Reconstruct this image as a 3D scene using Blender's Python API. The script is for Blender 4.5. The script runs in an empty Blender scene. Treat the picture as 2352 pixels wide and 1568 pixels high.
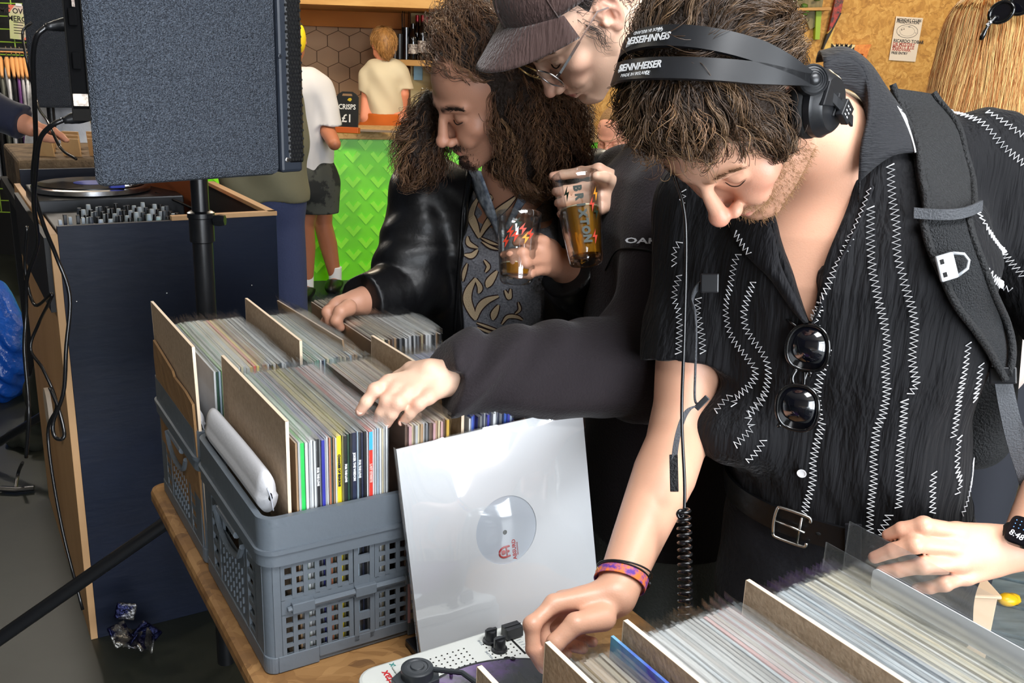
import bpy, bmesh, math, random
import numpy as np
from mathutils import Vector, Matrix
from mathutils.bvhtree import BVHTree
SC = bpy.context.scene
COLL = SC.collection
rnd = random.Random(7)
RNG = np.random.default_rng(7)

# ---------------------------------------------------------------- camera
CF = 2190.0; PITCH = math.radians(16.4); ROLL = math.radians(2.1)
CAM = np.array([0, 0, 1.59])
cF = np.array([0, math.cos(PITCH), -math.sin(PITCH)])
_R0 = np.array([1.0, 0, 0]); _U0 = np.array([0, math.sin(PITCH), math.cos(PITCH)])
cR = math.cos(ROLL)*_R0 + math.sin(ROLL)*_U0
cU = -math.sin(ROLL)*_R0 + math.cos(ROLL)*_U0
def ray(x, y): return cF + (x-1176)/CF*cR - (y-784)/CF*cU
def P(x, y, d): return CAM + d*ray(x, y)
def onz(x, y, z):
    r = ray(x, y); return CAM + r*(z-CAM[2])/r[2]
def onY(x, y, Y):
    r = ray(x, y); return CAM + r*Y/r[1]
TA = math.radians(31.5); TZ = 0.76
E1 = np.array([-math.sin(TA), math.cos(TA), 0]); E2 = np.array([math.cos(TA), math.sin(TA), 0])
TO = onz(619, 1555, TZ)
def W(a, b, z):            # table coordinates: a away along the table, b across it
    p = TO + a*E1 + b*E2; return np.array([p[0], p[1], z])
cam = bpy.data.cameras.new('camera'); cam_o = bpy.data.objects.new('camera', cam); COLL.objects.link(cam_o)
cam.sensor_width = 36; cam.lens = 36*CF/2352; cam.clip_start = .02; cam.clip_end = 100
cam_o.matrix_world = Matrix([[cR[i], cU[i], -cF[i], CAM[i]] for i in range(3)] + [[0, 0, 0, 1]])
SC.camera = cam_o

# ---------------------------------------------------------------- materials
def S(r, g, b):
    o = []
    for c in (r, g, b):
        c /= 255.0; o.append(c/12.92 if c <= .04045 else ((c+.055)/1.055)**2.4)
    return tuple(o)
def N(nt, t, **kw):
    n = nt.nodes.new(t)
    for k, v in kw.items():
        if k.startswith('i_'): n.inputs[k[2:].replace('_', ' ')].default_value = v
        else: setattr(n, k, v)
    return n
_mats = {}
def mat(name, rgb=(.5, .5, .5), rough=.5, metal=0, spec=.5, bump=None, noise=None, coat=0, sheen=0, sss=0, attr=None, alpha=None, emit=None, aniso=None, wave=None):
    """bump=(scale,strength,detail) noise=(scale,rgb2,amount[,stretch]) wave=(scale,rgb2,axis)"""
    if name in _mats: return _mats[name]
    m = bpy.data.materials.new(name); m.use_nodes = True; nt = m.node_tree
    b = nt.nodes['Principled BSDF']; L = nt.links.new
    c = tuple(rgb)+(1,)
    b.inputs['Base Color'].default_value = c; b.inputs['Roughness'].default_value = rough
    b.inputs['Metallic'].default_value = metal; b.inputs['Specular IOR Level'].default_value = spec
    b.inputs['Coat Weight'].default_value = coat; b.inputs['Coat Roughness'].default_value = .15
    if sheen: b.inputs['Sheen Weight'].default_value = sheen; b.inputs['Sheen Roughness'].default_value = .4
    if sss:
        b.inputs['Subsurface Weight'].default_value = sss; b.inputs['Subsurface Radius'].default_value = (.012, .005, .003); b.inputs['Subsurface Scale'].default_value = 1
    if emit: b.inputs['Emission Color'].default_value = tuple(emit[0])+(1,); b.inputs['Emission Strength'].default_value = emit[1]
    tc = N(nt, 'ShaderNodeTexCoord')
    src = None
    if attr:
        a = N(nt, 'ShaderNodeAttribute', attribute_name=attr); src = a.outputs['Color']
    if noise:
        mp = N(nt, 'ShaderNodeMapping'); L(tc.outputs['Object'], mp.inputs[0])
        if len(noise) > 3: mp.inputs['Scale'].default_value = noise[3]
        t = N(nt, 'ShaderNodeTexNoise', i_Scale=noise[0], i_Detail=6.0, i_Roughness=.6); L(mp.outputs[0], t.inputs['Vector'])
        cr = N(nt, 'ShaderNodeValToRGB'); cr.color_ramp.elements[0].position = .5-.5*noise[2]*.5; cr.color_ramp.elements[1].position = .5+.5*noise[2]*.5
        L(t.outputs['Fac'], cr.inputs[0])
        mx = N(nt, 'ShaderNodeMix', data_type='RGBA'); mx.inputs[7].default_value = tuple(noise[1])+(1,); mx.inputs[6].default_value = c
        L(cr.outputs[0], mx.inputs[0])
        if src: L(src, mx.inputs[6])
        src = mx.outputs[2]
    if wave:
        t = N(nt, 'ShaderNodeTexWave', i_Scale=wave[0], bands_direction=wave[2]); t.inputs['Distortion'].default_value = wave[3] if len(wave) > 3 else 0
        L(tc.outputs['Object'], t.inputs['Vector'])
        mx = N(nt, 'ShaderNodeMix', data_type='RGBA'); mx.inputs[7].default_value = tuple(wave[1])+(1,); mx.inputs[6].default_value = c
        L(t.outputs['Fac'], mx.inputs[0])
        if src: L(src, mx.inputs[6])
        src = mx.outputs[2]
    if src: L(src, b.inputs['Base Color'])
    if bump:
        t = N(nt, 'ShaderNodeTexNoise', i_Scale=bump[0], i_Detail=bump[2] if len(bump) > 2 else 3.0)
        if len(bump) > 3:
            mp = N(nt, 'ShaderNodeMapping'); mp.inputs['Scale'].default_value = bump[3]; L(tc.outputs['Object'], mp.inputs[0]); L(mp.outputs[0], t.inputs['Vector'])
        else: L(tc.outputs['Object'], t.inputs['Vector'])
        bp = N(nt, 'ShaderNodeBump', i_Strength=bump[1], i_Distance=.01); L(t.outputs['Fac'], bp.inputs['Height']); L(bp.outputs[0], b.inputs['Normal'])
    _mats[name] = m
    return m
def clear_mat(name, tint=(1, 1, 1), refl=.12, rough=.08, opaque=0.0, haze=(.8, .82, .85), wrinkle=0, fres=.6, wscale=9.0):
    """thin clear plastic: transparent film with a faint glossy skin"""
    if name in _mats: return _mats[name]
    m = bpy.data.materials.new(name); m.use_nodes = True; nt = m.node_tree; nt.nodes.clear(); L = nt.links.new
    o = N(nt, 'ShaderNodeOutputMaterial'); tr = N(nt, 'ShaderNodeBsdfTransparent'); tr.inputs[0].default_value = tuple(tint)+(1,)
    gl = N(nt, 'ShaderNodeBsdfGlossy'); gl.inputs['Roughness'].default_value = rough; gl.inputs[0].default_value = (1, 1, 1, 1)
    df = N(nt, 'ShaderNodeBsdfDiffuse'); df.inputs[0].default_value = tuple(haze)+(1,)
    lw = N(nt, 'ShaderNodeLayerWeight', i_Blend=.35); mu = N(nt, 'ShaderNodeMath', operation='MULTIPLY_ADD'); mu.inputs[1].default_value = fres; mu.inputs[2].default_value = refl
    L(lw.outputs['Fresnel'], mu.inputs[0])
    m1 = N(nt, 'ShaderNodeMixShader'); m1.inputs[0].default_value = opaque; L(tr.outputs[0], m1.inputs[1]); L(df.outputs[0], m1.inputs[2])
    m2 = N(nt, 'ShaderNodeMixShader'); L(mu.outputs[0], m2.inputs[0]); L(m1.outputs[0], m2.inputs[1]); L(gl.outputs[0], m2.inputs[2])
    if wrinkle:
        tc = N(nt, 'ShaderNodeTexCoord'); t = N(nt, 'ShaderNodeTexNoise', i_Scale=wscale, i_Detail=1.5); L(tc.outputs['Object'], t.inputs['Vector']); t.inputs['Distortion'].default_value = 1.5
        bp = N(nt, 'ShaderNodeBump', i_Strength=wrinkle, i_Distance=.02); L(t.outputs['Fac'], bp.inputs['Height']); L(bp.outputs[0], gl.inputs['Normal'])
    L(m2.outputs[0], o.inputs[0]); _mats[name] = m
    return m

# ---------------------------------------------------------------- meshes
def A3(p): return np.asarray(p, float)
def unit(v): v = A3(v); return v/max(1e-9, np.linalg.norm(v))
def frame(z, x=None):      # 3x3 with columns x,y,z
    z = unit(z); h = A3(x) if x is not None else (A3([0, 0, 1]) if abs(z[2]) < .9 else A3([1, 0, 0]))
    if x is not None: xx = unit(h-z*(h@z))
    else: xx = unit(np.cross(h, z))
    return np.stack([xx, np.cross(z, xx), z], 1)
def M4(R, t):
    M = np.eye(4); M[:3, :3] = R; M[:3, 3] = t; return M
def eul(a, b, c=0):        # yaw about Z, pitch about X, roll about Y (degrees)
    a, b, c = [math.radians(q) for q in (a, b, c)]
    return np.array((Matrix.Rotation(a, 3, 'Z') @ Matrix.Rotation(b, 3, 'X') @ Matrix.Rotation(c, 3, 'Y')))
def smooth_path(pts, n):   # Catmull-Rom through the points
    p = A3(pts); p = np.vstack([2*p[0]-p[1], p, 2*p[-1]-p[-2]]); m = len(p)-3
    t = np.linspace(0, m-1e-9, n); i = t.astype(int); u = (t-i)[:, None]
    a, b, c, d = p[i], p[i+1], p[i+2], p[i+3]
    return .5*(2*b+(c-a)*u+(2*a-5*b+4*c-d)*u**2+(3*b-a-3*c+d)*u**3)
def lin_path(pts, n):
    p = A3(pts); s = np.r_[0, np.cumsum(np.linalg.norm(np.diff(p, axis=0), axis=1))]; t = np.linspace(0, s[-1], n)
    return np.stack([np.interp(t, s, p[:, k]) for k in range(p.shape[1])], 1)
def frames_along(p, up0=None):
    t = np.gradient(p, axis=0); t /= np.maximum(1e-9, np.linalg.norm(t, axis=1))[:, None]
    u = frame(t[0], up0)[:, 0]; X = []; 
    for k in range(len(p)):
        u = unit(u-t[k]*(u@t[k])); X.append(u)
    X = np.array(X); return t, X, np.cross(t, X)
class MB:
    def __init__(s, M=None): s.v = []; s.f = []; s.m = []; s.M = M
    def add(s, V, F, mi=0):
        V = A3(V)
        if s.M is not None: V = V@s.M[:3, :3].T+s.M[:3, 3]
        b = len(s.v); s.v.extend(map(tuple, V)); s.f.extend(tuple(b+i for i in f) for f in F); s.m.extend([mi]*len(F)); return s
    def box(s, lo, hi, mi=0, R=None, c=None):
        x0, y0, z0 = lo; x1, y1, z1 = hi
        V = A3([(x0, y0, z0), (x1, y0, z0), (x1, y1, z0), (x0, y1, z0), (x0, y0, z1), (x1, y0, z1), (x1, y1, z1), (x0, y1, z1)])
        if R is not None: V = V@A3(R).T
        if c is not None: V = V+A3(c)
        return s.add(V, [(0, 3, 2, 1), (4, 5, 6, 7), (0, 1, 5, 4), (1, 2, 6, 5), (2, 3, 7, 6), (3, 0, 4, 7)], mi)
    def tube(s, pts, r, n=8, closed=False, mi=0, flat=1.0, up=None):
        p = A3(pts); m = len(p); r = np.broadcast_to(A3(r), (m,)); t, X, Y = frames_along(p, up)
        a = np.arange(n)*2*math.pi/n
        V = (p[:, None]+r[:, None, None]*(np.cos(a)[None, :, None]*X[:, None]+flat*np.sin(a)[None, :, None]*Y[:, None])).reshape(-1, 3)
        F = []
        for k in range(m if closed else m-1):
            k2 = (k+1) % m
            for j in range(n): F.append((k*n+j, k*n+(j+1) % n, k2*n+(j+1) % n, k2*n+j))
        if not closed: F.append(tuple(range(n-1, -1, -1))); F.append(tuple((m-1)*n+j for j in range(n)))
        return s.add(V, F, mi)
    def ribbon(s, pts, w, th, side, mi=0):   # flat strap: side = width direction (or one per point)
        p = A3(pts); m = len(p); sd = np.broadcast_to(A3(side), p.shape); t = np.gradient(p, axis=0)
        w = np.broadcast_to(A3(w), (m,))[:, None]
        sd = sd/np.linalg.norm(sd, axis=1)[:, None]; nn = np.cross(t, sd); nn /= np.linalg.norm(nn, axis=1)[:, None]
        V = np.stack([p-sd*w/2-nn*th/2, p+sd*w/2-nn*th/2, p+sd*w/2+nn*th/2, p-sd*w/2+nn*th/2], 1).reshape(-1, 3); F = []
        for k in range(m-1):
            for j in range(4): F.append((k*4+j, k*4+(j+1) % 4, k*4+4+(j+1) % 4, k*4+4+j))
        F += [(3, 2, 1, 0), tuple((m-1)*4+j for j in range(4))]
        return s.add(V, F, mi)
    def lathe(s, prof, n=24, M=None, mi=0):
        a = np.arange(n)*2*math.pi/n; V = []; F = []
        for r, z in prof: V += [(r*math.cos(q), r*math.sin(q), z) for q in a]
        V = A3(V)
        if M is not None: V = V@M[:3, :3].T+M[:3, 3]
        m = len(prof)
        for k in range(m-1):
            for j in range(n): F.append((k*n+j, k*n+(j+1) % n, k*n+n+(j+1) % n, k*n+n+j))
        if prof[0][0] > 1e-6: F.append(tuple(range(n-1, -1, -1)))
        if prof[-1][0] > 1e-6: F.append(tuple((m-1)*n+j for j in range(n)))
        return s.add(V, F, mi)
    def ball(s, c, r, n=12, R=None, mi=0):
        r = np.broadcast_to(A3(r), (3,)); V = []; F = []; m = n//2+1
        for i in range(m):
            q = math.pi*i/(m-1)
            for j in range(n):
                a = 2*math.pi*j/n; V.append((r[0]*math.sin(q)*math.cos(a), r[1]*math.sin(q)*math.sin(a), -r[2]*math.cos(q)))
        for i in range(m-1):
            for j in range(n): F.append((i*n+j, i*n+(j+1) % n, i*n+n+(j+1) % n, i*n+n+j))
        V = A3(V)
        if R is not None: V = V@A3(R).T
        return s.add(V+A3(c), F, mi)
    def prism(s, poly, z0, z1, M=None, mi=0):
        n = len(poly); V = A3([(x, y, z0) for x, y in poly]+[(x, y, z1) for x, y in poly])
        if M is not None: V = V@M[:3, :3].T+M[:3, 3]
        return s.add(V, [tuple(range(n-1, -1, -1)), tuple(range(n, 2*n))]+[(j, (j+1) % n, n+(j+1) % n, n+j) for j in range(n)], mi)
    def grid(s, G, mi=0, closed=False):
        G = A3(G); a, b = G.shape[:2]; F = []
        for i in range(a-1):
            for j in range(b if closed else b-1): F.append((i*b+j, i*b+(j+1) % b, i*b+b+(j+1) % b, i*b+b+j))
        return s.add(G.reshape(-1, 3), F, mi)
    def build(s, name, mats, parent=None, smooth=None, bev=0, solid=0, sub=0):
        me = bpy.data.meshes.new(name); me.from_pydata(s.v, [], s.f)
        for mm in (mats if isinstance(mats, (list, tuple)) else [mats]): me.materials.append(mm)
        if any(s.m): me.polygons.foreach_set('material_index', s.m)
        return link_mesh(name, me, parent, smooth, bev, solid, sub)
def link_mesh(name, me, parent=None, smooth=None, bev=0, solid=0, sub=0):
    me.validate(); me.update()
    if smooth is not None:
        me.shade_smooth()
        if smooth < 180: me.set_sharp_from_angle(angle=math.radians(smooth))
    o = bpy.data.objects.new(name, me); COLL.objects.link(o)
    if parent is not None: setp(o, parent)
    if solid: q = o.modifiers.new('solid', 'SOLIDIFY'); q.thickness = solid; q.offset = 0
    if bev: q = o.modifiers.new('bevel', 'BEVEL'); q.width = bev; q.segments = 2; q.limit_method = 'ANGLE'; q.angle_limit = math.radians(50)
    if sub: q = o.modifiers.new('sub', 'SUBSURF'); q.levels = sub; q.render_levels = sub
    return o
def wm(o):
    m = Matrix.LocRotScale(o.location, o.rotation_euler, o.scale)
    return wm(o.parent) @ o.matrix_parent_inverse @ m if o.parent else m
def setp(o, parent): o.parent = parent; o.matrix_parent_inverse = wm(parent).inverted()
def tag(o, label=None, cat=None, group=None, kind=None):
    if label: o['label'] = label
    if cat: o['category'] = cat
    if group: o['group'] = group
    if kind: o['kind'] = kind
    return o
def thing(name, label, cat, loc=(0, 0, 0), group=None):
    o = bpy.data.objects.new(name, None); COLL.objects.link(o); o.location = Vector(A3(loc)); o.empty_display_size = .05
    return tag(o, label, cat, group)
def struct(o): o['kind'] = 'structure'; return o
def dup(o, parent=None):
    c = o.copy(); COLL.objects.link(c)
    if parent: c.parent = parent
    for ch in o.children: dup(ch, c)
    return c
def text_mesh(name, txt, size, M, m, parent=None, ext=.0004, align='CENTER', sx=1.0, bold=0.0):
    cu = bpy.data.curves.new(name, 'FONT'); cu.body = txt; cu.size = size; cu.extrude = ext; cu.align_x = align; cu.align_y = 'CENTER'; cu.resolution_u = 2; cu.offset = bold
    o = bpy.data.objects.new(name+'_curve', cu); COLL.objects.link(o)
    dg = bpy.context.evaluated_depsgraph_get(); me = bpy.data.meshes.new_from_object(o.evaluated_get(dg))
    bpy.data.objects.remove(o); bpy.data.curves.remove(cu)
    me.transform(Matrix(M.tolist()) @ Matrix.Diagonal((sx, 1, 1, 1))); me.materials.clear(); me.materials.append(m); me.name = name
    return link_mesh(name, me, parent)
def strands(name, PTS, rad, m, parent=None, sides=3, tip=.25, cols=None):
    """PTS (n,m,3) hair strands -> one mesh of thin tapering tubes"""
    PTS = np.asarray(PTS, np.float32); n, k, _ = PTS.shape
    t = np.gradient(PTS, axis=1); t /= np.maximum(1e-9, np.linalg.norm(t, axis=2))[..., None]
    h = np.where(np.abs(t[..., 2:3]) < .8, np.array([0, 0, 1.]), np.array([1., 0, 0])); X = np.cross(h, t); X /= np.maximum(1e-9, np.linalg.norm(X, axis=2))[..., None]; Y = np.cross(t, X)
    r = np.broadcast_to(np.asarray(rad).reshape(-1, 1), (n, 1))*np.linspace(1, tip, k)[None]**.7
    a = np.arange(sides)*2*math.pi/sides
    V = PTS[:, :, None]+r[..., None, None]*(np.cos(a)[:, None]*X[:, :, None]+np.sin(a)[:, None]*Y[:, :, None])
    V = V.reshape(-1, 3); base = np.arange(n)[:, None, None]*(k*sides)+np.arange(k-1)[None, :, None]*sides; j = np.arange(sides)[None, None]
    j2 = (j+1) % sides
    Fq = np.stack([base+j, base+j2, base+j2+sides, base+j+sides], -1).reshape(-1, 4)
    me = np_mesh(name, V, Fq, m, True)
    if cols is not None:
        at = me.color_attributes.new('Col', 'FLOAT_COLOR', 'POINT'); c = np.ones((len(V), 4), np.float32); c[:, :3] = np.repeat(np.asarray(cols), k*sides, axis=0); at.data.foreach_set('color', c.ravel())
    o = bpy.data.objects.new(name, me); COLL.objects.link(o)
    if parent is not None: setp(o, parent)
    return o
def np_mesh(name, V, Fq, m, smooth=True):
    me = bpy.data.meshes.new(name); nf = len(Fq); q = Fq.shape[1]
    me.vertices.add(len(V)); me.vertices.foreach_set('co', np.asarray(V, np.float32).ravel())
    me.loops.add(nf*q); me.loops.foreach_set('vertex_index', np.asarray(Fq, np.int32).ravel())
    me.polygons.add(nf); me.polygons.foreach_set('loop_start', np.arange(nf, dtype=np.int32)*q)
    if smooth: me.polygons.foreach_set('use_smooth', np.ones(nf, bool))
    for mm in (m if isinstance(m, (list, tuple)) else [m]): me.materials.append(mm)
    me.update(calc_edges=True); return me

def sgrad(s, p, e=.0012): return np.stack([s.eval(p+d)-s.eval(p-d) for d in np.eye(3)*e], 1)/(2*e)
def groom(s, seeds, flow, n, length, lift, curl=(.003, 60), k=.75, gravity=0, seed=3, root=-.002, ph=None):
    """hair paths that follow flow(p) over the surface of s; lift(u) = height above it; curl=(amp, turns/m)"""
    g = np.random.default_rng(seed); q = A3(seeds).copy(); N_ = len(q); out = []; L = np.broadcast_to(A3(length), (N_,))*(.65+.7*g.random(N_)); hh = .5+g.random(N_)
    ph = g.random(N_)*6.28 if ph is None else ph+g.normal(size=N_)*.5; d0 = None; am = curl[0]*(.5+g.random(N_)); fr = curl[1]*(.7+.6*g.random(N_))
    for i in range(n):
        u = i/(n-1); d = s.eval(q); gr = sgrad(s, q); gr /= np.maximum(.2, np.linalg.norm(gr, axis=1))[:, None]
        q = q+gr*(root*(1-u)+lift(u)*hh-d)[:, None]*(.9 if i == 0 else .55)
        f = flow(q); f = f-gr*(f*gr).sum(1)[:, None]*.85; f = f/np.maximum(1e-6, np.linalg.norm(f, axis=1))[:, None]
        d0 = f if d0 is None else d0*k+f*(1-k)
        if gravity: d0 = d0+A3([0, 0, -gravity])
        d0 = d0/np.linalg.norm(d0, axis=1)[:, None]
        b = np.cross(gr, d0); a = ph+fr*L*u*6.28; amp = am*min(1, u*2.5)
        out.append(q+(b*np.cos(a)[:, None]+gr*np.sin(a)[:, None]*.8)*amp[:, None]); q = q+d0*(L/(n-1))[:, None]
    return np.stack(out, 1)
def clumped(pts, every, pull, seed=1):
    """gather seeds into locks: (seeds, lock phase, lock tone)"""
    g = np.random.default_rng(seed); c = pts[::every]; i = np.array([np.argmin(((c-s_)**2).sum(1)) for s_ in pts]); return pts*(1-pull)+c[i]*pull, (g.random(len(c))*6.28)[i], g.random(len(c))[i][:, None]
def cull(PT, M, bad):
    q = (PT-M[:3, 3])@M[:3, :3]; return ~bad(q).any(1)
def surf_pts(V, Fq, n, ok=None, seed=1):
    g = np.random.default_rng(seed); c = V[Fq].mean(1); a = np.linalg.norm(np.cross(V[Fq[:, 2]]-V[Fq[:, 0]], V[Fq[:, 3]]-V[Fq[:, 1]]), axis=1)
    if ok is not None: a = a*ok(c)
    i = g.choice(len(Fq), n, p=a/a.sum()); w = g.dirichlet(np.ones(4), n); return (V[Fq[i]]*w[..., None]).sum(1)
# ---------------------------------------------------------------- implicit surfaces (bodies, cloth)
def smin(a, b, k):
    if k <= 0: return np.minimum(a, b)
    h = np.clip(.5+.5*(b-a)/k, 0, 1); return b+(a-b)*h-k*h*(1-h)
class SDF:
    def __init__(s): s.ops = []; s.M = np.eye(4)
    def put(s, fn, lo, hi, k, mode):
        M = s.M; Mi = np.linalg.inv(M); lo = A3(lo); hi = A3(hi)
        cs = A3([[(lo, hi)[i][0], (lo, hi)[j][1], (lo, hi)[l][2]] for i in (0, 1) for j in (0, 1) for l in (0, 1)])@M[:3, :3].T+M[:3, 3]
        s.ops.append((fn, Mi, cs.min(0), cs.max(0), k, mode)); return s
    def ell(s, c, r, k=.01, mode='u', R=None):
        c = A3(c); r = np.broadcast_to(A3(r), (3,)).copy(); Ri = None if R is None else A3(R)
        def fn(p):
            q = p-c
            if Ri is not None: q = q@Ri
            k0 = np.linalg.norm(q/r, axis=-1); k1 = np.linalg.norm(q/r**2, axis=-1); return k0*(k0-1)/np.maximum(k1, 1e-9)
        e = r if R is None else np.full(3, r.max()); return s.put(fn, c-e, c+e, k, mode)
    def chain(s, pts, rs, k=.01, mode='u', sharp=0, caps=()):
        p = A3(pts); rs = np.broadcast_to(A3(rs), (len(p),)).copy()
        def fn(q):
            d = None
            for i in range(len(p)-1):
                ab = p[i+1]-p[i]; pa = q-p[i]; t = np.clip((pa@ab)/max(1e-12, ab@ab), 0, 1)
                e = np.linalg.norm(pa-t[..., None]*ab, axis=-1)-(rs[i]+t*(rs[i+1]-rs[i])); d = e if d is None else (np.minimum(d, e) if not sharp else smin(d, e, sharp))
            for cp, cn in caps: d = np.maximum(d, (q-A3(cp))@unit(cn))
            return d
        return s.put(fn, (p-rs[:, None]).min(0), (p+rs[:, None]).max(0), k, mode)
    def loft(s, secs, k=.02, mode='u', ex=2.4):
        """elliptic tube along local z: rows (z, cx, cy, rx, ry)"""
        q = A3(secs)
        def fn(p):
            z = np.clip(p[..., 2], q[0, 0], q[-1, 0]); g = [np.interp(z, q[:, 0], q[:, i]) for i in (1, 2, 3, 4)]
            u = np.abs((p[..., 0]-g[0])/g[2]); v = np.abs((p[..., 1]-g[1])/g[3]); rr = (u**ex+v**ex)**(1/ex)
            d = (rr-1)*np.minimum(g[2], g[3]); dz = np.maximum(q[0, 0]-p[..., 2], p[..., 2]-q[-1, 0]); return np.maximum(d, dz)
        return s.put(fn, ((q[:, 1]-q[:, 3]).min(), (q[:, 2]-q[:, 4]).min(), q[0, 0]), ((q[:, 1]+q[:, 3]).max(), (q[:, 2]+q[:, 4]).max(), q[-1, 0]), k, mode)
    def box(s, c, h, k=.01, mode='u', R=None, r=.005):
        c = A3(c); h = A3(h); Ri = None if R is None else A3(R)
        def fn(p):
            q = p-c
            if Ri is not None: q = q@Ri
            q = np.abs(q)-(h-r); return np.linalg.norm(np.maximum(q, 0), axis=-1)+np.minimum(q.max(-1), 0)-r
        e = h if R is None else np.full(3, np.linalg.norm(h)); return s.put(fn, c-e, c+e, k, mode)
    def half(s, pt, n, k=.005):   # cut away everything on the n side of the plane
        pt = A3(pt); n = unit(n); M = s.M; s.M = np.eye(4)
        s.put(lambda p: (pt-p)@n, (-9, -9, -9), (9, 9, 9), k, 's'); s.M = M; return s
    def fold(s, fn):              # cloth folds: fn(points) added to the distance
        s.ops.append((fn, None, None, None, 0, 'f')); return s
    def comb(s, d, b, k, mode): return smin(d, b, k) if mode == 'u' else -smin(-d, b, k)
    def eval(s, p):
        p = A3(p); d = np.full(len(p), .3)
        for fn, Mi, lo, hi, k, mode in s.ops:
            if mode == 'f': d = d+fn(p); continue
            g = k+.01; i = np.nonzero(((p > lo-g) & (p < hi+g)).all(1))[0]
            if len(i): d[i] = s.comb(d[i], fn(p[i]@Mi[:3, :3].T+Mi[:3, 3]), k, mode)
        return d
    def mesh(s, h, lo=None, hi=None):
        if lo is None: lo = np.min([o[2] for o in s.ops if o[5] == 'u'], axis=0)-.02; hi = np.max([o[3] for o in s.ops if o[5] == 'u'], axis=0)+.02
        lo = A3(lo); n = np.ceil((A3(hi)-lo)/h).astype(int)+1; ax = [lo[i]+h*np.arange(n[i]) for i in range(3)]
        D = np.full(n, .3, np.float32)
        for fn, Mi, bl, bh, k, mode in s.ops:
            if mode == 'f':
                idx = np.nonzero(np.abs(D) < .03); p = np.stack([ax[i][idx[i]] for i in range(3)], 1); D[idx] += fn(p); continue
            g = k+3*h; sl = []
            for i in range(3):
                a = max(0, int((bl[i]-g-lo[i])/h)); b = min(n[i], int((bh[i]+g-lo[i])/h)+2); sl.append(slice(a, max(a, b)))
            sl = tuple(sl)
            if min(q.stop-q.start for q in sl) <= 0: continue
            for a in range(sl[0].start, sl[0].stop, 24):
                s0 = (slice(a, min(a+24, sl[0].stop)), sl[1], sl[2])
                p = np.stack(np.meshgrid(ax[0][s0[0]], ax[1][s0[1]], ax[2][s0[2]], indexing='ij'), -1)
                D[s0] = s.comb(D[s0], fn(p@Mi[:3, :3].T+Mi[:3, 3]), k, mode)
        I = D < 0
        for i in range(3):   # close at the border
            q = [slice(None)]*3; q[i] = 0; I[tuple(q)] = False; q[i] = -1; I[tuple(q)] = False
        D = np.where(I, np.minimum(D, -1e-6), np.maximum(D, 1e-6))
        c = np.zeros(np.array(I.shape)-1, np.int8)
        for dx in (0, 1):
            for dy in (0, 1):
                for dz in (0, 1): c += I[dx:n[0]-1+dx, dy:n[1]-1+dy, dz:n[2]-1+dz]
        act = np.stack(np.nonzero((c > 0) & (c < 8)), 1); idm = np.full(c.shape, -1, np.int32); idm[tuple(act.T)] = np.arange(len(act))
        cor = A3([(i, j, k) for i in (0, 1) for j in (0, 1) for k in (0, 1)]).astype(int)
        vals = np.stack([D[tuple((act+o).T)] for o in cor], 1); acc = np.zeros((len(act), 3)); cnt = np.zeros(len(act))
        for a in range(8):
            for b in range(a+1, 8):
                if np.abs(cor[a]-cor[b]).sum() == 1:
                    m = (vals[:, a] < 0) != (vals[:, b] < 0); t = vals[:, a]/np.where(m, vals[:, a]-vals[:, b], 1)
                    acc += np.where(m[:, None], cor[a]+t[:, None]*(cor[b]-cor[a]), 0); cnt += m
        V = lo+h*(act+acc/cnt[:, None]); Fs = []
        for x in range(3):
            y, z = (x+1) % 3, (x+2) % 3; s1 = [slice(None)]*3; s2 = [slice(None)]*3; s1[x] = slice(0, -1); s2[x] = slice(1, None)
            e = np.stack(np.nonzero(I[tuple(s1)] != I[tuple(s2)]), 1); e = e[(e[:, y] > 0) & (e[:, z] > 0) & (e[:, y] < c.shape[y]) & (e[:, z] < c.shape[z])]
            ins = I[tuple(e.T)]; oy = np.eye(3, dtype=int)[y]; oz = np.eye(3, dtype=int)[z]
            q = np.stack([idm[tuple((e-oy-oz).T)], idm[tuple((e-oz).T)], idm[tuple(e.T)], idm[tuple((e-oy).T)]], 1)
            q[~ins] = q[~ins][:, ::-1]; Fs.append(q)
        Fq = np.concatenate(Fs); Fq = Fq[(Fq >= 0).all(1)]
        return V, Fq
    def project(s, V, it=2):
        V = V.copy()
        for _ in range(it):
            d = s.eval(V); g = np.stack([s.eval(V+e)-s.eval(V-e) for e in np.eye(3)*4e-4], 1)/8e-4
            gl = np.maximum((g*g).sum(1), .25); V -= np.clip(d, -.003, .003)[:, None]*g/gl[:, None]
        return V
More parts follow.
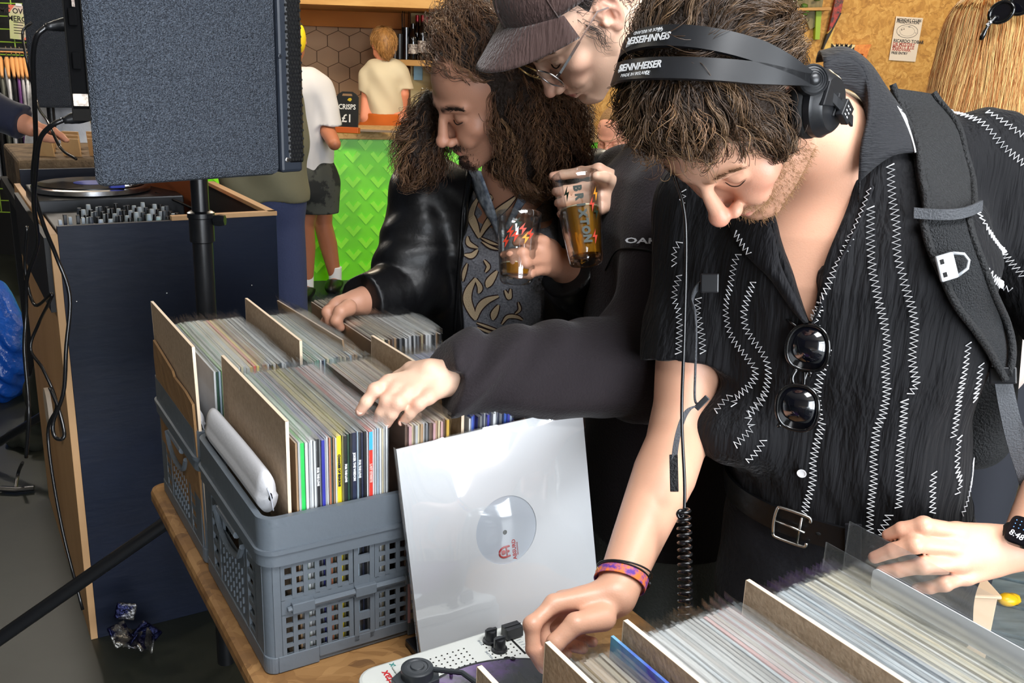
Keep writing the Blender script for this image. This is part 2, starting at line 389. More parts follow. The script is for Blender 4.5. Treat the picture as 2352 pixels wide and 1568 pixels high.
def sdf_object(name, s, h, m, parent=None, fine=None, colf=None, lo=None, hi=None, relax=1, cull=None):
    V, Fq = s.mesh(h, lo, hi)
    for _ in range(relax):   # light tangential relaxation
        acc = np.zeros_like(V); cn = np.zeros(len(V))
        for i in range(4):
            np.add.at(acc, Fq[:, i], V[Fq[:, (i+1) % 4]]+V[Fq[:, (i-1) % 4]]); np.add.at(cn, Fq[:, i], 2)
        V = np.where(cn[:, None] > 0, .4*V+.6*acc/np.maximum(cn, 1)[:, None], V)
    if fine is not None:     # one level finer where fine(V) is true, then onto the exact surface
        me = np_mesh(name, V, Fq, m); bm = bmesh.new(); bm.from_mesh(me); bm.verts.ensure_lookup_table()
        msk = fine(V); ed = [e for e in bm.edges if msk[e.verts[0].index] and msk[e.verts[1].index]]
        bmesh.ops.subdivide_edges(bm, edges=ed, cuts=1, use_grid_fill=True); bm.to_mesh(me); bm.free()
        V = np.zeros(len(me.vertices)*3, np.float32); me.vertices.foreach_get('co', V); V = s.project(V.reshape(-1, 3).astype(float)); me.vertices.foreach_set('co', V.astype(np.float32).ravel())
        me.polygons.foreach_set('use_smooth', np.ones(len(me.polygons), bool)); me.update()
    else:
        if relax: V = s.project(V, 1)
        me = np_mesh(name, V, Fq, m)
    if colf is not None:
        at = me.color_attributes.new('Col', 'FLOAT_COLOR', 'POINT'); c = np.ones((len(V), 4), np.float32); c[:, :3] = colf(V); at.data.foreach_set('color', c.ravel())
    o = bpy.data.objects.new(name, me); COLL.objects.link(o)
    if parent is not None: setp(o, parent)
    return o
def bvh(*obs):
    v = []; f = []
    for o in obs:
        M = wm(o); b = len(v); v += [M @ q.co for q in o.data.vertices]; f += [tuple(b+i for i in p.vertices) for p in o.data.polygons]
    return BVHTree.FromPolygons(v, f)
def cast(tree, x, y, off=0.0, default=1.3):   # a point of the photographed surface seen at pixel x,y
    r = Vector(unit(ray(x, y))); h = tree.ray_cast(Vector(CAM), r)
    if h[0] is None: return P(x, y, default), -A3(r)
    n = A3(h[1]); n = n if n@A3(r) < 0 else -n
    return A3(h[0])+n*off, n
def cast_path(tree, pts, n, off=0.0, default=1.3, sm=2):
    """pixels -> smooth curve lying on the surface (depth smoothed along the curve, misses bridged)"""
    q = smooth_path(A3(pts), n) if len(pts) > 2 else lin_path(pts, n); D = np.full(n, np.nan); NN = np.zeros((n, 3))
    for i, (x, y) in enumerate(q):
        r = Vector(unit(ray(x, y))); h = tree.ray_cast(Vector(CAM), r)
        if h[0] is not None: D[i] = h[3]; NN[i] = A3(h[1]); NN[i] *= -1 if NN[i]@A3(r) > 0 else 1
    ok = ~np.isnan(D); idx = np.arange(n)
    if ok.sum() == 0: D[:] = default; NN[:] = [0, -1, 0]
    else:
        D = np.interp(idx, idx[ok], D[ok]); NN = np.stack([np.interp(idx, idx[ok], NN[ok, k]) for k in range(3)], 1)
    for _ in range(sm):
        for A_ in (D, NN): A_[1:-1] = .25*A_[:-2]+.5*A_[1:-1]+.25*A_[2:]
    NN /= np.maximum(1e-6, np.linalg.norm(NN, axis=1))[:, None]
    return A3([CAM+unit(ray(x, y))*d for (x, y), d in zip(q, D)])+NN*off, NN
# ---------------------------------------------------------------- heads, hands
def head_ops(s, M, nose=1.0, jaw=1.0, cheek=1.0, ears=(1, -1), noseup=0, neck=None, lipfull=1.0):
    s.M = M
    s.ell((0, .017, .045), (.077, .097, .087), 0)
    s.ell((0, -.033, .04), (.066, .053, .064), .03)
    s.ell((0, -.03, -.02), (.0595*cheek, .058, .062), .03)
    s.ell((0, -.036, -.062), (.043*jaw, .048, .036), .03)
    for q in (1, -1):
        s.chain([(q*.058*jaw, .0, -.028), (q*.052*jaw, -.012, -.062), (q*.016, -.078, -.094)], [.014, .015, .014], .022)
        s.ell((q*.044*cheek, -.066, -.014), (.021, .020, .017), .022)
        s.ell((q*.03, -.084, -.035), (.018, .014, .018), .018)
    s.ell((0, -.086, -.09), (.0165*jaw, .014, .014), .014)
    s.chain([(-.047, -.073, .033), (-.018, -.09, .031), (.018, -.09, .031), (.047, -.073, .033)], [.008, .0085, .0085, .008], .014)
    for q in (1, -1):
        s.ell((q*.033, -.099, .012), (.0175, .014, .011), .013, 's')
        s.ell((q*.0325, -.0765, .0115), (.0155, .0125, .0125), .005)
        s.chain([(q*.019, -.0868, .0065), (q*.031, -.0905, .0045), (q*.044, -.0835, .0075)], .0012, .0022, 's')
        s.chain([(q*.02, -.087, .0185), (q*.032, -.0905, .0215), (q*.046, -.082, .0185)], .0012, .004, 's')
    n = nose
    s.chain([(0, -.088, .026), (0, -.0985-.004*(n-1)*8, .008), (0, -.113-.010*(n-1)*3, -.024)], [.0075, .0078, .0098*n], .009)
    s.ell((0, -.1185-.02*(n-1), -.0285+noseup), (.0108*n, .0105, .0098*n), .006)
    for q in (1, -1):
        s.ell((q*.0135*n, -.1075, -.033+noseup*.6), (.0072*n, .0105, .0075), .006)
        s.ell((q*.0068, -.113, -.0415+noseup*.8), (.0034, .0062, .0042), .0025, 's', R=eul(q*-20, 0))
    s.ell((0, -.083, -.055), (.029, .021, .02), .014)
    lf = lipfull
    s.chain([(-.0245, -.0885, -.0585), (-.010, -.1005, -.0545), (0, -.1025, -.0552), (.010, -.1005, -.0545), (.0245, -.0885, -.0585)], [.0022, .0045*lf, .0046*lf, .0045*lf, .0022], .004)
    s.chain([(-.022, -.0885, -.0615), (-.009, -.0985, -.0655), (.009, -.0985, -.0655), (.022, -.0885, -.0615)], [.0025, .0056*lf, .0056*lf, .0025], .004)
    s.chain([(-.0255, -.0895, -.0595), (-.010, -.1042, -.0592), (0, -.1062, -.060), (.010, -.1042, -.0592), (.0255, -.0895, -.0595)], .0012, .0016, 's')
    s.chain([(-.010, -.097, -.0755), (.010, -.097, -.0755)], .003, .008, 's')
    for q in ears:
        X = lambda y, z: (q*(.0735+.42*max(0, y)+.05*z), y+.006, z)
        s.ell(X(.010, .002), (.006, .019, .029), .006, R=eul(q*-22, 0))
        s.ell((q*.084, .012, -.004), (.0085, .0105, .0135), .004, 's')
        s.ell((q*.0875, .021, .016), (.0062, .0085, .0085), .004, 's')
        s.chain([X(-.001, .0), X(-.003, .016), X(.003, .029), X(.013, .0345), X(.024, .028), X(.029, .012), X(.024, -.006), X(.014, -.02)], [.0032, .0038, .0042, .0045, .0045, .0042, .0038, .0035], .0025)
        s.chain([X(.014, .02), X(.0175, .006), X(.012, -.012), X(.004, -.018)], [.0028, .0036, .0034, .003], .003)
        s.ell(X(.006, -.025), (.0052, .0085, .009), .005)
        s.ell((q*.0765, .0, -.005), (.0045, .0048, .0065), .004)
    s.M = np.eye(4)
def gauss(p, c, r):
    r = np.broadcast_to(A3(r), (3,)); return np.exp(-(((p-A3(c))/r)**2).sum(1))
def face_col(V, M, base, lips=(.55, .2, .17), stubble=0, stub_col=(.12, .07, .04), blush=.25, moust=0, brow=None, goatee=0, red=(.62, .22, .15)):
    p = (V-M[:3, 3])@np.linalg.inv(M[:3, :3]).T; c = np.tile(A3(base), (len(V), 1))
    def mixc(m, col): 
        m = np.clip(m, 0, 1)[:, None]; c[:] = c*(1-m)+A3(col)*m
    near = np.linalg.norm(p, axis=1) < .2
    r = blush*(gauss(p, (0, -.12, -.03), (.018, .02, .018))*1.1+gauss(p, (.05, -.07, -.02), .025)*.7+gauss(p, (-.05, -.07, -.02), .025)*.7+gauss(p, (.088, .02, 0), (.018, .03, .05))+gauss(p, (-.088, .02, 0), (.018, .03, .05)))
    mixc(r*near, red)
    lp = gauss(p, (0, -.104, -.0605), (.021, .013, .0068)); mixc(np.clip(lp*1.7-.35, 0, .9)*near, lips)
    ht = np.abs(np.sin(p[:, 0]*2100)*np.sin(p[:, 1]*1900+1)*np.sin(p[:, 2]*2300+2))
    if stubble or moust or goatee:
        m = stubble*np.clip((-.035-p[:, 2]+.55*np.clip(p[:, 1]+.085, 0, .1))/.018, 0, 1)*np.clip((-.005-p[:, 1])/.02, 0, 1)*np.clip((p[:, 2]+.112+.2*np.clip(p[:, 1]+.07, -.05, .1))/.012, 0, 1)
        m = np.maximum(m, moust*np.clip(gauss(p, (0, -.104, -.0455), (.024, .02, .0065))*1.5, 0, 1)); m = np.maximum(m, goatee*np.clip(gauss(p, (0, -.095, -.088), (.02, .025, .014))*1.5, 0, 1))
        m = m*(1-np.clip(lp*2.2-.3, 0, 1)); mixc(m*near*(.55+.45*ht), stub_col)
    if brow is not None:
        for q in (1, -1):
            t = np.clip((q*p[:, 0]-.012)/.042, 0, 1); zc = .031+.009*np.sin(t*2.3)-.002*t; m = np.clip(1.3-np.abs(p[:, 2]-zc)/(.0062*(1.15-.6*t)), 0, 1)*(q*p[:, 0] > .009)*(q*p[:, 0] < .056)*(p[:, 1] < -.05)
            mixc(m*near*.85, brow)
    return c
def lash(name, M, m, parent, r=.0011):
    mb = MB(M)
    for q in (1, -1): mb.tube(smooth_path([(q*.0185, -.0876, .0065), (q*.026, -.0905, .0035), (q*.036, -.0897, .0035), (q*.0455, -.0835, .0072)], 12), [r*.5]+[r]*10+[r*.4], 5)
    return mb.build(name, m, parent, 180)
def brow_strands(name, M, m, parent, n=90, r=.00045, seed=1):
    g = np.random.default_rng(seed); P_ = []
    for q in (1, -1):
        for i in range(n):
            t = g.random(); x = .012+.042*t; z = .030+.009*math.sin(t*2.3)-.002*t+g.normal()*.0025*(1.1-.6*t); y = -.0995+.020*(x/.055)**2+.002
            a = np.array([q*x, y, z]); d = np.array([q*(.006+.004*t), .003*t, .004*(1-1.4*t)]); P_.append([a+d*u+np.array([0, -.0012*math.sin(u*3), 0]) for u in np.linspace(0, 1, 5)])
    P_ = A3(P_); return strands(name, P_@M[:3, :3].T+M[:3, 3], r, m, parent)
def hand_ops(s, wrist, fing, thumb, rp=.0135, rw=(.024, .017), scale=1.0, rf=None, k=.010, palm=None):
    """fing: four lists of 4 points knuckle..tip; thumb: 4 points; palm: offset vector to the palm side"""
    w = A3(wrist); k0 = [A3(q[0]) for q in fing]; s.M = np.eye(4)
    side = unit(k0[0]-k0[3]); c = sum(k0)/4
    for i, q in enumerate(k0):
        b = w+side*(.013-.0085*i)*scale; s.chain([b, .5*(b+q), q], [rp*1.05*scale, rp*scale, rp*(.83 if i < 3 else .76)*scale], k*1.2)
    if palm is not None:
        pv = A3(palm); s.chain([w+pv*.4, .5*(w+c)+pv*.9, c+pv*.5], A3([.018, .021, .014])*scale, .016)
    for i, q in enumerate(fing):
        r = [.0100, .0096, .0088, .0074] if i < 3 else [.0088, .0083, .0076, .0065]
        r = A3(r)*scale*(rf if rf else 1); q = A3(q); s.chain(q, r, .007, sharp=.003)
        s.ell(q[1], r[1]*1.10, .005)
    t = A3(thumb); s.chain(t, A3([.0165, .0128, .0108, .0083])[:len(t)]*scale, .012, sharp=.004)
def nails(name, tips, m, parent, scale=1.0):
    """tips: (tip point, finger direction, nail normal)"""
    mb = MB()
    for p, d, n, w in tips:
        R = frame(n, d); a = A3(p)
        mb.ball(a, (.0062*scale*w, .0050*scale*w, .0014*scale), 12, R)
    return mb.build(name, m, parent, 180)
# ---------------------------------------------------------------- person with headphones (right foreground)
M_hair = mat('dark_hair', S(50, 34, 22), .38, spec=.6, attr='Col')
M_lash = mat('eyelash_hair', S(45, 28, 18), .6)
M_nail = mat('fingernail', S(236, 186, 166), .25, spec=.6)
skinA = mat('skin_fair', S(226, 172, 142), .42, sss=.10, attr='Col', bump=(420, .05, 2))
HA = M4(eul(-40, 66.5, -9), A3([.253, 1.150, 1.541]))
def pt(*a): return P(*a)
pelA = P(1940, 1118, 1.44); nbA = P(1950, 345, 1.255); upA = unit(nbA-pelA); LA = np.linalg.norm(nbA-pelA)
frA = unit(A3([-.42, -.9, 0])); yA = -unit(frA-upA*(frA@upA)); xA = np.cross(yA, upA)
TAo = M4(np.stack([xA, yA, upA], 1), pelA)
def tA(x, y, z): return TAo[:3, :3]@A3([x, y, z])+pelA
def torso_secs(o):
    L = LA
    return [(-.16, 0, 0, .165+o, .118+o), (-.06, 0, 0, .168+o, .116+o), (.03*L, 0, 0, .160+o, .110+o), (.25*L, 0, 0, .158+o, .108+o), (.52*L, 0, .0, .172+o, .118+o), (.70*L, 0, .005, .178+o, .120+o), (.82*L, 0, .008, .160+o, .105+o), (.92*L, 0, .01, .115+o, .08+o), (1.0*L, 0, .01, .068+o, .062+o)]
TILT = .16
shLA = P(2258, 372, 1.33); elLA = P(2540, 860, 1.36); wrLA = P(2345, 1256, 1.27)
shRA = P(1612, 470, 1.40); elRA = P(1566, 985, 1.40); wrRA = P(1414, 1362, 1.19)
def handA_left():
    D = 1.235
    f = [[(2198, 1220, D), (2122, 1206, D-.018), (2072, 1215, D-.004), (2040, 1229, D+.012)], [(2186, 1256, D-.004), (2102, 1250, D-.02), (2050, 1264, D-.004), (2008, 1280, D+.010)],
         [(2200, 1292, D), (2120, 1298, D-.015), (2062, 1309, D), (2026, 1311, D+.012)], [(2220, 1324, D+.008), (2170, 1340, D-.002), (2135, 1349, D+.008), (2106, 1350, D+.018)]]
    return [[P(*q) for q in k] for k in f], [P(2290, 1268, D+.035), P(2235, 1285, D+.06), P(2180, 1300, D+.07), P(2130, 1305, D+.065)]
def handA_right():
    D = 1.15
    f = [[(1272, 1386, D+.015), (1222, 1434, D-.004), (1224, 1490, D-.006), (1248, 1532, D)], [(1292, 1378, D+.035), (1240, 1432, D+.025), (1258, 1486, D+.022), (1300, 1502, D+.02)],
         [(1318, 1380, D+.05), (1276, 1432, D+.05), (1302, 1478, D+.04), (1338, 1488, D+.03)], [(1342, 1388, D+.06), (1310, 1432, D+.065), (1336, 1470, D+.055), (1362, 1474, D+.045)]]
    return [[P(*q) for q in k] for k in f], [P(1385, 1418, D+.01), P(1322, 1432, D-.012), P(1276, 1476, D-.018), P(1258, 1522, D-.008)]
sA = SDF(); head_ops(sA, HA, nose=1.14, noseup=.002, jaw=1.10, cheek=1.03, ears=(1, -1))
hA = lambda x, y, z: HA[:3, :3]@A3([x, y, z])+HA[:3, 3]
sA.chain([hA(0, .03, -.02), hA(0, .035, -.08), nbA+xA*0], [.055, .057, .066], .03)
sA.M = TAo; sA.loft(torso_secs(0), .04); sA.M = np.eye(4)
for sh, el, wr, m1 in ((shLA, elLA, wrLA, 0), (shRA, elRA, wrRA, 1)):
    sA.chain([sh, .5*(sh+el), el], [.056, .05, .043], .04)
    mid = .70*el+.30*wr+A3([.0, -.004, .0]); sA.chain([el, mid, .3*el+.7*wr, wr], [.043, .0445, .034, .0265], .02)
hl, tl = handA_left(); hand_ops(sA, wrLA, hl, tl, scale=1.08, palm=P(2250, 1280, 1.26)-P(2250, 1280, 1.245))
hr, tr = handA_right(); hand_ops(sA, wrRA, hr, tr, scale=1.0, palm=P(1300, 1440, 1.2)-P(1300, 1400, 1.18))
baseA = S(220, 168, 140)
def colA(V):
    c = face_col(V, HA, baseA, lips=S(196, 118, 108), stubble=.62, stub_col=S(120, 84, 56), blush=.46, moust=.6, brow=S(176, 128, 98), goatee=.3, red=S(220, 104, 88))
    for fs in (hl, hr):
        for q in fs:
            for j in (1, 2): m = .35*gauss(V, q[j], .009)[:, None]; c = c*(1-m)+A3(S(214, 130, 108))*m
            m = .4*gauss(V, q[3], .010)[:, None]; c = c*(1-m)+A3(S(222, 140, 120))*m
    return c
def fineA(V):
    q = (V-HA[:3, 3])@HA[:3, :3]; return (np.linalg.norm(q-A3([0, -.05, -.02]), axis=1) < .12) & (q[:, 1] < .04)
personA = sdf_object('person', sA, .0034, skinA, fine=fineA, colf=colA)
tag(personA, 'person in black striped shirt wearing headphones, head bowed, hand on hip at the record bins', 'person')
lash('eyelashes', HA, M_lash, personA, .0007)
brow_strands('eyebrows', HA, mat('brow_hair', S(112, 80, 54), .6), personA, 80, .00032)
nt = []
for fs, nd in ((hl, 1), (hr, 0)):
    for q in fs[:4 if nd else 1]:
        d = unit(q[3]-q[2]); toc = unit(CAM-q[3]); n = unit(toc-d*(toc@d)); nt.append((q[3]+n*.0057-d*.001, d, n, 1.0))
d = unit(tr[3]-tr[2]); toc = unit(CAM-tr[3]+A3([-.3, 0, .2])); n = unit(toc-d*(toc@d)); nt.append((tr[3]+n*.0074-d*.001, d, n, 1.35))
nails('fingernails', nt, M_nail, personA)
# ---- shirt
M_shirt = mat('black_shirt_fabric', S(15, 15, 18), .8, spec=.25, sheen=.05, bump=(150, .6, 2, (1, 1, .05)))
def ripple(p):
    q = (p-pelA)@TAo[:3, :3]; a = q[:, 0]*150+6*np.sin(q[:, 2]*7+q[:, 0]*4)+2*np.sin(q[:, 2]*19)
    return .0011*np.sin(a)+.0035*np.sin(q[:, 2]*30+q[:, 0]*22)*np.sin(q[:, 0]*19-q[:, 2]*13+1)
ss = SDF(); ss.M = TAo
ss.loft([q if i > 0 else (-.10,)+q[1:] for i, q in enumerate(torso_secs(.013))], .04); ss.M = np.eye(4)
for sh, el, a in ((shLA, elLA, .86), (shRA, elRA, .70)):
    e = sh+(el-sh)*a; ss.chain([sh, .5*(sh+e), e+(el-sh)*.1], [.068, .066, .069], .045, caps=[(e, el-sh)])
ss.chain([shLA, nbA-upA*.03, shRA], [.062, .064, .062], .03)
ss.ell(P(1690, 985, 1.37), (.066, .06, .05), .05)
ss.half(pelA-upA*.008, -(upA+xA*TILT))
ss.M = np.eye(4); ss.ell(nbA+upA*.03-yA*.012, (.068, .070, .07), .01, 's')
vq = (P(1860, 745, 1.24)-pelA)@TAo[:3, :3]
def vcut(p):   # open neckline: a wedge through the front of the shirt
    q = (p-pelA)@TAo[:3, :3]; z0 = vq[2]; x0 = vq[0]
    return np.maximum(np.maximum((-(q[..., 0]-x0)-.40*(q[..., 2]-z0))*.9, ((q[..., 0]-x0)-.24*(q[..., 2]-z0))*.9), q[..., 1]+.0)
ss.put(vcut, tA(-.2, -.2, LA*.4)-.3, tA(.2, 0, LA*1.1)+.3, .004, 's')
ss.fold(ripple)
shirtA = sdf_object('shirt', ss, .0042, M_shirt, personA)
tag(shirtA, 'black textured shirt with white zigzag stitching')
# ---- trousers, belt, shoes
M_trous = mat('black_trousers', S(17, 17, 22), .8, spec=.25, sheen=.1, bump=(90, .2, 3))
st = SDF(); st.M = TAo; st.loft([(-.2, 0, .0, .160, .125), (-.06, 0, 0, .172, .122), (.03, 0, 0, .166, .116)], .03); st.M = np.eye(4)
hpR = tA(-.085, 0, -.12); hpL = tA(.09, .01, -.12)
knR = A3([hpR[0]-.05, hpR[1]-.05, .50]); knL = A3([hpL[0]+.04, hpL[1]+.02, .50]); anR = A3([hpR[0]-.05, hpR[1]+.0, .07]); anL = A3([hpL[0]+.06, hpL[1]+.06, .07])
for h, k, a in ((hpR, knR, anR), (hpL, knL, anL)): st.chain([h, k, a], [.098, .074, .062], .05)
st.half(pelA+upA*.012, upA+xA*TILT); st.fold(lambda p: .004*np.sin(p[:, 2]*40+p[:, 0]*30)*np.sin(p[:, 0]*25))
trA = sdf_object('trousers', st, .008, M_trous, personA)
for a in (anR, anL):
    so = SDF(); so.ell(a+A3([-.02, -.07, -.03]), (.048, .135, .04), .01); so.ell(a+A3([0, 0, .0]), (.048, .06, .06), .03); so.half(A3([0, 0, .0]), (0, 0, -1)); sdf_object('shoe', so, .008, mat('black_shoe', S(18, 18, 18), .4), personA)
def belt_pt(a, z=0.0, o=0.0):
    rx, ry = .172+o, .122+o; ex = 2/2.4; c, s_ = math.cos(a), math.sin(a)
    xx = math.copysign(abs(c)**ex, c)*rx; return tA(xx, math.copysign(abs(s_)**ex, s_)*ry, z-TILT*xx)
M_belt = mat('black_leather', S(16, 16, 18), .36, spec=.35, bump=(60, .1, 3))
mb = MB(); an = np.linspace(0, 2*math.pi, 73)[:-1]; mb.grid(A3([[belt_pt(a, z, o) for a in np.r_[an, an[:1]]] for z, o in ((-.028, .001), (-.028, .0055), (.012, .0055), (.012, .001), (-.028, .001))]))
beltA = mb.build('belt', M_belt, personA, 40)
ab = math.radians(-104); mb = MB(); cb = belt_pt(ab, -.008, .008); nb = unit(belt_pt(ab, -.008, .02)-cb); sd = unit(belt_pt(ab+.1, -.008, .008)-belt_pt(ab-.1, -.008, .008)); uu = np.cross(nb, sd)
ring = [cb+sd*x+uu*y+nb*.002 for x, y in smooth_path([(-.024, -.022), (-.026, 0), (-.024, .022), (-.018, .026), (.018, .026), (.024, .022), (.024, .018)], 24)]
ring2 = [cb+sd*x+uu*y+nb*.002 for x, y in smooth_path([(-.024, -.022), (-.018, -.026), (.018, -.026), (.024, -.022), (.024, -.018)], 14)]
mb.tube(ring, .0024, 8); mb.tube(ring2, .0024, 8); mb.tube([cb-sd*.024, cb+sd*.02+nb*.004], .0018, 6); mb.tube([cb+sd*.012-uu*.022+nb*.003, cb+sd*.012+uu*.022+nb*.003], .0018, 6)
mb.build('buckle', mat('steel', (.62, .6, .56), .28, 1), beltA, 180)
for aa in (-84, -62):
    a = math.radians(aa); mb = MB(); c = belt_pt(a, -.01, .0075); n_ = unit(belt_pt(a, -.01, .03)-c); sd2 = unit(np.cross(upA, n_)); mb.box((-.011, -.034, -.002), (.011, .034, .002), R=np.stack([sd2, upA, n_], 1), c=c); mb.build('belt_loop', M_trous, personA, bev=.001)
mb = MB()
for aa in (-94, -77, -70):
    a = math.radians(aa); c = belt_pt(a, -.008, .0058); n_ = unit(belt_pt(a, -.01, .03)-c); mb.ball(c, (.003, .004, .0012), 8, frame(n_, upA))
mb.build('belt_holes', mat('hole_black', (.003, .003, .003), .9), beltA, 180)
# ---- collar, lapels, stitches on the real shirt surface
treeA = bvh(shirtA); treeAb = bvh(shirtA, personA)
def patch(name, la, lb, n, m_, off, mt, parent, thick=.003, tree=None, bulge=0):
    A_, _ = cast_path(tree or treeAb, la, n, off, sm=6); B_, _ = cast_path(tree or treeAb, lb, n, off, sm=6)
    G = []
    for t in np.linspace(0, 1, m_):
        G.append(A_*(1-t)+B_*t+np.array([unit(CAM-q) for q in A_])*bulge*math.sin(math.pi*t))
    G = A3(G); mb = MB(); mb.grid(G); return mb.build(name, mt, parent, 180, solid=thick)
c4 = lambda L: [(1480+x*.3707, 400+y*.3707) for x, y in L]
c5 = lambda L: [(1480+x*.3707, 900+y*.3707) for x, y in L]
c3 = lambda L: [(1552+x*.3401, y*.3401) for x, y in L]
M_knit = mat('black_rib_knit', S(20, 21, 26), .8, sheen=.05, bump=(60, .5, 2, (1, 1, 8)))
M_white_thread = mat('white_thread', S(232, 232, 235), .6)
M_white_trim = mat('white_trim', S(238, 238, 240), .6)
fold_ = [(1868, 172), (1915, 158), (1952, 180), (1967, 220), (1967, 275), (1957, 330), (1964, 402)]
edge_ = [(1874, 165), (1940, 160), (2005, 196), (2043, 240), (2070, 290), (2090, 352)]
cA, _ = cast_path(treeAb, fold_, 26, .018, 1.2, sm=14); cB, _ = cast_path(treeAb, edge_, 26, .014, 1.25, sm=14)
mb = MB(); mb.grid(A3([cA*(1-t)+cB*t+(upA*.012)*math.sin(math.pi*t) for t in np.linspace(0, 1, 9)])); mb.build('collar', M_knit, shirtA, 180, solid=.004)
mb = MB(); mb.grid(A3([cA-unit(upA)*.03*t-(cA-nbA)*.06*t for t in np.linspace(0, 1, 5)])); mb.build('collar_stand', M_knit, shirtA, 180, solid=.003)
mb = MB(); k0 = 11; mb.grid(A3([(cA*(1-t)+cB*t+(upA*.012)*math.sin(math.pi*t))[k0:26]+(CAM-cB[k0:26])*.004 for t in (.90, .95, 1.0)])); tag(mb.build('collar_stripe', M_white_trim, shirtA, 180, solid=.002), 'white stripe along the collar edge')
M_shirt2 = mat('black_lapel_fabric', S(15, 15, 19), .75, spec=.25, sheen=.05, bump=(150, .5, 2, (1, 1, .05)))
lapR = [(1950, 372), (1932, 440), (1906, 560), (1881, 660), (1861, 738)], [(2006, 430), (1980, 500), (1937, 590), (1897, 680), (1868, 742)]
patch('lapel', *lapR, 22, 8, .006, M_shirt2, shirtA, .003, bulge=.006, tree=bvh(shirtA))
lapL = [(1772, 515), (1792, 590), (1822, 670), (1852, 738)], [(1668, 500), (1715, 578), (1780, 645), (1845, 738)]
patch('lapel', *lapL, 22, 8, .006, M_shirt2, shirtA, .003, bulge=.006, tree=bvh(shirtA))
treeS = bvh(shirtA, *[o for o in shirtA.children])
def zigzag(px, amp=.0046, step=.0036, off=.0022, tree=None):
    p, n = cast_path(tree or treeS, px, 90, off); s_ = np.r_[0, np.cumsum(np.linalg.norm(np.diff(p, axis=0), axis=1))]
    ok = np.r_[True, np.linalg.norm(np.diff(p, axis=0), axis=1) < .05]
    if not ok.all(): p = p[ok]; n = n[ok]; s_ = np.r_[0, np.cumsum(np.linalg.norm(np.diff(p, axis=0), axis=1))]
    m = max(4, int(s_[-1]/step)); t = np.linspace(0, s_[-1], m); q = np.stack([np.interp(t, s_, p[:, k]) for k in range(3)], 1); nn = np.stack([np.interp(t, s_, n[:, k]) for k in range(3)], 1)
    tg = np.gradient(q, axis=0); tg /= np.linalg.norm(tg, axis=1)[:, None]; sd = np.cross(nn, tg); sd /= np.maximum(1e-6, np.linalg.norm(sd, axis=1))[:, None]
    sg = np.where(np.arange(m) % 2 == 0, 1, -1)[:, None]; z = q+sd*amp*sg*(.85+.3*RNG.random((m, 1)))
    mb = MB(); mb.tube(z, .00085, 4); return mb.build('zigzag_stitching', M_white_thread, shirtA)
ZZ = [c4([(1520, -60), (1535, 150), (1560, 300), (1565, 500), (1620, 700), (1665, 850), (1670, 1000), (1655, 1150), (1680, 1290), (1640, 1360)]),
      c5([(1610, 40), (1600, 200), (1580, 350), (1580, 500), (1580, 650), (1570, 715)]), c5([(1520, 750), (1480, 830), (1440, 900)]),
      c4([(1400, 200), (1400, 400), (1415, 600), (1450, 780), (1480, 900), (1500, 1050), (1490, 1200), (1500, 1350), (1470, 1500), (1440, 1567)])+c5([(1430, 300), (1420, 400), (1420, 550), (1400, 700), (1400, 870)]),
      c4([(1090, 830), (1060, 900), (1080, 960)]), c4([(1140, 1080), (1110, 1200), (1070, 1350), (1090, 1500)])+c5([(1105, 200), (1080, 280), (1050, 400), (1040, 550), (1010, 680), (985, 780)]),
      c4([(590, 490), (560, 560), (540, 680), (510, 820), (520, 930), (560, 1030), (630, 1120), (690, 1210), (660, 1300), (570, 1390), (560, 1440)]),
      c4([(680, 660), (640, 780), (620, 880), (650, 990), (720, 1080), (770, 1180), (765, 1300), (720, 1420), (640, 1490)]), c5([(750, 10), (640, 150), (660, 220), (560, 330)]),
      c5([(740, 290), (700, 360), (630, 425)]), c5([(540, 20), (480, 80), (440, 130)]),
      c4([(2000, 1040), (1980, 1200), (1950, 1350), (1920, 1567)])+c5([(1905, 280)]), c5([(1945, 270), (1930, 450), (1950, 560), (1930, 630)]), c4([(2080, 1170), (2060, 1300), (2040, 1400)]),
      c5([(1790, 490), (1780, 600), (1780, 750)]), c5([(2030, 420), (2020, 540), (1990, 680), (1960, 760)]),
      c4([(2020, 170), (2060, 240), (2130, 360), (2200, 460), (2260, 530), (2352, 630)]), c4([(2010, 470), (2060, 560), (2120, 600), (2200, 680), (2280, 715)]), c4([(2110, 640), (2140, 760), (2130, 830)]),
      c3([(1800, 720), (1900, 770), (2040, 820), (2120, 890), (2220, 1000), (2352, 1110)]), c3([(2100, 760), (2200, 820), (2290, 890), (2352, 930)]),
      c4([(245, 100), (240, 140), (235, 180)]), c4([(225, 415), (190, 480), (190, 570)]), c4([(220, 620), (190, 740), (195, 800), (215, 850), (220, 950), (215, 1115)]), c4([(340, 760), (330, 850), (350, 950), (365, 1110)])]
for z in ZZ: zigzag(z)
zigzag([(2000, 434), (1976, 500), (1932, 590), (1892, 680), (1866, 735)], .0044)
zigzag([(1690, 535), (1704, 556), (1724, 584)], .0044)
for q in ((1843, 1082),):
    p, n = cast(treeS, *q, .004); mb = MB(M4(frame(n), p)); mb.lathe([(0, .0005), (.0055, .0005), (.0062, .0012), (.0066, .0022), (.005, .0022), (.0045, .0014), (0, .0014)], 20); mb.build('shirt_button', M_white_trim, shirtA, 40)
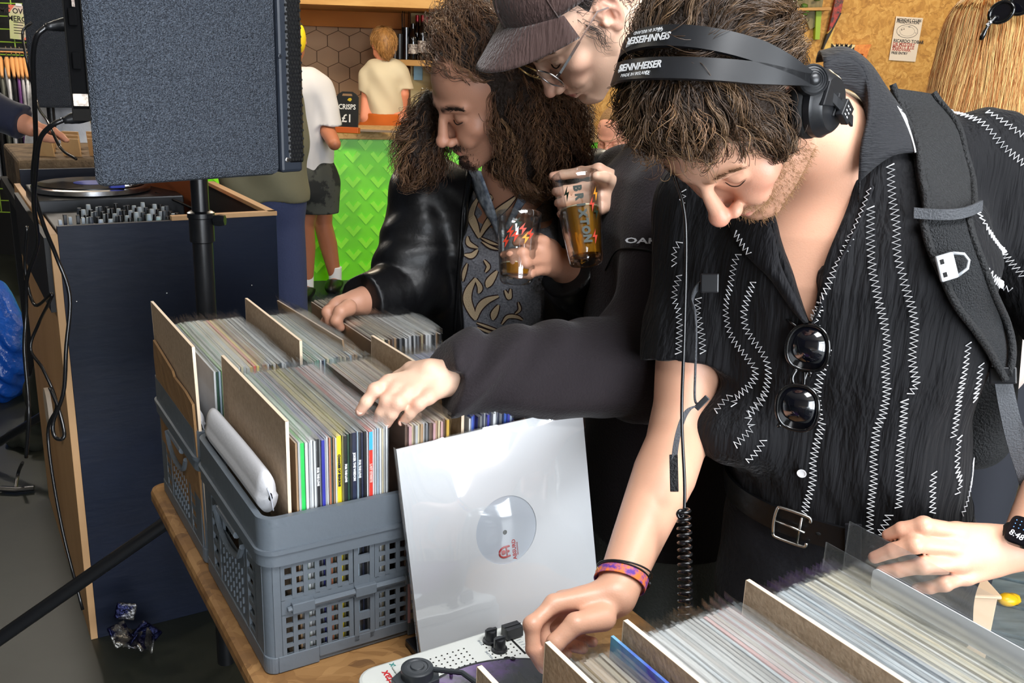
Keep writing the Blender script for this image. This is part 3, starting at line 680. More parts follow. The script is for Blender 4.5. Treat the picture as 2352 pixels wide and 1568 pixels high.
# ---- hair
hb = SDF(); hb.M = HA
hb.ell((0, .028, .058), (.082, .103, .089), 0); hb.ell((0, -.028, .104), (.070, .048, .040), .03); hb.ell((.0, .05, .10), (.07, .07, .05), .03)
for q in (1, -1): hb.ell((q*.068, -.02, .035), (.018, .032, .042), .02)
hb.ell((0, -.125, -.01), (.08, .066, .085), .012, 's'); hb.ell((0, -.128, .045), (.072, .062, .066), .015, 's')
for q in (1, -1): hb.ell((q*.08, -.075, -.03), (.05, .055, .045), .012, 's')
hb.ell((0, .03, -.075), (.1, .12, .062), .02, 's')
hb.M = np.eye(4)
hv, hf = hb.mesh(.006); hb_me = sdf_object('hair', hb, .005, mat('hair_base_brown', S(44, 30, 19), .55, bump=(220, .8, 4)), personA)
tag(hb_me, 'short wavy brown hair')
def flowA(p):
    q = (p-HA[:3, 3])@HA[:3, :3]; o = np.zeros_like(q)
    fr = np.clip((.03-q[:, 1])/.06, 0, 1); o[:, 1] = -1.0*fr+1.3*(1-fr); o[:, 0] = .35*np.sign(q[:, 0])*np.abs(q[:, 0])/.05+.35*fr*np.sin(q[:, 0]*60+q[:, 2]*50); o[:, 2] = -.5*np.clip(np.abs(q[:, 0])/.06, 0, 1)-.3*fr-.2
    o += .5*np.stack([np.sin(q[:, 1]*60+q[:, 0]*50), np.sin(q[:, 0]*60-q[:, 2]*50), np.sin(q[:, 1]*50+1)], 1)
    return o@HA[:3, :3].T
def okA(c): q = (c-HA[:3, 3])@HA[:3, :3]; return ((q[:, 2] > -.02) | (q[:, 1] > 0))*1.0
sd_ = surf_pts(hv, hf, 5200, okA, 5); g_ = np.random.default_rng(4)
clump = sd_[::6]; d2 = np.array([np.argmin(((clump-s_)**2).sum(1)) for s_ in sd_]); sd2, ph2, tn2 = clumped(sd_, 9, .72, 4)
PA = groom(hb, sd2, flowA, 18, .070, lambda u: .003+.024*u*(1.1-u), (.0052, 15), .82, .01, 8, ph=ph2)
PA = PA+g_.normal(size=(len(PA), 1, 3))*.0012
cols = (A3(S(70, 49, 31))*(.55+1.0*tn2)+A3([.10, .07, .04])*tn2**3)*(.7+.7*g_.random((len(PA), 1)))
strands('hair_strands', PA, .00055, M_hair, hb_me, 3, .3, cols)
qf = (sd_-HA[:3, 3])@HA[:3, :3]; sf = sd_[(qf[:, 1] < -.04) & (qf[:, 2] > .02)][:420]
sf, ph3, tn3 = clumped(sf, 7, .7, 6); PA2 = groom(hb, sf, lambda p: flowA(p)+A3([0, 0, -.2]), 20, .040, lambda u: .010+.012*u, (.0085, 24), .8, .0, 12, ph=ph3)
PX = groom(hb, sf[::7], lambda p: flowA(p)+A3([0, 0, -.1]), 22, .034, lambda u: .012+.016*u, (.009, 26), .8, 0, 31); PX = PX[cull(PX, HA, lambda q: (q[..., 1] < -.05) & (q[..., 2] < .060))]; strands('hair_strands', PX, .0005, M_hair, hb_me, 3, .4, A3(S(150, 116, 78))*(.6+.7*g_.random((len(PX), 1))))
k2_ = cull(PA2, HA, lambda q: (q[..., 1] < -.05) & (q[..., 2] < .048)); PA2 = PA2[k2_]; tn3 = tn3[k2_]
strands('hair_strands', PA2, .00055, M_hair, hb_me, 3, .3, A3(S(84, 60, 40))*(.5+1.6*tn3))
# beard: short stubble hairs over the jaw
pv = np.zeros(len(personA.data.vertices)*3, np.float32); personA.data.vertices.foreach_get('co', pv); pv = pv.reshape(-1, 3).astype(float)
def beard(Mh, V, n, L, rad, m, parent, seed, dens, head=None):
    g = np.random.default_rng(seed); q = (V-Mh[:3, 3])@Mh[:3, :3]; w = dens(q); w = w/w.sum(); i = g.choice(len(V), n, p=w); a = q[i]+g.normal(size=(n, 3))*.0012
    o = a*A3([1, 1, 0])+A3([0, .02, 0]); o /= np.linalg.norm(o, axis=1)[:, None]; d = o*.5+A3([0, -.15, -.9])+g.normal(size=(n, 3))*.35; d /= np.linalg.norm(d, axis=1)[:, None]
    l = L*(.5+g.random((n, 1))); P_ = np.stack([a-o*.0012+d*l*u+g.normal(size=(n, 3))*.0003*u for u in np.linspace(0, 1, 4)], 1)
    return strands('beard_stubble', P_@Mh[:3, :3].T+Mh[:3, 3], rad, m, parent, 3, .4)
def densA(q):
    x, y, z = np.abs(q[:, 0]), q[:, 1], q[:, 2]
    jaw = np.clip((-.032-z+.5*np.clip(y+.085, 0, .1))/.02, 0, 1)*(y < -.012)*(z > -.106-.2*np.clip(y+.07, -.05, .1))*(np.linalg.norm(q, axis=1) < .16)
    lip = gauss(q, (0, -.104, -.0605), (.024, .016, .0075)); mo = gauss(q, (0, -.104, -.046), (.024, .016, .006))
    return np.clip(np.maximum(jaw, mo*1.3)*(1-np.clip(lip*2.5, 0, 1)), 0, None)+1e-9
beard(HA, pv, 2600, .0062, .00028, mat('beard_hair', S(150, 112, 74), .5), personA, 3, densA)
# ---------------------------------------------------------------- headphones
M_hp = mat('matte_black_plastic', S(26, 27, 30), .34, spec=.55); M_hpc = mat('soft_black_pad', S(16, 16, 17), .7); M_print = mat('white_print', S(226, 228, 230), .6)
hp = thing('headphones', 'black closed-back headphones with a split headband on the bowed head', 'headphones', hA(.10, .01, 0))
def band_path(yt, n=80, R=.123, z0=.036):
    o = []
    for t in np.linspace(0, math.pi, n):
        s_ = math.sin(t)**.8; o.append((R*.92*math.cos(t), .021+(yt-.021)*s_, z0+(R+.004)*math.sin(t)**.9))
    return A3(o)
bands = []
for yt in (-.020, .016):
    b = band_path(yt); nrm = b-A3([0, .0, .03]); nrm[:, 1] = 0; nrm /= np.linalg.norm(nrm, axis=1)[:, None]; sdv = np.tile(A3([0, 1, 0]), (len(b), 1))
    mb = MB(HA); mb.ribbon(b, .0235*np.clip(np.sin(np.linspace(.35, math.pi-.35, len(b)))*1.4, .6, 1), .005, sdv); ob = mb.build('headband', M_hp, hp, smooth=40); bands.append((ob, b))
for q in (1, -1):
    cu = A3([q*.113, .021, .036]); R = frame([q, -.1, .75], [0, 0, 1])
    mb = MB(HA); mb.lathe([(0.0, -.006), (.0165, -.006), (.0165, .003), (.0145, .0045), (.0145, .0035), (.0118, .0050), (.0118, .0042), (.009, .0058), (.009, .005), (.0068, .0062), (.0068, .0058), (.005, .0078), (.0025, .0088), (0, .009)], 32, M4(R, cu)); mb.build('pivot_cap', M_hp, hp, 30)
    cc = A3([q*.098, .012, -.004]); R = frame([q, .0, -.12], [0, 0, 1])
    mb = MB(HA); mb.lathe([(0, 0), (.034, 0), (.0365, .003), (.0365, .010), (.034, .013), (.031, .019), (.0285, .0215), (0, .0225)], 40, M4(R, cc)); cup = mb.build('ear_cup', M_hp, hp, 35)
    mb = MB(HA); mb.tube([cc+R@A3([.028*math.cos(a), .028*math.sin(a), -.006]) for a in np.linspace(0, 2*math.pi, 33)[:-1]], .011, 12, True); mb.build('ear_pad', M_hpc, hp, 180)
    mb = MB(HA); mb.prism([(-.036, -.004), (.0, -.0135), (.0, .0135)], .021, .0245, M4(R, cc)); mb.prism([(.03, -.014), (.004, -.004), (.004, .004), (.03, .014)], .020, .0250, M4(R, cc)); mb.build('cup_ridge', M_hp, cup, bev=.001)
    # slider arm from the pivot over the cup
    a0 = cu+A3([q*.004, 0, 0]); a1 = cc+R@A3([0, 0, .027]); a2 = a1+(a1-a0)*.72+A3([q*-.004, 0, 0])
    mb = MB(HA); mb.ribbon(lin_path([a0, a1, a2], 9), .0125, .0045, np.tile(A3([0, .9, .45]), (9, 1))); mb.build('slider_arm', M_hp, hp, bev=.0012)
    Rc = frame(A3([q, 0, -.1]), a2-a1); mb = MB(HA); mb.box((-.010, -.0105, -.004), (.010, .0105, .0045), R=Rc, c=a1+(a2-a1)*.42); clip = mb.build('slider_clip', M_hp, hp, bev=.001)
    mb = MB(HA)
    for i in range(3):
        for j in range(2): mb.box((-.002, -.0007, 0), (.001, .0007, .0003), R=Rc, c=a1+(a2-a1)*.42+Rc@A3([-.004+.006*j, -.006+.005*i, .0045]))
    mb.build('clip_print', M_print, clip)
def band_text(i, txt, t0, size, dy, flip, sx=1.0, bold=0.0):
    ob, b = bands[i]; k = int(t0*79); c = b[k]; tg = unit(b[min(79, k+2)]-b[k-2]); up = A3([0, 1, 0]) if not flip else A3([0, -1, 0]); x = tg if False else -tg*(-1)
    nrm = unit(np.cross(tg, A3([0, 1, 0]))); nrm = nrm if nrm@(c-A3([0, 0, .03])) > 0 else -nrm
    xx = np.cross(up, nrm); R = np.stack([xx, np.cross(nrm, xx), nrm], 1); Mt = HA@M4(R, c+A3([0, dy, 0])+nrm*.0029); return text_mesh('brand_print', txt, size, Mt, M_print, ob, .0001, sx=sx, bold=bold)
for i, fl in ((0, 0), (1, 1)):
    band_text(i, 'SENNHEISER', .535, .0112, .002 if not fl else -.002, fl, 1.05, .0003)
    band_text(i, 'MADE IN IRELAND', .55, .0054, -.0065 if not fl else .0065, fl)
    band_text(i, 'CE', .50, .0062, -.0062 if not fl else .0062, fl)
    ob, b = bands[i]; k = 50; c = b[k]; tg = unit(b[52]-b[48]); nrm = unit(np.cross(tg, A3([0, 1, 0]))); nrm = nrm if nrm@(c-A3([0, 0, .03])) > 0 else -nrm
    up = A3([0, 1, 0])*(1 if not fl else -1); xx = np.cross(up, nrm); R = np.stack([xx, up, nrm], 1)
    mb = MB(HA@M4(R, c+nrm*.0029+A3([0, .002*(1 if not fl else -1), 0]))); w, h_ = .0052, .0042
    for a_, b_ in (((-w, -h_), (w, -h_+.0008)), ((-w, h_-.0008), (w, h_)), ((-w, -h_), (-w+.0008, h_)), ((w-.0008, -h_), (w, h_))): mb.box((*a_, 0), (*b_, .0002))
    mb.prism([(-.003, -h_), (-.0015, -h_), (.0003, h_), (-.0012, h_)], 0, .0002); mb.prism([(.0012, -h_), (.0027, -h_), (.0040, h_), (.0025, h_)], 0, .0002); mb.build('brand_print', M_print, ob)
# cable with a coiled lower half
M_cable = mat('glossy_black_rubber', S(20, 20, 22), .22, spec=.7)
cab = [hA(-.10, -.01, -.03), P(1545, 380, 1.17), P(1569, 470, 1.19), P(1576, 560, 1.205), P(1572, 760, 1.22), P(1566, 950, 1.215), P(1572, 1100, 1.21), P(1572, 1172, 1.205)]
mb = MB(); mb.tube(smooth_path(cab, 60), .0021, 8); cb_ = mb.build('cable', M_cable, hp, 180)
ax = lin_path(smooth_path([P(1570, 1168, 1.205), P(1573, 1260, 1.2), P(1574, 1440, 1.19), P(1574, 1560, 1.18), P(1560, 1700, 1.2)], 400), 400); turns = 33; tt = np.linspace(0, turns*2*math.pi, 700); ctr = np.stack([np.interp(np.linspace(0, 1, 700), np.linspace(0, 1, 400), ax[:, k]) for k in range(3)], 1)
t_, X_, Y_ = frames_along(ctr); co = ctr+(X_*np.cos(tt)[:, None]+Y_*np.sin(tt)[:, None])*.0078
mb = MB(); mb.tube(co, .0021, 7); mb.tube(smooth_path([P(1572, 1172, 1.205), P(1562, 1172, 1.2), P(1556, 1180, 1.2), P(1562, 1190, 1.2), P(1570, 1184, 1.2)], 16), .0021, 6); mb.build('coiled_cord', M_cable, cb_, 180)
# ---------------------------------------------------------------- backpack, sunglasses, watch, wristbands
M_pack = mat('black_pack_cloth', S(15, 16, 18), .75, sheen=.03, bump=(300, .5, 2)); M_web = mat('grey_webbing', S(66, 68, 72), .7, bump=(400, .3, 2)); M_mesh = mat('black_spacer_mesh', S(30, 32, 35), .8, bump=(500, .9, 2))
bk = thing('backpack', 'black backpack with padded shoulder strap worn over the striped shirt', 'backpack', tA(0, .24, 0))
sb_ = SDF(); sb_.M = TAo; sb_.box((.075, .235, LA*.44), (.155, .085, .28), .02, r=.06); sb_.box((.07, .325, LA*.32), (.12, .04, .15), .03, r=.035); sb_.M = np.eye(4); sdf_object('pack_body', sb_, .01, M_pack, bk)
treeP = bvh(shirtA)
el_ = [(2048, 222), (2076, 300), (2100, 400), (2120, 512)]; er_ = [(2138, 240), (2182, 310), (2202, 400), (2216, 500)]
pu = patch('shoulder_strap', el_, er_, 26, 8, .010, M_pack, bk, .012, tree=treeP, bulge=.008)
el2 = [(2112, 505), (2140, 600), (2186, 690), (2246, 790), (2288, 868)]; er2 = [(2206, 505), (2226, 570), (2254, 650), (2288, 735), (2302, 800), (2296, 862)]
pl = patch('strap_pad', el2, er2, 26, 8, .008, M_mesh, bk, .009, tree=treeP, bulge=.006)
for a_, b_, w_ in ((el_, .016, .0045), (er_, .016, .0045), (el2, .012, .005), (er2, .012, .005)):
    p, n = cast_path(treeP, a_, 30, b_, sm=6); mb = MB(); mb.tube(p, w_, 8); mb.build('strap_piping', M_pack, bk, 180)
p, n = cast_path(treeP, [(2085, 500), (2150, 512), (2225, 500)], 14, .024, sm=4); mb = MB(); mb.ribbon(p, .013, .0025, np.tile(upA, (14, 1))); mb.build('strap_loop', M_web, bk)
mbx, n = cast(treeP, 2150, 612, .026); R = frame(n, unit(xA*.9+upA*.25)); mb = MB(M4(R, mbx)); mb.box((-.011, -.016, -.003), (.011, .016, .003)); tg_ = mb.build('strap_clip', mat('silver_plastic', S(196, 200, 204), .35, .3), bk, bev=.002)
mb = MB(M4(R, mbx)); mb.tube([(.011, -.014, 0), (.024, -.009, 0), (.028, 0, 0), (.024, .009, 0), (.011, .014, 0)], .002, 6); mb.build('clip_ring', mat('silver_plastic'), tg_, 180)
mb = MB(M4(R, mbx)); mb.box((-.008, .005, .0028), (-.003, .011, .0034)); mb.box((-.008, -.011, .0028), (-.003, -.005, .0034)); mb.build('clip_slots', mat('hole_black'), tg_)
def strap(name, px, d, w, m, parent, th=.0018, side=None):
    p = smooth_path([P(x, y, dd) for (x, y), dd in zip(px, d)], 26); mb = MB(); sd = np.tile(A3(side if side is not None else cR), (26, 1)); mb.ribbon(p, w, th, sd); return mb.build(name, m, parent)
strap('loose_strap', [(2300, 870), (2312, 940), (2330, 1020), (2352, 1090), (2365, 1140)], [1.24, 1.25, 1.27, 1.3, 1.32], .020, M_web, bk)
strap('loose_strap', [(2312, 880), (2330, 960), (2352, 1010), (2390, 1060)], [1.26, 1.27, 1.29, 1.31], .016, M_web, bk)
mb = MB(); c = P(2304, 862, 1.235); mb.box((-.016, -.011, -.004), (.016, .011, .004), R=frame(unit(CAM-c), cR), c=c); mb.build('ladder_buckle', M_hp, bk, bev=.002)
strap('sternum_strap', [(1644, 652), (1622, 648), (1600, 662), (1590, 690), (1597, 716)], [1.27]*3+[1.26, 1.26], .010, M_web, bk, side=upA)
mb = MB(); mb.tube(smooth_path([P(1596, 712, 1.255), P(1599, 760, 1.255), P(1597, 850, 1.255), P(1596, 915, 1.255), P(1604, 930, 1.25)], 30), .0017, 6); mb.build('sternum_cord', M_web, bk, 180)
strap('sternum_strap', [(1606, 930), (1580, 942), (1562, 980), (1550, 1040), (1546, 1122)], [1.25, 1.248, 1.245, 1.24, 1.24], .0075, M_web, bk)
mb = MB(); c = P(1612, 925, 1.25); mb.box((-.011, -.004, -.003), (.011, .004, .003), R=frame(unit(CAM-c), unit(cR*.7+cU*.7)), c=c); mb.build('slide_buckle', M_hp, bk, bev=.001)
mb = MB(); c = P(1548, 1086, 1.238); mb.box((-.0055, -.024, -.002), (.0055, .024, .002), R=frame(unit(CAM-c), cR), c=c); mb.build('strap_end', M_pack, bk, bev=.001)
mb = MB(); c = P(1630, 650, 1.262); mb.box((-.012, -.013, -.003), (.012, .013, .003), R=frame(unit(CAM-c), cR), c=c); mb.build('side_buckle', M_hp, bk, bev=.002)
# sunglasses hooked into the open neckline
M_gl = mat('black_acetate', S(12, 12, 13), .12, spec=.8); M_lens = mat('dark_lens', S(8, 9, 16), .03, spec=1.0, coat=.6)
q0, n0 = cast(treeS, 1838, 862, 0.0); nn = unit(n0*.6+unit(CAM-q0)*.5); c1 = CAM+unit(ray(1856, 800))*(np.linalg.norm(q0-CAM)-.030); c2 = CAM+unit(ray(1832, 938))*(np.linalg.norm(q0-CAM)-.026)
sg = thing('sunglasses', 'black sunglasses folded and hooked into the open shirt neckline', 'sunglasses', (c1+c2)/2)
ax_ = unit(c2-c1); Rg = frame(nn, np.cross(ax_, nn)*1.0)
def rim(c, a, b): return [c+Rg@A3([a*math.copysign(abs(math.cos(t))**.8, math.cos(t))*(1+.10*math.cos(t)*0+.08*math.sin(t)*s1), b*math.copysign(abs(math.sin(t))**.85, math.sin(t)), .003*math.cos(t*2)]) for t in np.linspace(0, 2*math.pi, 41)[:-1]]
for c, s1 in ((c1, .5), (c2, -.5)):
    mb = MB(); mb.tube(rim(c, .0265, .0305), .0028, 8, True); fr_ = mb.build('rim', M_gl, sg, 180)
    G = [c-nn*.001]; rr = rim(c, .0258, .0298); mb = MB(); mb.add([c+nn*.0015]+rr, [(0, i+1, (i+1) % 40+1) for i in range(40)]); mb.build('lens', M_lens, sg, 180, solid=.0012)
mb = MB(); mb.tube(smooth_path([c1+Rg@A3([.010, 0, 0])+ax_*.029, (c1+c2)/2+Rg@A3([.013, 0, .003]), c2+Rg@A3([.010, 0, 0])-ax_*.029], 12), .0028, 8); mb.tube([c1-Rg@A3([.008, 0, .002])+ax_*.030, c1-Rg@A3([.006, 0, .006])+ax_*.036], .0025, 6); mb.build('bridge', M_gl, sg, 180)
xo = Rg[:, 0]; 
mb = MB(); mb.tube(smooth_path([c1-ax_*.026+xo*.018, c1-ax_*.031+xo*.028, c1-ax_*.030+xo*.032-nn*.008, c1-ax_*.012+xo*.016-nn*.016, c1+ax_*.05-nn*.012, c1+ax_*.10-nn*.010], 24), .0028, 8, flat=.6); mb.build('temple', M_gl, sg, 180)
mb = MB(); mb.tube(smooth_path([c2+ax_*.026+xo*.018, c2+ax_*.029+xo*.021-nn*.006, c2+ax_*.012+xo*.014-nn*.013, c2-ax_*.04-nn*.014, c2-ax_*.09-nn*.012], 20), .0028, 8, flat=.6); mb.build('temple', M_gl, sg, 180)
# watch
wc = P(2346, 1222, 1.222); wd = unit(elLA-wrLA); wn = unit(unit(CAM-wc)*.9+cU*.55-cR*.25); Rw = frame(wn, unit(np.cross(wd, wn)))
wt = thing('smartwatch', 'black smartwatch with a dark screen on the wrist of the hand at the hip', 'watch', wc)
mb = MB(M4(Rw, wc)); mb.prism([(.0165*math.copysign(abs(math.cos(t))**.45, math.cos(t)), .0195*math.copysign(abs(math.sin(t))**.45, math.sin(t))) for t in np.linspace(0, 2*math.pi, 37)[:-1]], -.005, .005); mb.build('case', M_gl, wt, smooth=40, bev=.001)
mb = MB(M4(Rw, wc)); mb.prism([(.0148*math.copysign(abs(math.cos(t))**.45, math.cos(t)), .0178*math.copysign(abs(math.sin(t))**.45, math.sin(t))) for t in np.linspace(0, 2*math.pi, 37)[:-1]], .005, .0058); scn = mb.build('screen', mat('black_screen', (.004, .004, .006), .08, coat=.5), wt)
M_dig = mat('lit_digits', (.8, .8, .85), .5, emit=((.9, .95, 1), 1.2))
text_mesh('digits', '8:48', .011, M4(Rw@eul(-12, 0)[:, [0, 1, 2]], wc)@M4(np.eye(3), A3([0, -.008, .006])), M_dig, scn, .0001)
mb = MB(M4(Rw, wc))
for i in range(12): mb.ball(((i % 4)*.006-.009, .002+(i//4)*.005, .0059), (.0008, .0008, .0002), 6)
mb.build('icons', mat('blue_glow', (.1, .3, .9), .5, emit=((.2, .4, 1), .8)), scn)
Rb = frame(wd, wn); bc = wc-wn*.028
mb = MB(); mb.tube([bc+Rb@A3([.0275*math.cos(t), .0305*math.sin(t), 0]) for t in np.linspace(0, 2*math.pi, 41)[:-1]], .011, 6, True, flat=.2, up=wd); mb.build('watch_strap', M_hpc, wt, 40)
# festival wristband and beaded bracelet on the other wrist
fd = unit(elRA-wrRA); wb = wrRA+fd*.022; Rb = frame(fd, cR)
M_fest = mat('printed_band', S(230, 120, 50), .6, noise=(90, S(96, 52, 150), .35)); M_bead = mat('black_cord', S(16, 15, 15), .5)
def around(r1, r2, n, c=wb, tilt=0): return [c+Rb@A3([r1*math.cos(t), r2*math.sin(t), tilt*math.sin(t+.6)]) for t in np.linspace(0, 2*math.pi, n+1)[:-1]]
mb = MB(); pth = A3(around(.0325, .0320, 48, tilt=.006)); sdv = np.tile(fd, (49, 1)); mb.ribbon(np.vstack([pth, pth[:1]]), .015, .0012, sdv); wbn = mb.build('wristband', M_fest, None); tag(wbn, 'orange and purple printed fabric wristband on the wrist above the turntable', 'wristband')
mb = MB()
for k in (8, 14, 20, 27): 
    t = k/48*2*math.pi
    c = pth[k]; nr = unit(c-wb); mb.prism([(-.004, -.005), (.001, 0), (-.002, .006), (.004, .001)], .0006, .0010, M4(frame(nr, fd), c))
mb.build('band_print', mat('band_orange', S(250, 196, 120), .6), wbn)
bb = wrRA+fd*.036
br = thing('bracelet', 'thin black cord bracelet with beads above the printed wristband', 'bracelet', bb)
mb = MB(); mb.tube(around(.0345, .0335, 40, bb, .012), .0012, 6, True); mb.tube(around(.0335, .034, 40, bb-fd*.006, .008), .0010, 6, True); mb.build('cord', M_bead, br, 180)
mb = MB()
for c in around(.035, .034, 60, bb-fd*.008, .004)[:14]: mb.ball(c, .0024, 8)
mb.build('beads', M_bead, br, 180)
# ---------------------------------------------------------------- person in brown cap and dark fleece
HB = M4(eul(-75.4, 58, 14), A3([.087, 1.584, 1.660])); hB = lambda x, y, z: HB[:3, :3]@A3([x, y, z])+HB[:3, 3]
nbB = P(1548, 282, 1.67); pelB = P(1512, 1085, 1.84); upB = unit(nbB-pelB); LB = np.linalg.norm(nbB-pelB)
frB = unit(A3([-.95, -.30, 0])); yB = -unit(frB-upB*(frB@upB)); xB = np.cross(yB, upB); TB = M4(np.stack([xB, yB, upB], 1), pelB)
def tB(x, y, z): return TB[:3, :3]@A3([x, y, z])+pelB
shBL = P(1575, 455, 1.58); elBL = P(1484, 838, 1.55); wrBL = P(1012, 868, 1.385)
shBR = tB(-.185, .0, LB*.82); elBR = tB(-.17, .03, LB*.38); wrBR = P(1388, 520, 1.76)
def fingersB():
    D = 1.345
    f = [[(882, 900, D), (850, 905, D-.012), (832, 922, D-.004), (822, 940, D+.004)] if False else [(905, 872, D+.01), (868, 893, D-.006), (846, 920, D-.004), (828, 944, D+.006)],
         [(930, 890, D), (892, 905, D-.016), (868, 936, D-.010), (888, 968, D+.004)], [(955, 905, D), (915, 914, D-.016), (892, 940, D-.012), (882, 966, D+.002)],
         [(985, 915, D+.002), (962, 925, D-.010), (942, 948, D-.006), (924, 968, D+.004)]]
    f = [[(893, 878, D+.016), (862, 896, D+.002), (842, 922, D), (827, 944, D+.006)], [(912, 893, D+.006), (890, 920, D-.008), (876, 948, D-.002), (868, 962, D+.006)],
         [(940, 903, D), (915, 925, D-.012), (900, 950, D-.008), (888, 972, D+.002)], [(985, 912, D), (962, 928, D-.008), (942, 950, D-.004), (924, 970, D+.004)]]
    return [[P(*q) for q in k] for k in f], [P(985, 850, D+.03), P(945, 850, D+.05), P(915, 868, D+.06), P(892, 890, D+.062)]
gB_top, gB_bot = P(1322, 404, 1.665), P(1347, 606, 1.64)
def fingersBR():
    ax = unit(gB_top-gB_bot); c = gB_bot+(gB_top-gB_bot)*.86; away = unit(c-CAM); right = unit(np.cross(away, ax)); 
    if right@cR < 0: right = -right
    f = []
    for i in range(4):
        o = ax*(.02-.021*i); r = .044-.002*i; ang = [20, 75, 120, 155]
        if i == 0: o = ax*.028
        f.append([c+o+right*(r*math.cos(math.radians(a)))+away*(r*math.sin(math.radians(a))) for a in ang])
    th = [c+ax*(-.01)+right*.066+away*.036, c+ax*.004+right*.058+away*.01, c+ax*.012+right*.048-away*.012, c+ax*.016+right*.036-away*.028]
    w = c+right*.088+away*.058-ax*.02
    return f, th, w
sB = SDF(); head_ops(sB, HB, nose=1.0, jaw=.98, ears=(1, -1), lipfull=1.1)
sB.chain([hB(0, .03, -.02), hB(0, .04, -.08), nbB], [.056, .056, .064], .03)
sB.M = TB; sB.loft([(0, 0, 0, .15, .10), (.5*LB, 0, 0, .155, .105), (.8*LB, 0, 0, .15, .095), (.97*LB, 0, .01, .07, .06)], .04); sB.M = np.eye(4)
fBR, tBR, wrBR = fingersBR()
for sh, el, wr in ((shBL, elBL, wrBL), (shBR, elBR, wrBR)): sB.chain([sh, el, .5*el+.5*wr, wr], [.052, .043, .037, .0265], .03)
fB, thB = fingersB(); hand_ops(sB, wrBL, fB, thB, palm=P(930, 905, 1.37)-P(930, 890, 1.35)); hand_ops(sB, wrBR, fBR, tBR)
skinB = mat('skin_pale', S(232, 190, 164), .45, sss=.08, attr='Col', bump=(420, .05, 2)); baseB = S(233, 192, 166)
def colB(V):
    c = face_col(V, HB, baseB, lips=S(196, 112, 108), blush=.34, brow=S(96, 74, 60), red=S(226, 120, 104), stubble=.06, stub_col=S(150, 112, 90))
    for fs in (fB, fBR):
        for q in fs:
            m = np.maximum(.5*gauss(V, q[1], .011), .45*gauss(V, q[3], .011))[:, None]; c = c*(1-m)+A3(S(216, 128, 108))*m; m = .35*gauss(V, q[0], .012)[:, None]; c = c*(1-m)+A3(S(216, 128, 108))*m
    return c
def fineB(V):
    q = (V-HB[:3, 3])@HB[:3, :3]; return (np.linalg.norm(q-A3([.03, -.045, -.02]), axis=1) < .125) & (q[:, 0] > -.02)
personB = sdf_object('person', sB, .0036, skinB, fine=fineB, colf=colB); tag(personB, 'person in brown cap and glasses with dark fleece, reaching into the record crates', 'person')
lash('eyelashes', HB, M_lash, personB); brow_strands('eyebrows', HB, mat('brow_hair'), personB, 80)
nails('fingernails', [(q[3]+unit(CAM-q[3])*.0058, unit(q[3]-q[2]), unit(unit(CAM-q[3])+A3([0, 0, .4])), 1.0) for q in fB], M_nail, personB)
# fleece
M_fleece = mat('charcoal_fleece', S(44, 39, 42), .9, spec=.2, sheen=.12, bump=(260, .22, 3)); M_fl2 = mat('dark_panel_cloth', S(36, 35, 42), .7, sheen=.15)
sf = SDF(); sf.M = TB; sf.loft([(-.10, 0, 0, .185, .135), (.05, 0, 0, .185, .135), (.45*LB, 0, 0, .185, .135), (.72*LB, 0, 0, .19, .128), (.86*LB, 0, .005, .16, .11), (.95*LB, 0, .008, .10, .08), (LB, 0, .01, .085, .075)], .03); sf.M = np.eye(4)
cufB = wrBL+(elBL-wrBL)*.03; f0 = elBL+(wrBL-elBL)*.5
sf.chain([shBL, .5*(shBL+elBL), elBL+A3([.02, 0, .005])], [.082, .082, .086], .05); sf.chain([elBL, f0+A3([0, 0, .004]), wrBL+(elBL-wrBL)*.18, cufB-(elBL-wrBL)*.05], [.084, .078, .062, .052], .05, caps=[(cufB, wrBL-elBL)])
sf.chain([shBR, elBR, wrBR+(elBR-wrBR)*.15], [.075, .075, .055], .04)
sf.chain([nbB+upB*.02+xB*.05, nbB-yB*.05+upB*.01, nbB+upB*.02-xB*.05], .03, .02)
dF = unit(wrBL-elBL)
def foldB(p):
    t = (p-elBL)@dF; L_ = np.linalg.norm(wrBL-elBL); on = np.clip(t/.05, 0, 1)*(t < L_+.05); a = .0024+.0065*np.clip((t-L_*.6)/.1, 0, 1)
    return on*a*np.sin(t*62+3.5*np.sin(p[:, 2]*24+t*11)+2.0*np.sin(p[:, 1]*19))+.004*np.sin(t*21+p[:, 2]*30)*on+.003*np.sin(p[:, 2]*22+p[:, 0]*18)*np.sin(p[:, 0]*20+1)
sf.ell(nbB+upB*.05, (.066, .066, .07), .008, 's'); sf.ell(wrBL-dF*-.012, .034, .006, 's')
sf.fold(foldB); fleece = sdf_object('fleece', sf, .0055, M_fleece, personB); tag(fleece, 'charcoal fleece pullover')
treeF = bvh(fleece)
p, n = cast_path(treeF, [(1392, 620), (1420, 575), (1470, 572), (1530, 585)], 20, .002); mb = MB(); mb.tube(p, .0016, 6); mb.build('seam', mat('seam_black', S(14, 14, 16), .8), fleece, 180)
q, n = cast(treeF, 1503, 555, .003); R = frame(n, unit(P(1520, 559, 1.5)-P(1460, 550, 1.5))); text_mesh('chest_logo', 'OAKLEY', .0125, M4(R, q), mat('logo_white', S(205, 205, 210), .6), fleece, .0004, sx=2.1, bold=.0003)
sp = SDF(); hp_ = [tB(.085, 0, -.05), tB(-.085, 0, -.05)]
for h in hp_: sp.chain([h, A3([h[0], h[1]-.02, .5]), A3([h[0]+.03, h[1]+.03, .08])], [.1, .08, .07], .03)
sdf_object('trousers', sp, .01, mat('grey_denim', S(92, 94, 92), .85, bump=(200, .3, 3)), personB)
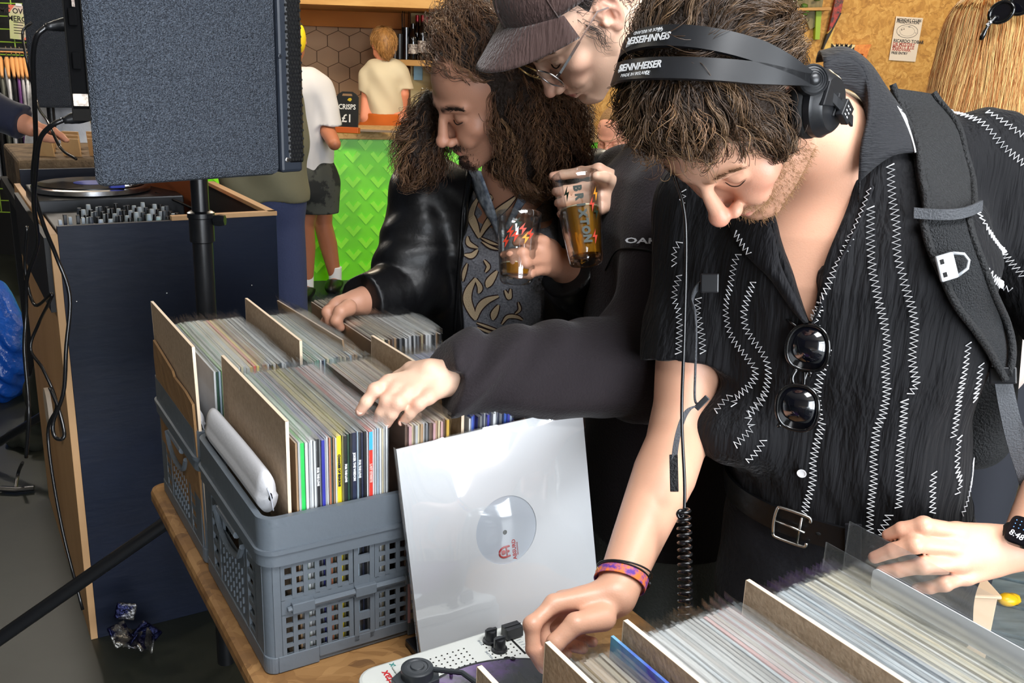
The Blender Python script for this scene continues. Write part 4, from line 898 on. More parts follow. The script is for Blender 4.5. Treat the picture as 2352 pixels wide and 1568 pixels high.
for h in hp_: so = SDF(); so.ell((h[0], h[1]-.05, .04), (.05, .13, .045), .01); so.ell((h[0]+.03, h[1]+.02, .07), (.05, .06, .06), .03); so.half((0, 0, .0), (0, 0, -1)); sdf_object('shoe', so, .009, mat('black_shoe'), personB)
# hair under the cap
hbB = SDF(); hbB.M = HB; hbB.ell((0, .024, .046), (.0805, .098, .088), 0); hbB.ell((0, .075, -.01), (.06, .04, .05), .03); hbB.ell((0, -.13, -.03), (.12, .1, .11), .01, 's')
for q in (1, -1): hbB.ell((q*.085, -.012, -.055), (.05, .06, .062), .01, 's'); hbB.ell((q*.09, .012, .0), (.03, .026, .034), .008, 's')
hbB.ell((0, .06, -.09), (.1, .1, .055), .02, 's'); hbB.M = np.eye(4)
hairB = sdf_object('hair', hbB, .005, mat('hair_base_dark', S(42, 35, 32), .6, bump=(220, .8, 4)), personB); v_, f_ = hbB.mesh(.006)
sdB = surf_pts(v_, f_, 1500, None, 3)
def flowB(p):
    q = (p-HB[:3, 3])@HB[:3, :3]; o = np.stack([.25*np.sin(q[:, 2]*80), .35+.4*np.sin(q[:, 0]*70+q[:, 2]*50), -.8+0*q[:, 0]], 1); return o@HB[:3, :3].T
PB = groom(hbB, sdB, flowB, 12, .035, lambda u: .002+.010*u*(1.3-u), (.003, 40), .7, 0, 5)
strands('hair_strands', PB, .0005, M_hair, hairB, 3, .3, A3(S(62, 50, 46))*(.6+1.2*np.random.default_rng(2).random((len(PB), 1))**2))
tuft = A3([[.076, -.020, .018]]*26)+RNG.normal(size=(26, 3))*A3([.001, .006, .006]); tp = np.stack([tuft+A3([.004, .004, -.045])*u+A3([.002, .010, 0])*np.sin(u*5+RNG.random((26, 1)))*u for u in np.linspace(0, 1, 10)], 1)
strands('hair_strands', tp@HB[:3, :3].T+HB[:3, 3], .0005, M_hair, hairB, 3, .3, A3(S(70, 58, 52))*np.ones((26, 1)))
# cap
HBc = HB@M4(np.eye(3), A3([0, .012, .05]))@M4(eul(0, -14), A3([0, 0, 0]))@M4(np.eye(3), A3([0, -.012, -.05]))
M_cap = mat('brown_corduroy', S(70, 50, 46), .85, sheen=.35, bump=(260, .5, 2, (1, 1, .12)))
capo = thing('cap', 'dark brown corduroy baseball cap on the person leaning in from the back', 'cap', hB(0, 0, .06))
G = []
for u in np.linspace(0, 1, 20):
    a = u*math.pi/2; G.append([(math.cos(a)*.087*math.cos(t), .012+math.cos(a)*(.106 if math.sin(t) > 0 else .103)*math.sin(t), .050+.012*math.cos(a)*(-math.sin(t))+math.sin(a)**.85*.095) for t in np.linspace(0, 2*math.pi, 49)[:-1]])
mb = MB(HBc); mb.grid(G, closed=True); crown = mb.build('crown', M_cap, capo, 180, solid=.003)
G = []
for v in np.linspace(0, 1, 12):
    row = []
    for u in np.linspace(-1, 1, 33):
        t = u*1.12; x0, y0 = .087*math.sin(t), .012-.104*math.cos(t); ext = .074*(1-.20*u*u)*max(.0, 1-abs(u)**5)
        row.append((x0*(1+.03*v), y0-ext*v, .0615*1.0-.004+.012*(math.cos(t))-.024*v*u*u-.018*v-.010*abs(u)**3))
    G.append(row)
mb = MB(HBc); mb.grid(G); mb.build('brim', M_cap, capo, 180, solid=.0035)
for k in range(6):
    t = k*math.pi/3+.52; mb = MB(HBc); mb.tube([(math.cos(a)*.0885*math.cos(t), .012+math.cos(a)*.1065*math.sin(t), .050+.012*math.cos(a)*(-math.sin(t))+math.sin(a)**.85*.0965) for a in np.linspace(0, math.pi/2, 14)], .0012, 5); mb.build('panel_seam', M_cap, crown, 180)
mb = MB(HBc); mb.ball((0, .012, .147), (.007, .007, .004), 12); mb.build('top_button', M_cap, crown, 180)
# eyeglasses
M_met = mat('silver_metal', (.72, .72, .74), .22, 1); M_gold = mat('gold_metal', (.72, .5, .22), .25, 1)
eg = thing('eyeglasses', 'thin metal-framed eyeglasses on the nose under the brown cap', 'glasses', hB(0, -.11, .005))
for q in (1, -1):
    rp_ = [(q*.034+.0275*math.copysign(abs(math.cos(t))**.75, math.cos(t)), -.112+.010*abs(.034+.0275*math.cos(t)*(1 if q > 0 else -1)*q)/.06*.6, .003+.0215*math.copysign(abs(math.sin(t))**.8, math.sin(t))+.003*math.cos(t)*q) for t in np.linspace(0, 2*math.pi, 37)[:-1]]
    mb = MB(HB); mb.tube(rp_, .0014, 8, True); mb.build('rim', M_met if q > 0 else M_gold, eg, 180)
    cc = A3(rp_).mean(0); mb = MB(HB); mb.add([cc]+rp_, [(0, i+1, (i+1) % 36+1) for i in range(36)]); mb.build('lens', clear_mat('clear_lens', (.97, .98, .98), .05, .02), eg, 180)
    mb = MB(HB); mb.ribbon([(q*.062, -.104, .010), (q*.069, -.098, .0125), (q*.0745, -.07, .016), (q*.077, -.045, .018)], .0042, .0014, np.tile(A3([0, 0, 1.]), (4, 1))); mb.ribbon([(q*.077, -.045, .018), (q*.079, -.02, .020), (q*.081, .004, .022), (q*.083, .02, .010)], .0026, .0012, np.tile(A3([0, .2, 1.]), (4, 1))); mb.build('temple', M_met, eg)
mb = MB(HB); mb.tube(smooth_path([(-.0075, -.1135, .008), (0, -.1165, .0105), (.0075, -.1135, .008)], 10), .0013, 6); mb.build('bridge', M_gold, eg, 180)
# ---------------------------------------------------------------- pint glasses
M_glass = clear_mat('pint_glass', (.965, .975, .975), .05, .03)
M_beer = clear_mat('lager', (.80, .48, .10), .02, .1, .40, haze=S(206, 140, 36))
def pint(label, top, bot, rt, rb, fill, texts=()):
    ax = unit(top-bot); H = np.linalg.norm(top-bot); R = frame(ax, cR); Mg = M4(R, bot); o = thing('pint_glass', label, 'glass', bot)
    w = .0022; rr = lambda z: rb+(rt-rb)*(z/H)**.85
    prof = [(0, 0), (rb-.002, 0), (rb, .003)]+[(rr(z), z) for z in np.linspace(.006, H, 12)]+[(rt-w*.5, H+.0012)]+[(rr(z)-w, z) for z in np.linspace(H, .014, 12)]+[(rr(.012)-.006, .010), (0, .010)]
    mb = MB(Mg); mb.lathe(prof, 48); mb.build('glass_wall', M_glass, o, 50)
    zf = H*fill; mb = MB(Mg); mb.lathe([(0, .0105)]+[(rr(z)-w-.0004, z) for z in np.linspace(.014, zf, 8)]+[(0, zf)], 48); mb.build('beer', M_beer, o, 50)
    mb = MB(Mg); mb.lathe([(0, zf+.0002), (rr(zf)-w-.0006, zf+.0002), (rr(zf)-w-.0006, zf+.0022), (0, zf+.0016)], 40); mb.build('beer_foam', mat('beer_foam', S(236, 222, 184), .7), o, 60)
    return o, Mg, rr, H
# ---------------------------------------------------------------- person with long curly hair
HC = M4(eul(-63.6, 32.4, 15.1), A3([-.061, 1.807, 1.530])); hC = lambda x, y, z: HC[:3, :3]@A3([x, y, z])+HC[:3, 3]
nbC = P(1172, 452, 1.93); pelC = P(1150, 905, 2.20); upC = unit(nbC-pelC); LC = np.linalg.norm(nbC-pelC)
frC = unit(A3([-.18, -.98, 0])); yC = -unit(frC-upC*(frC@upC)); xC = np.cross(yC, upC); TC = M4(np.stack([xC, yC, upC], 1), pelC)
def tC(x, y, z): return TC[:3, :3]@A3([x, y, z])+pelC
shCR = P(985, 458, 1.98); elCR = P(928, 668, 1.93); wrCR = P(822, 694, 1.84)
shCL = P(1352, 440, 1.92); elCL = P(1372, 690, 1.93); wrCL = P(1285, 606, 1.76)
gC_top, gC_bot = P(1193, 490, 1.665), P(1187, 650, 1.655)
def fingersCL():
    D = 1.64
    f = [[(1248, 556, D+.03), (1214, 548, D+.008), (1195, 553, D+.006), (1186, 556, D+.008)], [(1242, 578, D+.028), (1200, 581, D-.006), (1175, 583, D-.004), (1158, 585, D+.006)],
         [(1246, 598, D+.032), (1206, 603, D-.004), (1180, 604, D-.002), (1162, 604, D+.008)], [(1252, 618, D+.04), (1216, 628, D+.006), (1192, 630, D+.004), (1174, 628, D+.010)]]
    return [[P(*q) for q in k] for k in f], [P(1262, 568, D+.09), P(1238, 552, D+.105), P(1215, 545, D+.10), P(1195, 548, D+.09)]
def fingersCR():
    D = 1.80
    f = [[(770, 700, D+.01), (752, 716, D-.01), (758, 738, D-.012), (778, 748, D-.006)], [(780, 694, D+.02), (756, 712, D+.012), (752, 736, D+.008), (764, 752, D+.01)], [(790, 692, D+.035), (764, 706, D+.035), (752, 728, D+.03), (752, 746, D+.03)], [(800, 692, D+.05), (772, 706, D+.055), (752, 726, D+.05), (742, 740, D+.05)]]
    return [[P(*q) for q in k] for k in f], [P(800, 706, D-.01), P(782, 716, D-.028), P(772, 736, D-.03), P(782, 752, D-.022)]
sC = SDF(); head_ops(sC, HC, nose=1.06, jaw=1.0, ears=(1, -1))
sC.chain([hC(0, .03, -.02), hC(0, .035, -.08), nbC], [.054, .055, .064], .03)
sC.M = TC; sC.loft([(0, 0, 0, .145, .095), (.5*LC, 0, 0, .15, .1), (.8*LC, 0, 0, .15, .095), (.97*LC, 0, .01, .07, .06)], .04); sC.M = np.eye(4)
for sh, el, wr in ((shCL, elCL, wrCL), (shCR, elCR, wrCR)): sC.chain([sh, el, .5*el+.5*wr, wr], [.05, .042, .036, .0265], .03)
fCL, thCL = fingersCL(); fCR, thCR = fingersCR(); hand_ops(sC, wrCL, fCL, thCL, palm=P(1262, 590, 1.70)-P(1262, 590, 1.69)); hand_ops(sC, wrCR, fCR, thCR)
skinC = mat('skin_warm', S(214, 158, 130), .48, sss=.08, attr='Col', bump=(420, .05, 2)); baseC = S(192, 140, 114)
personC = sdf_object('person', sC, .0038, skinC, fine=lambda V: np.linalg.norm((V-HC[:3, 3])@HC[:3, :3]-A3([0, -.05, -.02]), axis=1) < .115,
    colf=lambda V: face_col(V, HC, baseC, lips=S(176, 100, 92), blush=.25, brow=S(50, 33, 24), moust=.75, goatee=.8, stubble=.22, stub_col=S(70, 44, 32)))
tag(personC, 'person with long curly brown hair in a leather jacket, holding a nearly empty pint', 'person')
lash('eyelashes', HC, M_lash, personC); brow_strands('eyebrows', HC, mat('brow_dark', S(40, 26, 18), .6), personC, 130, .0006)
pv = np.zeros(len(personC.data.vertices)*3, np.float32); personC.data.vertices.foreach_get('co', pv); pv = pv.reshape(-1, 3).astype(float)
beard(HC, pv, 1700, .0065, .0004, mat('beard_dark', S(52, 33, 24), .5), personC, 5, lambda q: gauss(q, (0, -.106, -.046), (.022, .014, .005))+1.2*gauss(q, (0, -.095, -.092), (.018, .02, .013))+1e-9)
# patterned shirt
M_pshirt = mat('grey_patterned_shirt', S(150, 150, 158), .8, noise=(260, S(116, 118, 126), .5), bump=(120, .2, 3))
sh_ = SDF(); sh_.M = TC; sh_.loft([(-.08, 0, 0, .165, .115), (.0, 0, 0, .165, .115), (.5*LC, 0, 0, .165, .117), (.8*LC, 0, 0, .16, .106), (.93*LC, 0, .008, .09, .075), (LC, 0, .01, .078, .07)], .03); sh_.M = np.eye(4)
vc = (P(1148, 548, 1.84)-pelC)@TC[:3, :3]
def vcutC(p):
    q = (p-pelC)@TC[:3, :3]; return np.maximum(np.maximum(-(q[..., 0]-vc[0])-.45*(q[..., 2]-vc[2]), (q[..., 0]-vc[0])-.50*(q[..., 2]-vc[2])), q[..., 1])
sh_.put(vcutC, tC(-.2, -.2, LC*.5)-.3, tC(.2, 0, LC*1.2)+.3, .004, 's'); sh_.ell(nbC+upC*.04, (.066, .064, .06), .01, 's')
sh_.fold(lambda p: .003*np.sin(p[:, 2]*35+p[:, 0]*25)*np.sin(p[:, 0]*30))
shirtC = sdf_object('shirt', sh_, .0055, M_pshirt, personC); tag(shirtC, 'grey shirt with tan flame pattern')
treeC = bvh(shirtC, personC)
M_tan = mat('tan_print', S(222, 196, 160), .8, bump=(500, .3, 2)); M_dkred = mat('dark_red_outline', S(48, 22, 20), .8)
c2 = lambda L: [(680+x*.3401, 400+y*.3401) for x, y in L]
FL = [([(1250, 140), (1205, 220), (1190, 290), (1215, 360), (1240, 430)], 40), ([(1250, 140), (1275, 180), (1270, 230)], 26), ([(1240, 430), (1290, 340), (1350, 270), (1420, 210), (1480, 150)], 34), ([(1330, 150), (1300, 160)], 30), ([(1160, 420), (1170, 470), (1230, 500)], 22), ([(1140, 545), (1190, 550), (1230, 510)], 24), ([(1250, 430), (1310, 460), (1370, 480)], 12), ([(1255, 455), (1310, 490), (1370, 510)], 12),
      ([(1160, 600), (1140, 660), (1130, 720)], 18), ([(1215, 700), (1170, 780), (1160, 850), (1190, 930), (1215, 980)], 42), ([(1215, 700), (1245, 760), (1235, 800)], 24), ([(1215, 980), (1240, 900), (1290, 850), (1370, 820)], 32), ([(1360, 650), (1310, 720), (1290, 760)], 34), ([(1270, 580), (1300, 620), (1280, 660)], 16), ([(1370, 880), (1340, 940), (1330, 980)], 30), ([(1410, 780), (1440, 830), (1450, 770)], 20), ([(1130, 1080), (1170, 1110), (1210, 1080)], 22), ([(1220, 1000), (1300, 1030), (1390, 1060)], 12), ([(1225, 1030), (1300, 1060), (1380, 1080)], 12), ([(1390, 1010), (1430, 960), (1490, 960), (1530, 980)], 18), ([(1500, 860), (1510, 910), (1480, 940)], 12), ([(1450, 1080), (1490, 1050), (1520, 1060)], 16), ([(1520, 120), (1560, 60), (1600, 20)], 30), ([(1550, 90), (1590, 130)], 24)]
for px, w in FL:
    p, n = cast_path(treeC, c2(px), 22, .0016, 1.84); s_ = np.sin(np.linspace(.25, math.pi-.25, 22)); tg_ = np.gradient(p, axis=0); sdv = np.cross(n, tg_); wm_ = w*.3401*1.84/2190*1.5
    mb = MB(); mb.ribbon(p, wm_*s_+.0045, .0008, sdv); o1 = mb.build('print_outline', M_dkred, shirtC)
    mb = MB(); mb.ribbon(p+n*.0008, wm_*s_, .0008, sdv); mb.build('print_flame', M_tan, o1)
M_pc = mat('pale_blue_collar', S(198, 210, 224), .7, noise=(60, S(120, 132, 152), .4))
treeCC = bvh(shirtC, personC)
patch('collar', [(1112, 392), (1128, 440), (1146, 500), (1150, 545)], [(1068, 395), (1092, 440), (1128, 500), (1148, 548)], 16, 5, .008, M_pc, shirtC, .003, tree=treeCC, bulge=.004)
patch('collar', [(1215, 385), (1200, 420), (1172, 490), (1152, 548)], [(1262, 372), (1240, 410), (1196, 470), (1158, 548)], 16, 5, .008, M_pc, shirtC, .003, tree=treeCC, bulge=.004)
# leather jacket, open at the front
M_leather = mat('black_leather', S(14, 14, 15), .40, spec=.45, bump=(34, .6, 5))
sj = SDF(); sj.M = TC; sj.loft([(-.095, 0, .0, .205, .135), (.1, 0, 0, .20, .135), (.5*LC, 0, .005, .20, .135), (.76*LC, 0, .005, .20, .128), (.88*LC, 0, .01, .165, .11), (.97*LC, 0, .012, .10, .088)], .03)
jl = (P(1052, 640, 1.86)-pelC)@TC[:3, :3]; jr = (P(1240, 640, 1.83)-pelC)@TC[:3, :3]; sj.M = np.eye(4)
for sh, el, wr, e in ((shCL, elCL, wrCL, .14), (shCR, elCR, wrCR, .10)):
    cu = wr+(el-wr)*e; sj.chain([sh, .5*(sh+el), el, .5*(el+cu), cu-(el-wr)*.1], [.082, .077, .073, .062, .053], .05, caps=[])
    sj.put((lambda cu, d: (lambda p: np.maximum((cu-p)@d, np.linalg.norm(p-cu, axis=-1)-.085)))(cu, unit(wr-el)*-1), cu-.1, cu+.1, .003, 's') if False else None
sj.chain([shCL, nbC-upC*.03, shCR], [.076, .07, .076], .03)
def opn(p):
    q = (p-pelC)@TC[:3, :3]; w = .012*np.clip((q[..., 2]-.25)/.2, 0, 1); return np.maximum(np.maximum(jl[0]-w-q[..., 0], q[..., 0]-jr[0]-w), q[..., 1]-.02)
sj.put(opn, tC(-.2, -.25, -.4)-.2, tC(.2, .05, LC*1.2)+.2, .006, 's')
sj.M = TC; sj.loft([(-.3, 0, 0, .172, .119), (.5*LC, 0, 0, .172, .119), (.8*LC, 0, 0, .162, .108), (.97*LC, 0, .01, .086, .075), (LC*1.1, 0, .01, .08, .07)], .004, 's'); sj.M = np.eye(4)
for wr, el, e in ((wrCL, elCL, .14), (wrCR, elCR, .10)):
    d = unit(wr-el); cu = wr+(el-wr)*e; sj.chain([cu, cu+d*.14], [.074, .09], .004, 's', caps=[(cu, -d)])
sj.fold(lambda p: .0045*np.sin(p[:, 2]*45+p[:, 0]*30+2*np.sin(p[:, 1]*30))*np.sin(p[:, 0]*35-p[:, 2]*20+1.3*np.sin(p[:, 2]*23)))
jacket = sdf_object('jacket', sj, .006, M_leather, personC); tag(jacket, 'open black leather jacket')
treeJ = bvh(jacket)
for px in ([(1075, 395), (1064, 480), (1058, 560), (1052, 640), (1045, 770)], [(1300, 345), (1340, 370), (1400, 440)], [(1280, 350), (1276, 420), (1256, 500)]):
    p, n = cast_path(treeJ, px, 24, .002, 1.85, sm=5); mb = MB(); mb.tube(p, .0035, 6); mb.build('seam_piping', M_leather, jacket, 180)
sp = SDF()
for q in (1, -1):
    h = tC(.085*q, .0, -.05)+E2*.07+E1*.03; sp.chain([h, A3([h[0], h[1]-.02, .5]), A3([h[0], h[1]+.03, .08])], [.1, .08, .065], .03)
sdf_object('trousers', sp, .01, mat('dark_jeans', S(34, 36, 44), .85), personC)
for q in (1, -1):
    h = tC(.085*q, .0, -.05)+E2*.07+E1*.03; so = SDF(); so.ell((h[0], h[1]-.05, .04), (.05, .13, .045), .01); so.ell((h[0], h[1]+.02, .07), (.05, .06, .06), .03); so.half((0, 0, 0), (0, 0, -1)); sdf_object('shoe', so, .009, mat('black_shoe'), personC)
# long curly hair
hc = SDF(); hc.M = HC; hc.ell((0, .026, .052), (.084, .105, .090), 0); hc.ell((.082, .012, -.01), (.03, .045, .06), .02)
hc.M = np.eye(4)
for px, r in (((1205, 250, 1.83), (.085, .085, .095)), ((1228, 315, 1.80), (.072, .08, .085)), ((1160, 205, 1.80), (.055, .07, .075)), ((1190, 355, 1.80), (.055, .06, .055)), ((985, 300, 1.86), (.03, .05, .075)), ((960, 345, 1.87), (.025, .045, .05)), ((1085, 62, 1.80), (.058, .06, .058)), ((1165, 262, 1.75), (.045, .05, .085)), ((1275, 300, 1.80), (.05, .07, .075)), ((1100, 120, 1.80), (.06, .06, .045))): hc.ell(P(*px), r, .03)
hc.M = HC; hc.ell((0, -.135, -.02), (.075, .085, .105), .01, 's'); hc.ell((.02, -.13, .04), (.058, .062, .052), .012, 's'); hc.ell((.035, -.09, -.035), (.032, .06, .055), .012, 's'); hc.ell((.055, -.085, -.07), (.03, .05, .045), .01, 's'); hc.M = np.eye(4)
hairC = sdf_object('hair', hc, .006, mat('hair_base_brown2', S(40, 27, 19), .6, bump=(120, 1.0, 5)), personC); tag(hairC, 'long frizzy brown curls tied in a knot on top')
vC, fC_ = hc.mesh(.007); knot = P(1085, 66, 1.80)
def flowC(p):
    q = (p-HC[:3, 3])@HC[:3, :3]; k = p-knot; dk = np.linalg.norm(k, axis=1)[:, None]
    front = ((q[:, 2] > .045) & (q[:, 1] < .06) & (dk[:, 0] > .05))[:, None]; o = np.tile(A3([.0, 0, -1.0]), (len(p), 1))
    out = p-HC[:3, 3]; out[:, 2] = 0; o = o+.6*out/np.maximum(1e-6, np.linalg.norm(out, axis=1))[:, None]+.5*np.stack([np.sin(p[:, 2]*70+p[:, 1]*50), np.sin(p[:, 0]*60+p[:, 2]*40), 0*p[:, 0]], 1)
    o = np.where(front, -k/dk+.2*np.stack([np.sin(p[:, 2]*60), np.sin(p[:, 0]*60), np.cos(p[:, 0]*70)], 1), o)
    return np.where(dk < .062, np.cross(k, A3([.3, -.8, .5]))/dk+.6*np.sin(p*90), o)
s1_ = surf_pts(vC, fC_, 7200, None, 9); s2_, phC, tnC = clumped(s1_, 8, .62, 3)
PC = groom(hc, s2_, flowC, 20, .085, lambda u: .003+.022*u, (.0058, 24), .78, .02, 8, ph=phC)
inface = lambda q: (q[..., 1] < -.058) & (q[..., 2] < .082) & (q[..., 2] > -.13) & (np.abs(q[..., 0]-.006) < .062) & (q[..., 1] > -.16)
kp = cull(PC, HC, inface); PC = PC[kp]; tnC = tnC[kp]
strands('hair_strands', PC, .0006, M_hair, hairC, 3, .35, (A3(S(98, 68, 48))*(.45+1.1*tnC)+A3([.10, .07, .03])*tnC**4)*(.7+.7*g_.random((len(PC), 1))))
# the two glasses in hand
oB, MgB, rrB, HgB = pint('half full pint of lager with green BRIXTON lettering, held up behind the fleece', gB_top, gB_bot, .0425, .029, .60)
M_green = mat('dark_green_print', S(12, 34, 22), .5); M_red = mat('red_print', S(196, 60, 36), .5); M_yel = mat('yellow_print', S(226, 150, 40), .5)
ch = 'BRIXTON'; 
for i, c_ in enumerate(ch):
    z = HgB*(.78-.092*i); a = math.radians(-96+i*2.0); r = rrB(z)+.0004; n = A3([math.cos(a), math.sin(a), 0]); tg_ = A3([-math.sin(a), math.cos(a), 0]); R = np.stack([A3([0, 0, -1]), tg_, n], 1)
    text_mesh('glass_lettering', c_, .0185, MgB@M4(R, A3([r*n[0], r*n[1], z])), M_green, oB, .0001, sx=.95, bold=.0012)
def decal(o, Mg, rr, H, ang, z, shape, m):
    a = math.radians(ang); r = rr(z)+.0004; n = A3([math.cos(a), math.sin(a), 0]); R = np.stack([A3([-math.sin(a), math.cos(a), 0]), A3([0, 0, 1]), n], 1); mb = MB(Mg@M4(R, A3([r*n[0], r*n[1], z]))); mb.prism(shape, 0, .0002); mb.build('glass_print', m, o)
bolt = [(-.001, -.014), (.006, .003), (.001, .002), (.004, .014), (-.005, -.002), (0, -.001)]
for a, z, m in ((-48, .72, M_yel), (-62, .60, M_red), (-125, .74, M_green), (-50, .52, M_green), (-60, .25, M_red)): decal(oB, MgB, rrB, HgB, a, HgB*z, bolt, m)
oC, MgC, rrC, HgC = pint('nearly empty pint glass with red print held by the person in the leather jacket', gC_top, gC_bot, .0395, .029, .26)
for a, z, m in ((-115, .68, M_red), (-100, .62, M_red), (-80, .72, M_red), (-70, .60, M_yel), (-128, .55, M_red), (-95, .80, M_green), (-60, .66, M_red)): decal(oC, MgC, rrC, HgC, a, HgC*z, [(x*1.3+.001*math.sin(z*40), y*.8) for x, y in bolt], m)
# ---------------------------------------------------------------- room shell
M_conc = mat('polished_concrete', S(54, 57, 50), .45, noise=(1.3, S(36, 40, 34), .8), bump=(8, .08, 5))
def osb_mat(name, tint):
    m = bpy.data.materials.new(name); m.use_nodes = True; nt = m.node_tree; L = nt.links.new; b = nt.nodes['Principled BSDF']; b.inputs['Roughness'].default_value = .7
    tc = N(nt, 'ShaderNodeTexCoord'); mp = N(nt, 'ShaderNodeMapping'); mp.inputs['Scale'].default_value = (1, 1, 1); L(tc.outputs['Object'], mp.inputs[0])
    n0 = N(nt, 'ShaderNodeTexNoise', i_Scale=9.0, i_Detail=2.0); L(mp.outputs[0], n0.inputs['Vector'])
    va = N(nt, 'ShaderNodeVectorMath', operation='MULTIPLY_ADD'); va.inputs[1].default_value = (.18, .18, .18); L(n0.outputs['Color'], va.inputs[0]); L(mp.outputs[0], va.inputs[2])
    v1 = N(nt, 'ShaderNodeTexVoronoi', i_Scale=24.0); v1.inputs['Randomness'].default_value = 1; L(va.outputs[0], v1.inputs['Vector'])
    v2 = N(nt, 'ShaderNodeTexVoronoi', i_Scale=46.0); L(va.outputs[0], v2.inputs['Vector'])
    cr = N(nt, 'ShaderNodeValToRGB'); e = cr.color_ramp.elements; a, bb, c = tint; e[0].color = tuple(a)+(1,); e[1].color = tuple(c)+(1,); k = e.new(.5); k.color = tuple(bb)+(1,)
    mx = N(nt, 'ShaderNodeMix', data_type='RGBA'); mx.inputs[0].default_value = .45; L(v1.outputs['Color'], mx.inputs[6]); L(v2.outputs['Color'], mx.inputs[7])
    bw = N(nt, 'ShaderNodeRGBToBW'); L(mx.outputs[2], bw.inputs[0]); L(bw.outputs[0], cr.inputs[0]); L(cr.outputs[0], b.inputs['Base Color'])
    bp = N(nt, 'ShaderNodeBump', i_Strength=.3, i_Distance=.004); L(bw.outputs[0], bp.inputs['Height']); L(bp.outputs[0], b.inputs['Normal']); _mats[name] = m; return m
M_osb = osb_mat('strand_board', (S(150, 100, 42), S(198, 146, 70), S(226, 180, 104)))
M_wallw = mat('painted_wall', S(150, 146, 138), .8, bump=(20, .1, 3)); M_dkwall = mat('dark_wall', S(30, 31, 33), .8)
def slab(name, lo, hi, m): return struct(MB().box(lo, hi).build(name, m))
slab('floor', (-4.6, -2.7, -.1), (6.2, 8.6, 0), M_conc); slab('ceiling', (-4.6, -2.7, 3.3), (6.2, 8.6, 3.4), mat('ceiling_paint', S(170, 164, 154), .9))
slab('wall_back', (-4.6, 8.5, 0), (6.2, 8.6, 3.3), M_osb); slab('wall_right', (6.1, -2.6, 0), (6.2, 8.5, 3.3), M_wallw); slab('wall_left', (-4.6, -2.6, 0), (-4.5, 8.5, 3.3), M_dkwall)
mb = MB(); mb.box((-4.5, -2.7, 0), (.4, -2.6, 3.3)); mb.box((.4, -2.7, 0), (5.4, -2.6, .04)); mb.box((.4, -2.7, 3.05), (5.4, -2.6, 3.3)); mb.box((5.4, -2.7, 0), (6.1, -2.6, 3.3)); struct(mb.build('wall_front', M_wallw))
mb = MB(); 
for x in (.4, 2.05, 3.7, 5.34): mb.box((x, -2.69, .04), (x+.06, -2.64, 3.05))
mb.box((.4, -2.69, 2.2), (5.4, -2.64, 2.26)); struct(mb.build('window_1', mat('window_frame_paint', S(60, 62, 66), .5)))
# ---------------------------------------------------------------- bar
bA = A3([-1.459, 6.776, 0]); bX = unit(A3([.873, .487, 0])*0+A3([.3765, .21, 0])); bX = unit(A3([.96, .28, 0])); bY = A3([-bX[1], bX[0], 0]); RB = np.stack([bX, bY, A3([0, 0, 1])], 1)
MBar = M4(RB, bA)
M_greenp = mat('lime_green_panel', S(112, 226, 6), .32, spec=.5, noise=(2.5, S(122, 234, 16), .6)); M_greenc = mat('bright_green_chevron', S(150, 252, 44), .3)
bar = thing('bar_counter', 'bar counter with a lime green chevron front and a pale wooden top', 'counter', bA)
mb = MB(MBar); mb.box((-1.7, 0, 0), (2.6, .05, 1.02)); fp = mb.build('front_panel', M_greenp, bar)
mb = MB(MBar); mb.box((-1.74, -.05, 1.02), (2.64, .46, 1.085)); mb.build('counter_top', osb_mat('pale_board', (S(170, 126, 70), S(206, 166, 108), S(226, 190, 136))), bar, bev=.006)
mb = MB(MBar); mb.box((-1.7, .05, 0), (2.6, .1, 1.0)); mb.box((-1.7, .1, 0), (-1.6, .42, 1.0)); mb.box((2.5, .1, 0), (2.6, .42, 1.0)); mb.build('counter_body', M_dkwall, bar)
mb = MB(MBar); k = 0
for j in range(12):
    for i in range(23):
        x = -1.6+i*.18+(.09 if j % 2 else 0); z = .08+j*.088; s_ = .057; c = (.5, .8660)
        if z > .97 or x > 2.5: continue
        mb.prism([(x-s_, z+s_*.75), (x-s_*1.0+.026, z+s_*.75+.02), (x, z+.022), (x+s_-.026, z+s_*.75+.02), (x+s_, z+s_*.75), (x, z-.022)], 0, .007, M4(np.stack([A3([1, 0, 0]), A3([0, 0, 1]), A3([0, -1, 0])], 1), A3([0, 0, 0])))
mb.build('chevron_relief', M_greenc, bar)['kind'] = 'stuff'
# hexagon tiled recess behind the bar
def hex_mat():
    m = bpy.data.materials.new('hexagon_tiles'); m.use_nodes = True; nt = m.node_tree; L = nt.links.new; b = nt.nodes['Principled BSDF']; b.inputs['Roughness'].default_value = .4
    b.inputs['Base Color'].default_value = S(176, 138, 104)+(1,); t = N(nt, 'ShaderNodeTexNoise', i_Scale=3.0); cr = N(nt, 'ShaderNodeValToRGB'); cr.color_ramp.elements[0].color = S(178, 138, 104)+(1,); cr.color_ramp.elements[1].color = S(204, 166, 130)+(1,); L(t.outputs['Fac'], cr.inputs[0]); L(cr.outputs[0], b.inputs['Base Color']); return m
M_hex = hex_mat()
mb = MB(); R_ = .108
mb.box((-3.2, 8.34, .0), (-.70, 8.5, 2.25)); struct(mb.build('wall_tiled_recess', mat('dark_grout', S(112, 82, 58), .8)))
mb = MB()
for j in range(15):
    for i in range(16):
        cx = -3.1+i*R_*math.sqrt(3)*.98+(R_*math.sqrt(3)*.49 if j % 2 else 0); cz = .55+j*R_*1.5*.98*.8
        if cx < -.80 and cz < 2.2: mb.prism([(cx+.1045*math.sin(a)*.975, cz+.1035*math.cos(a)*.80) for a in np.arange(6)*math.pi/3], 0, .006, M4(np.stack([A3([1, 0, 0]), A3([0, 0, 1]), A3([0, -1, 0])], 1), A3([0, 8.34, 0])))
struct(mb.build('trim_1', M_hex, bev=.0015))
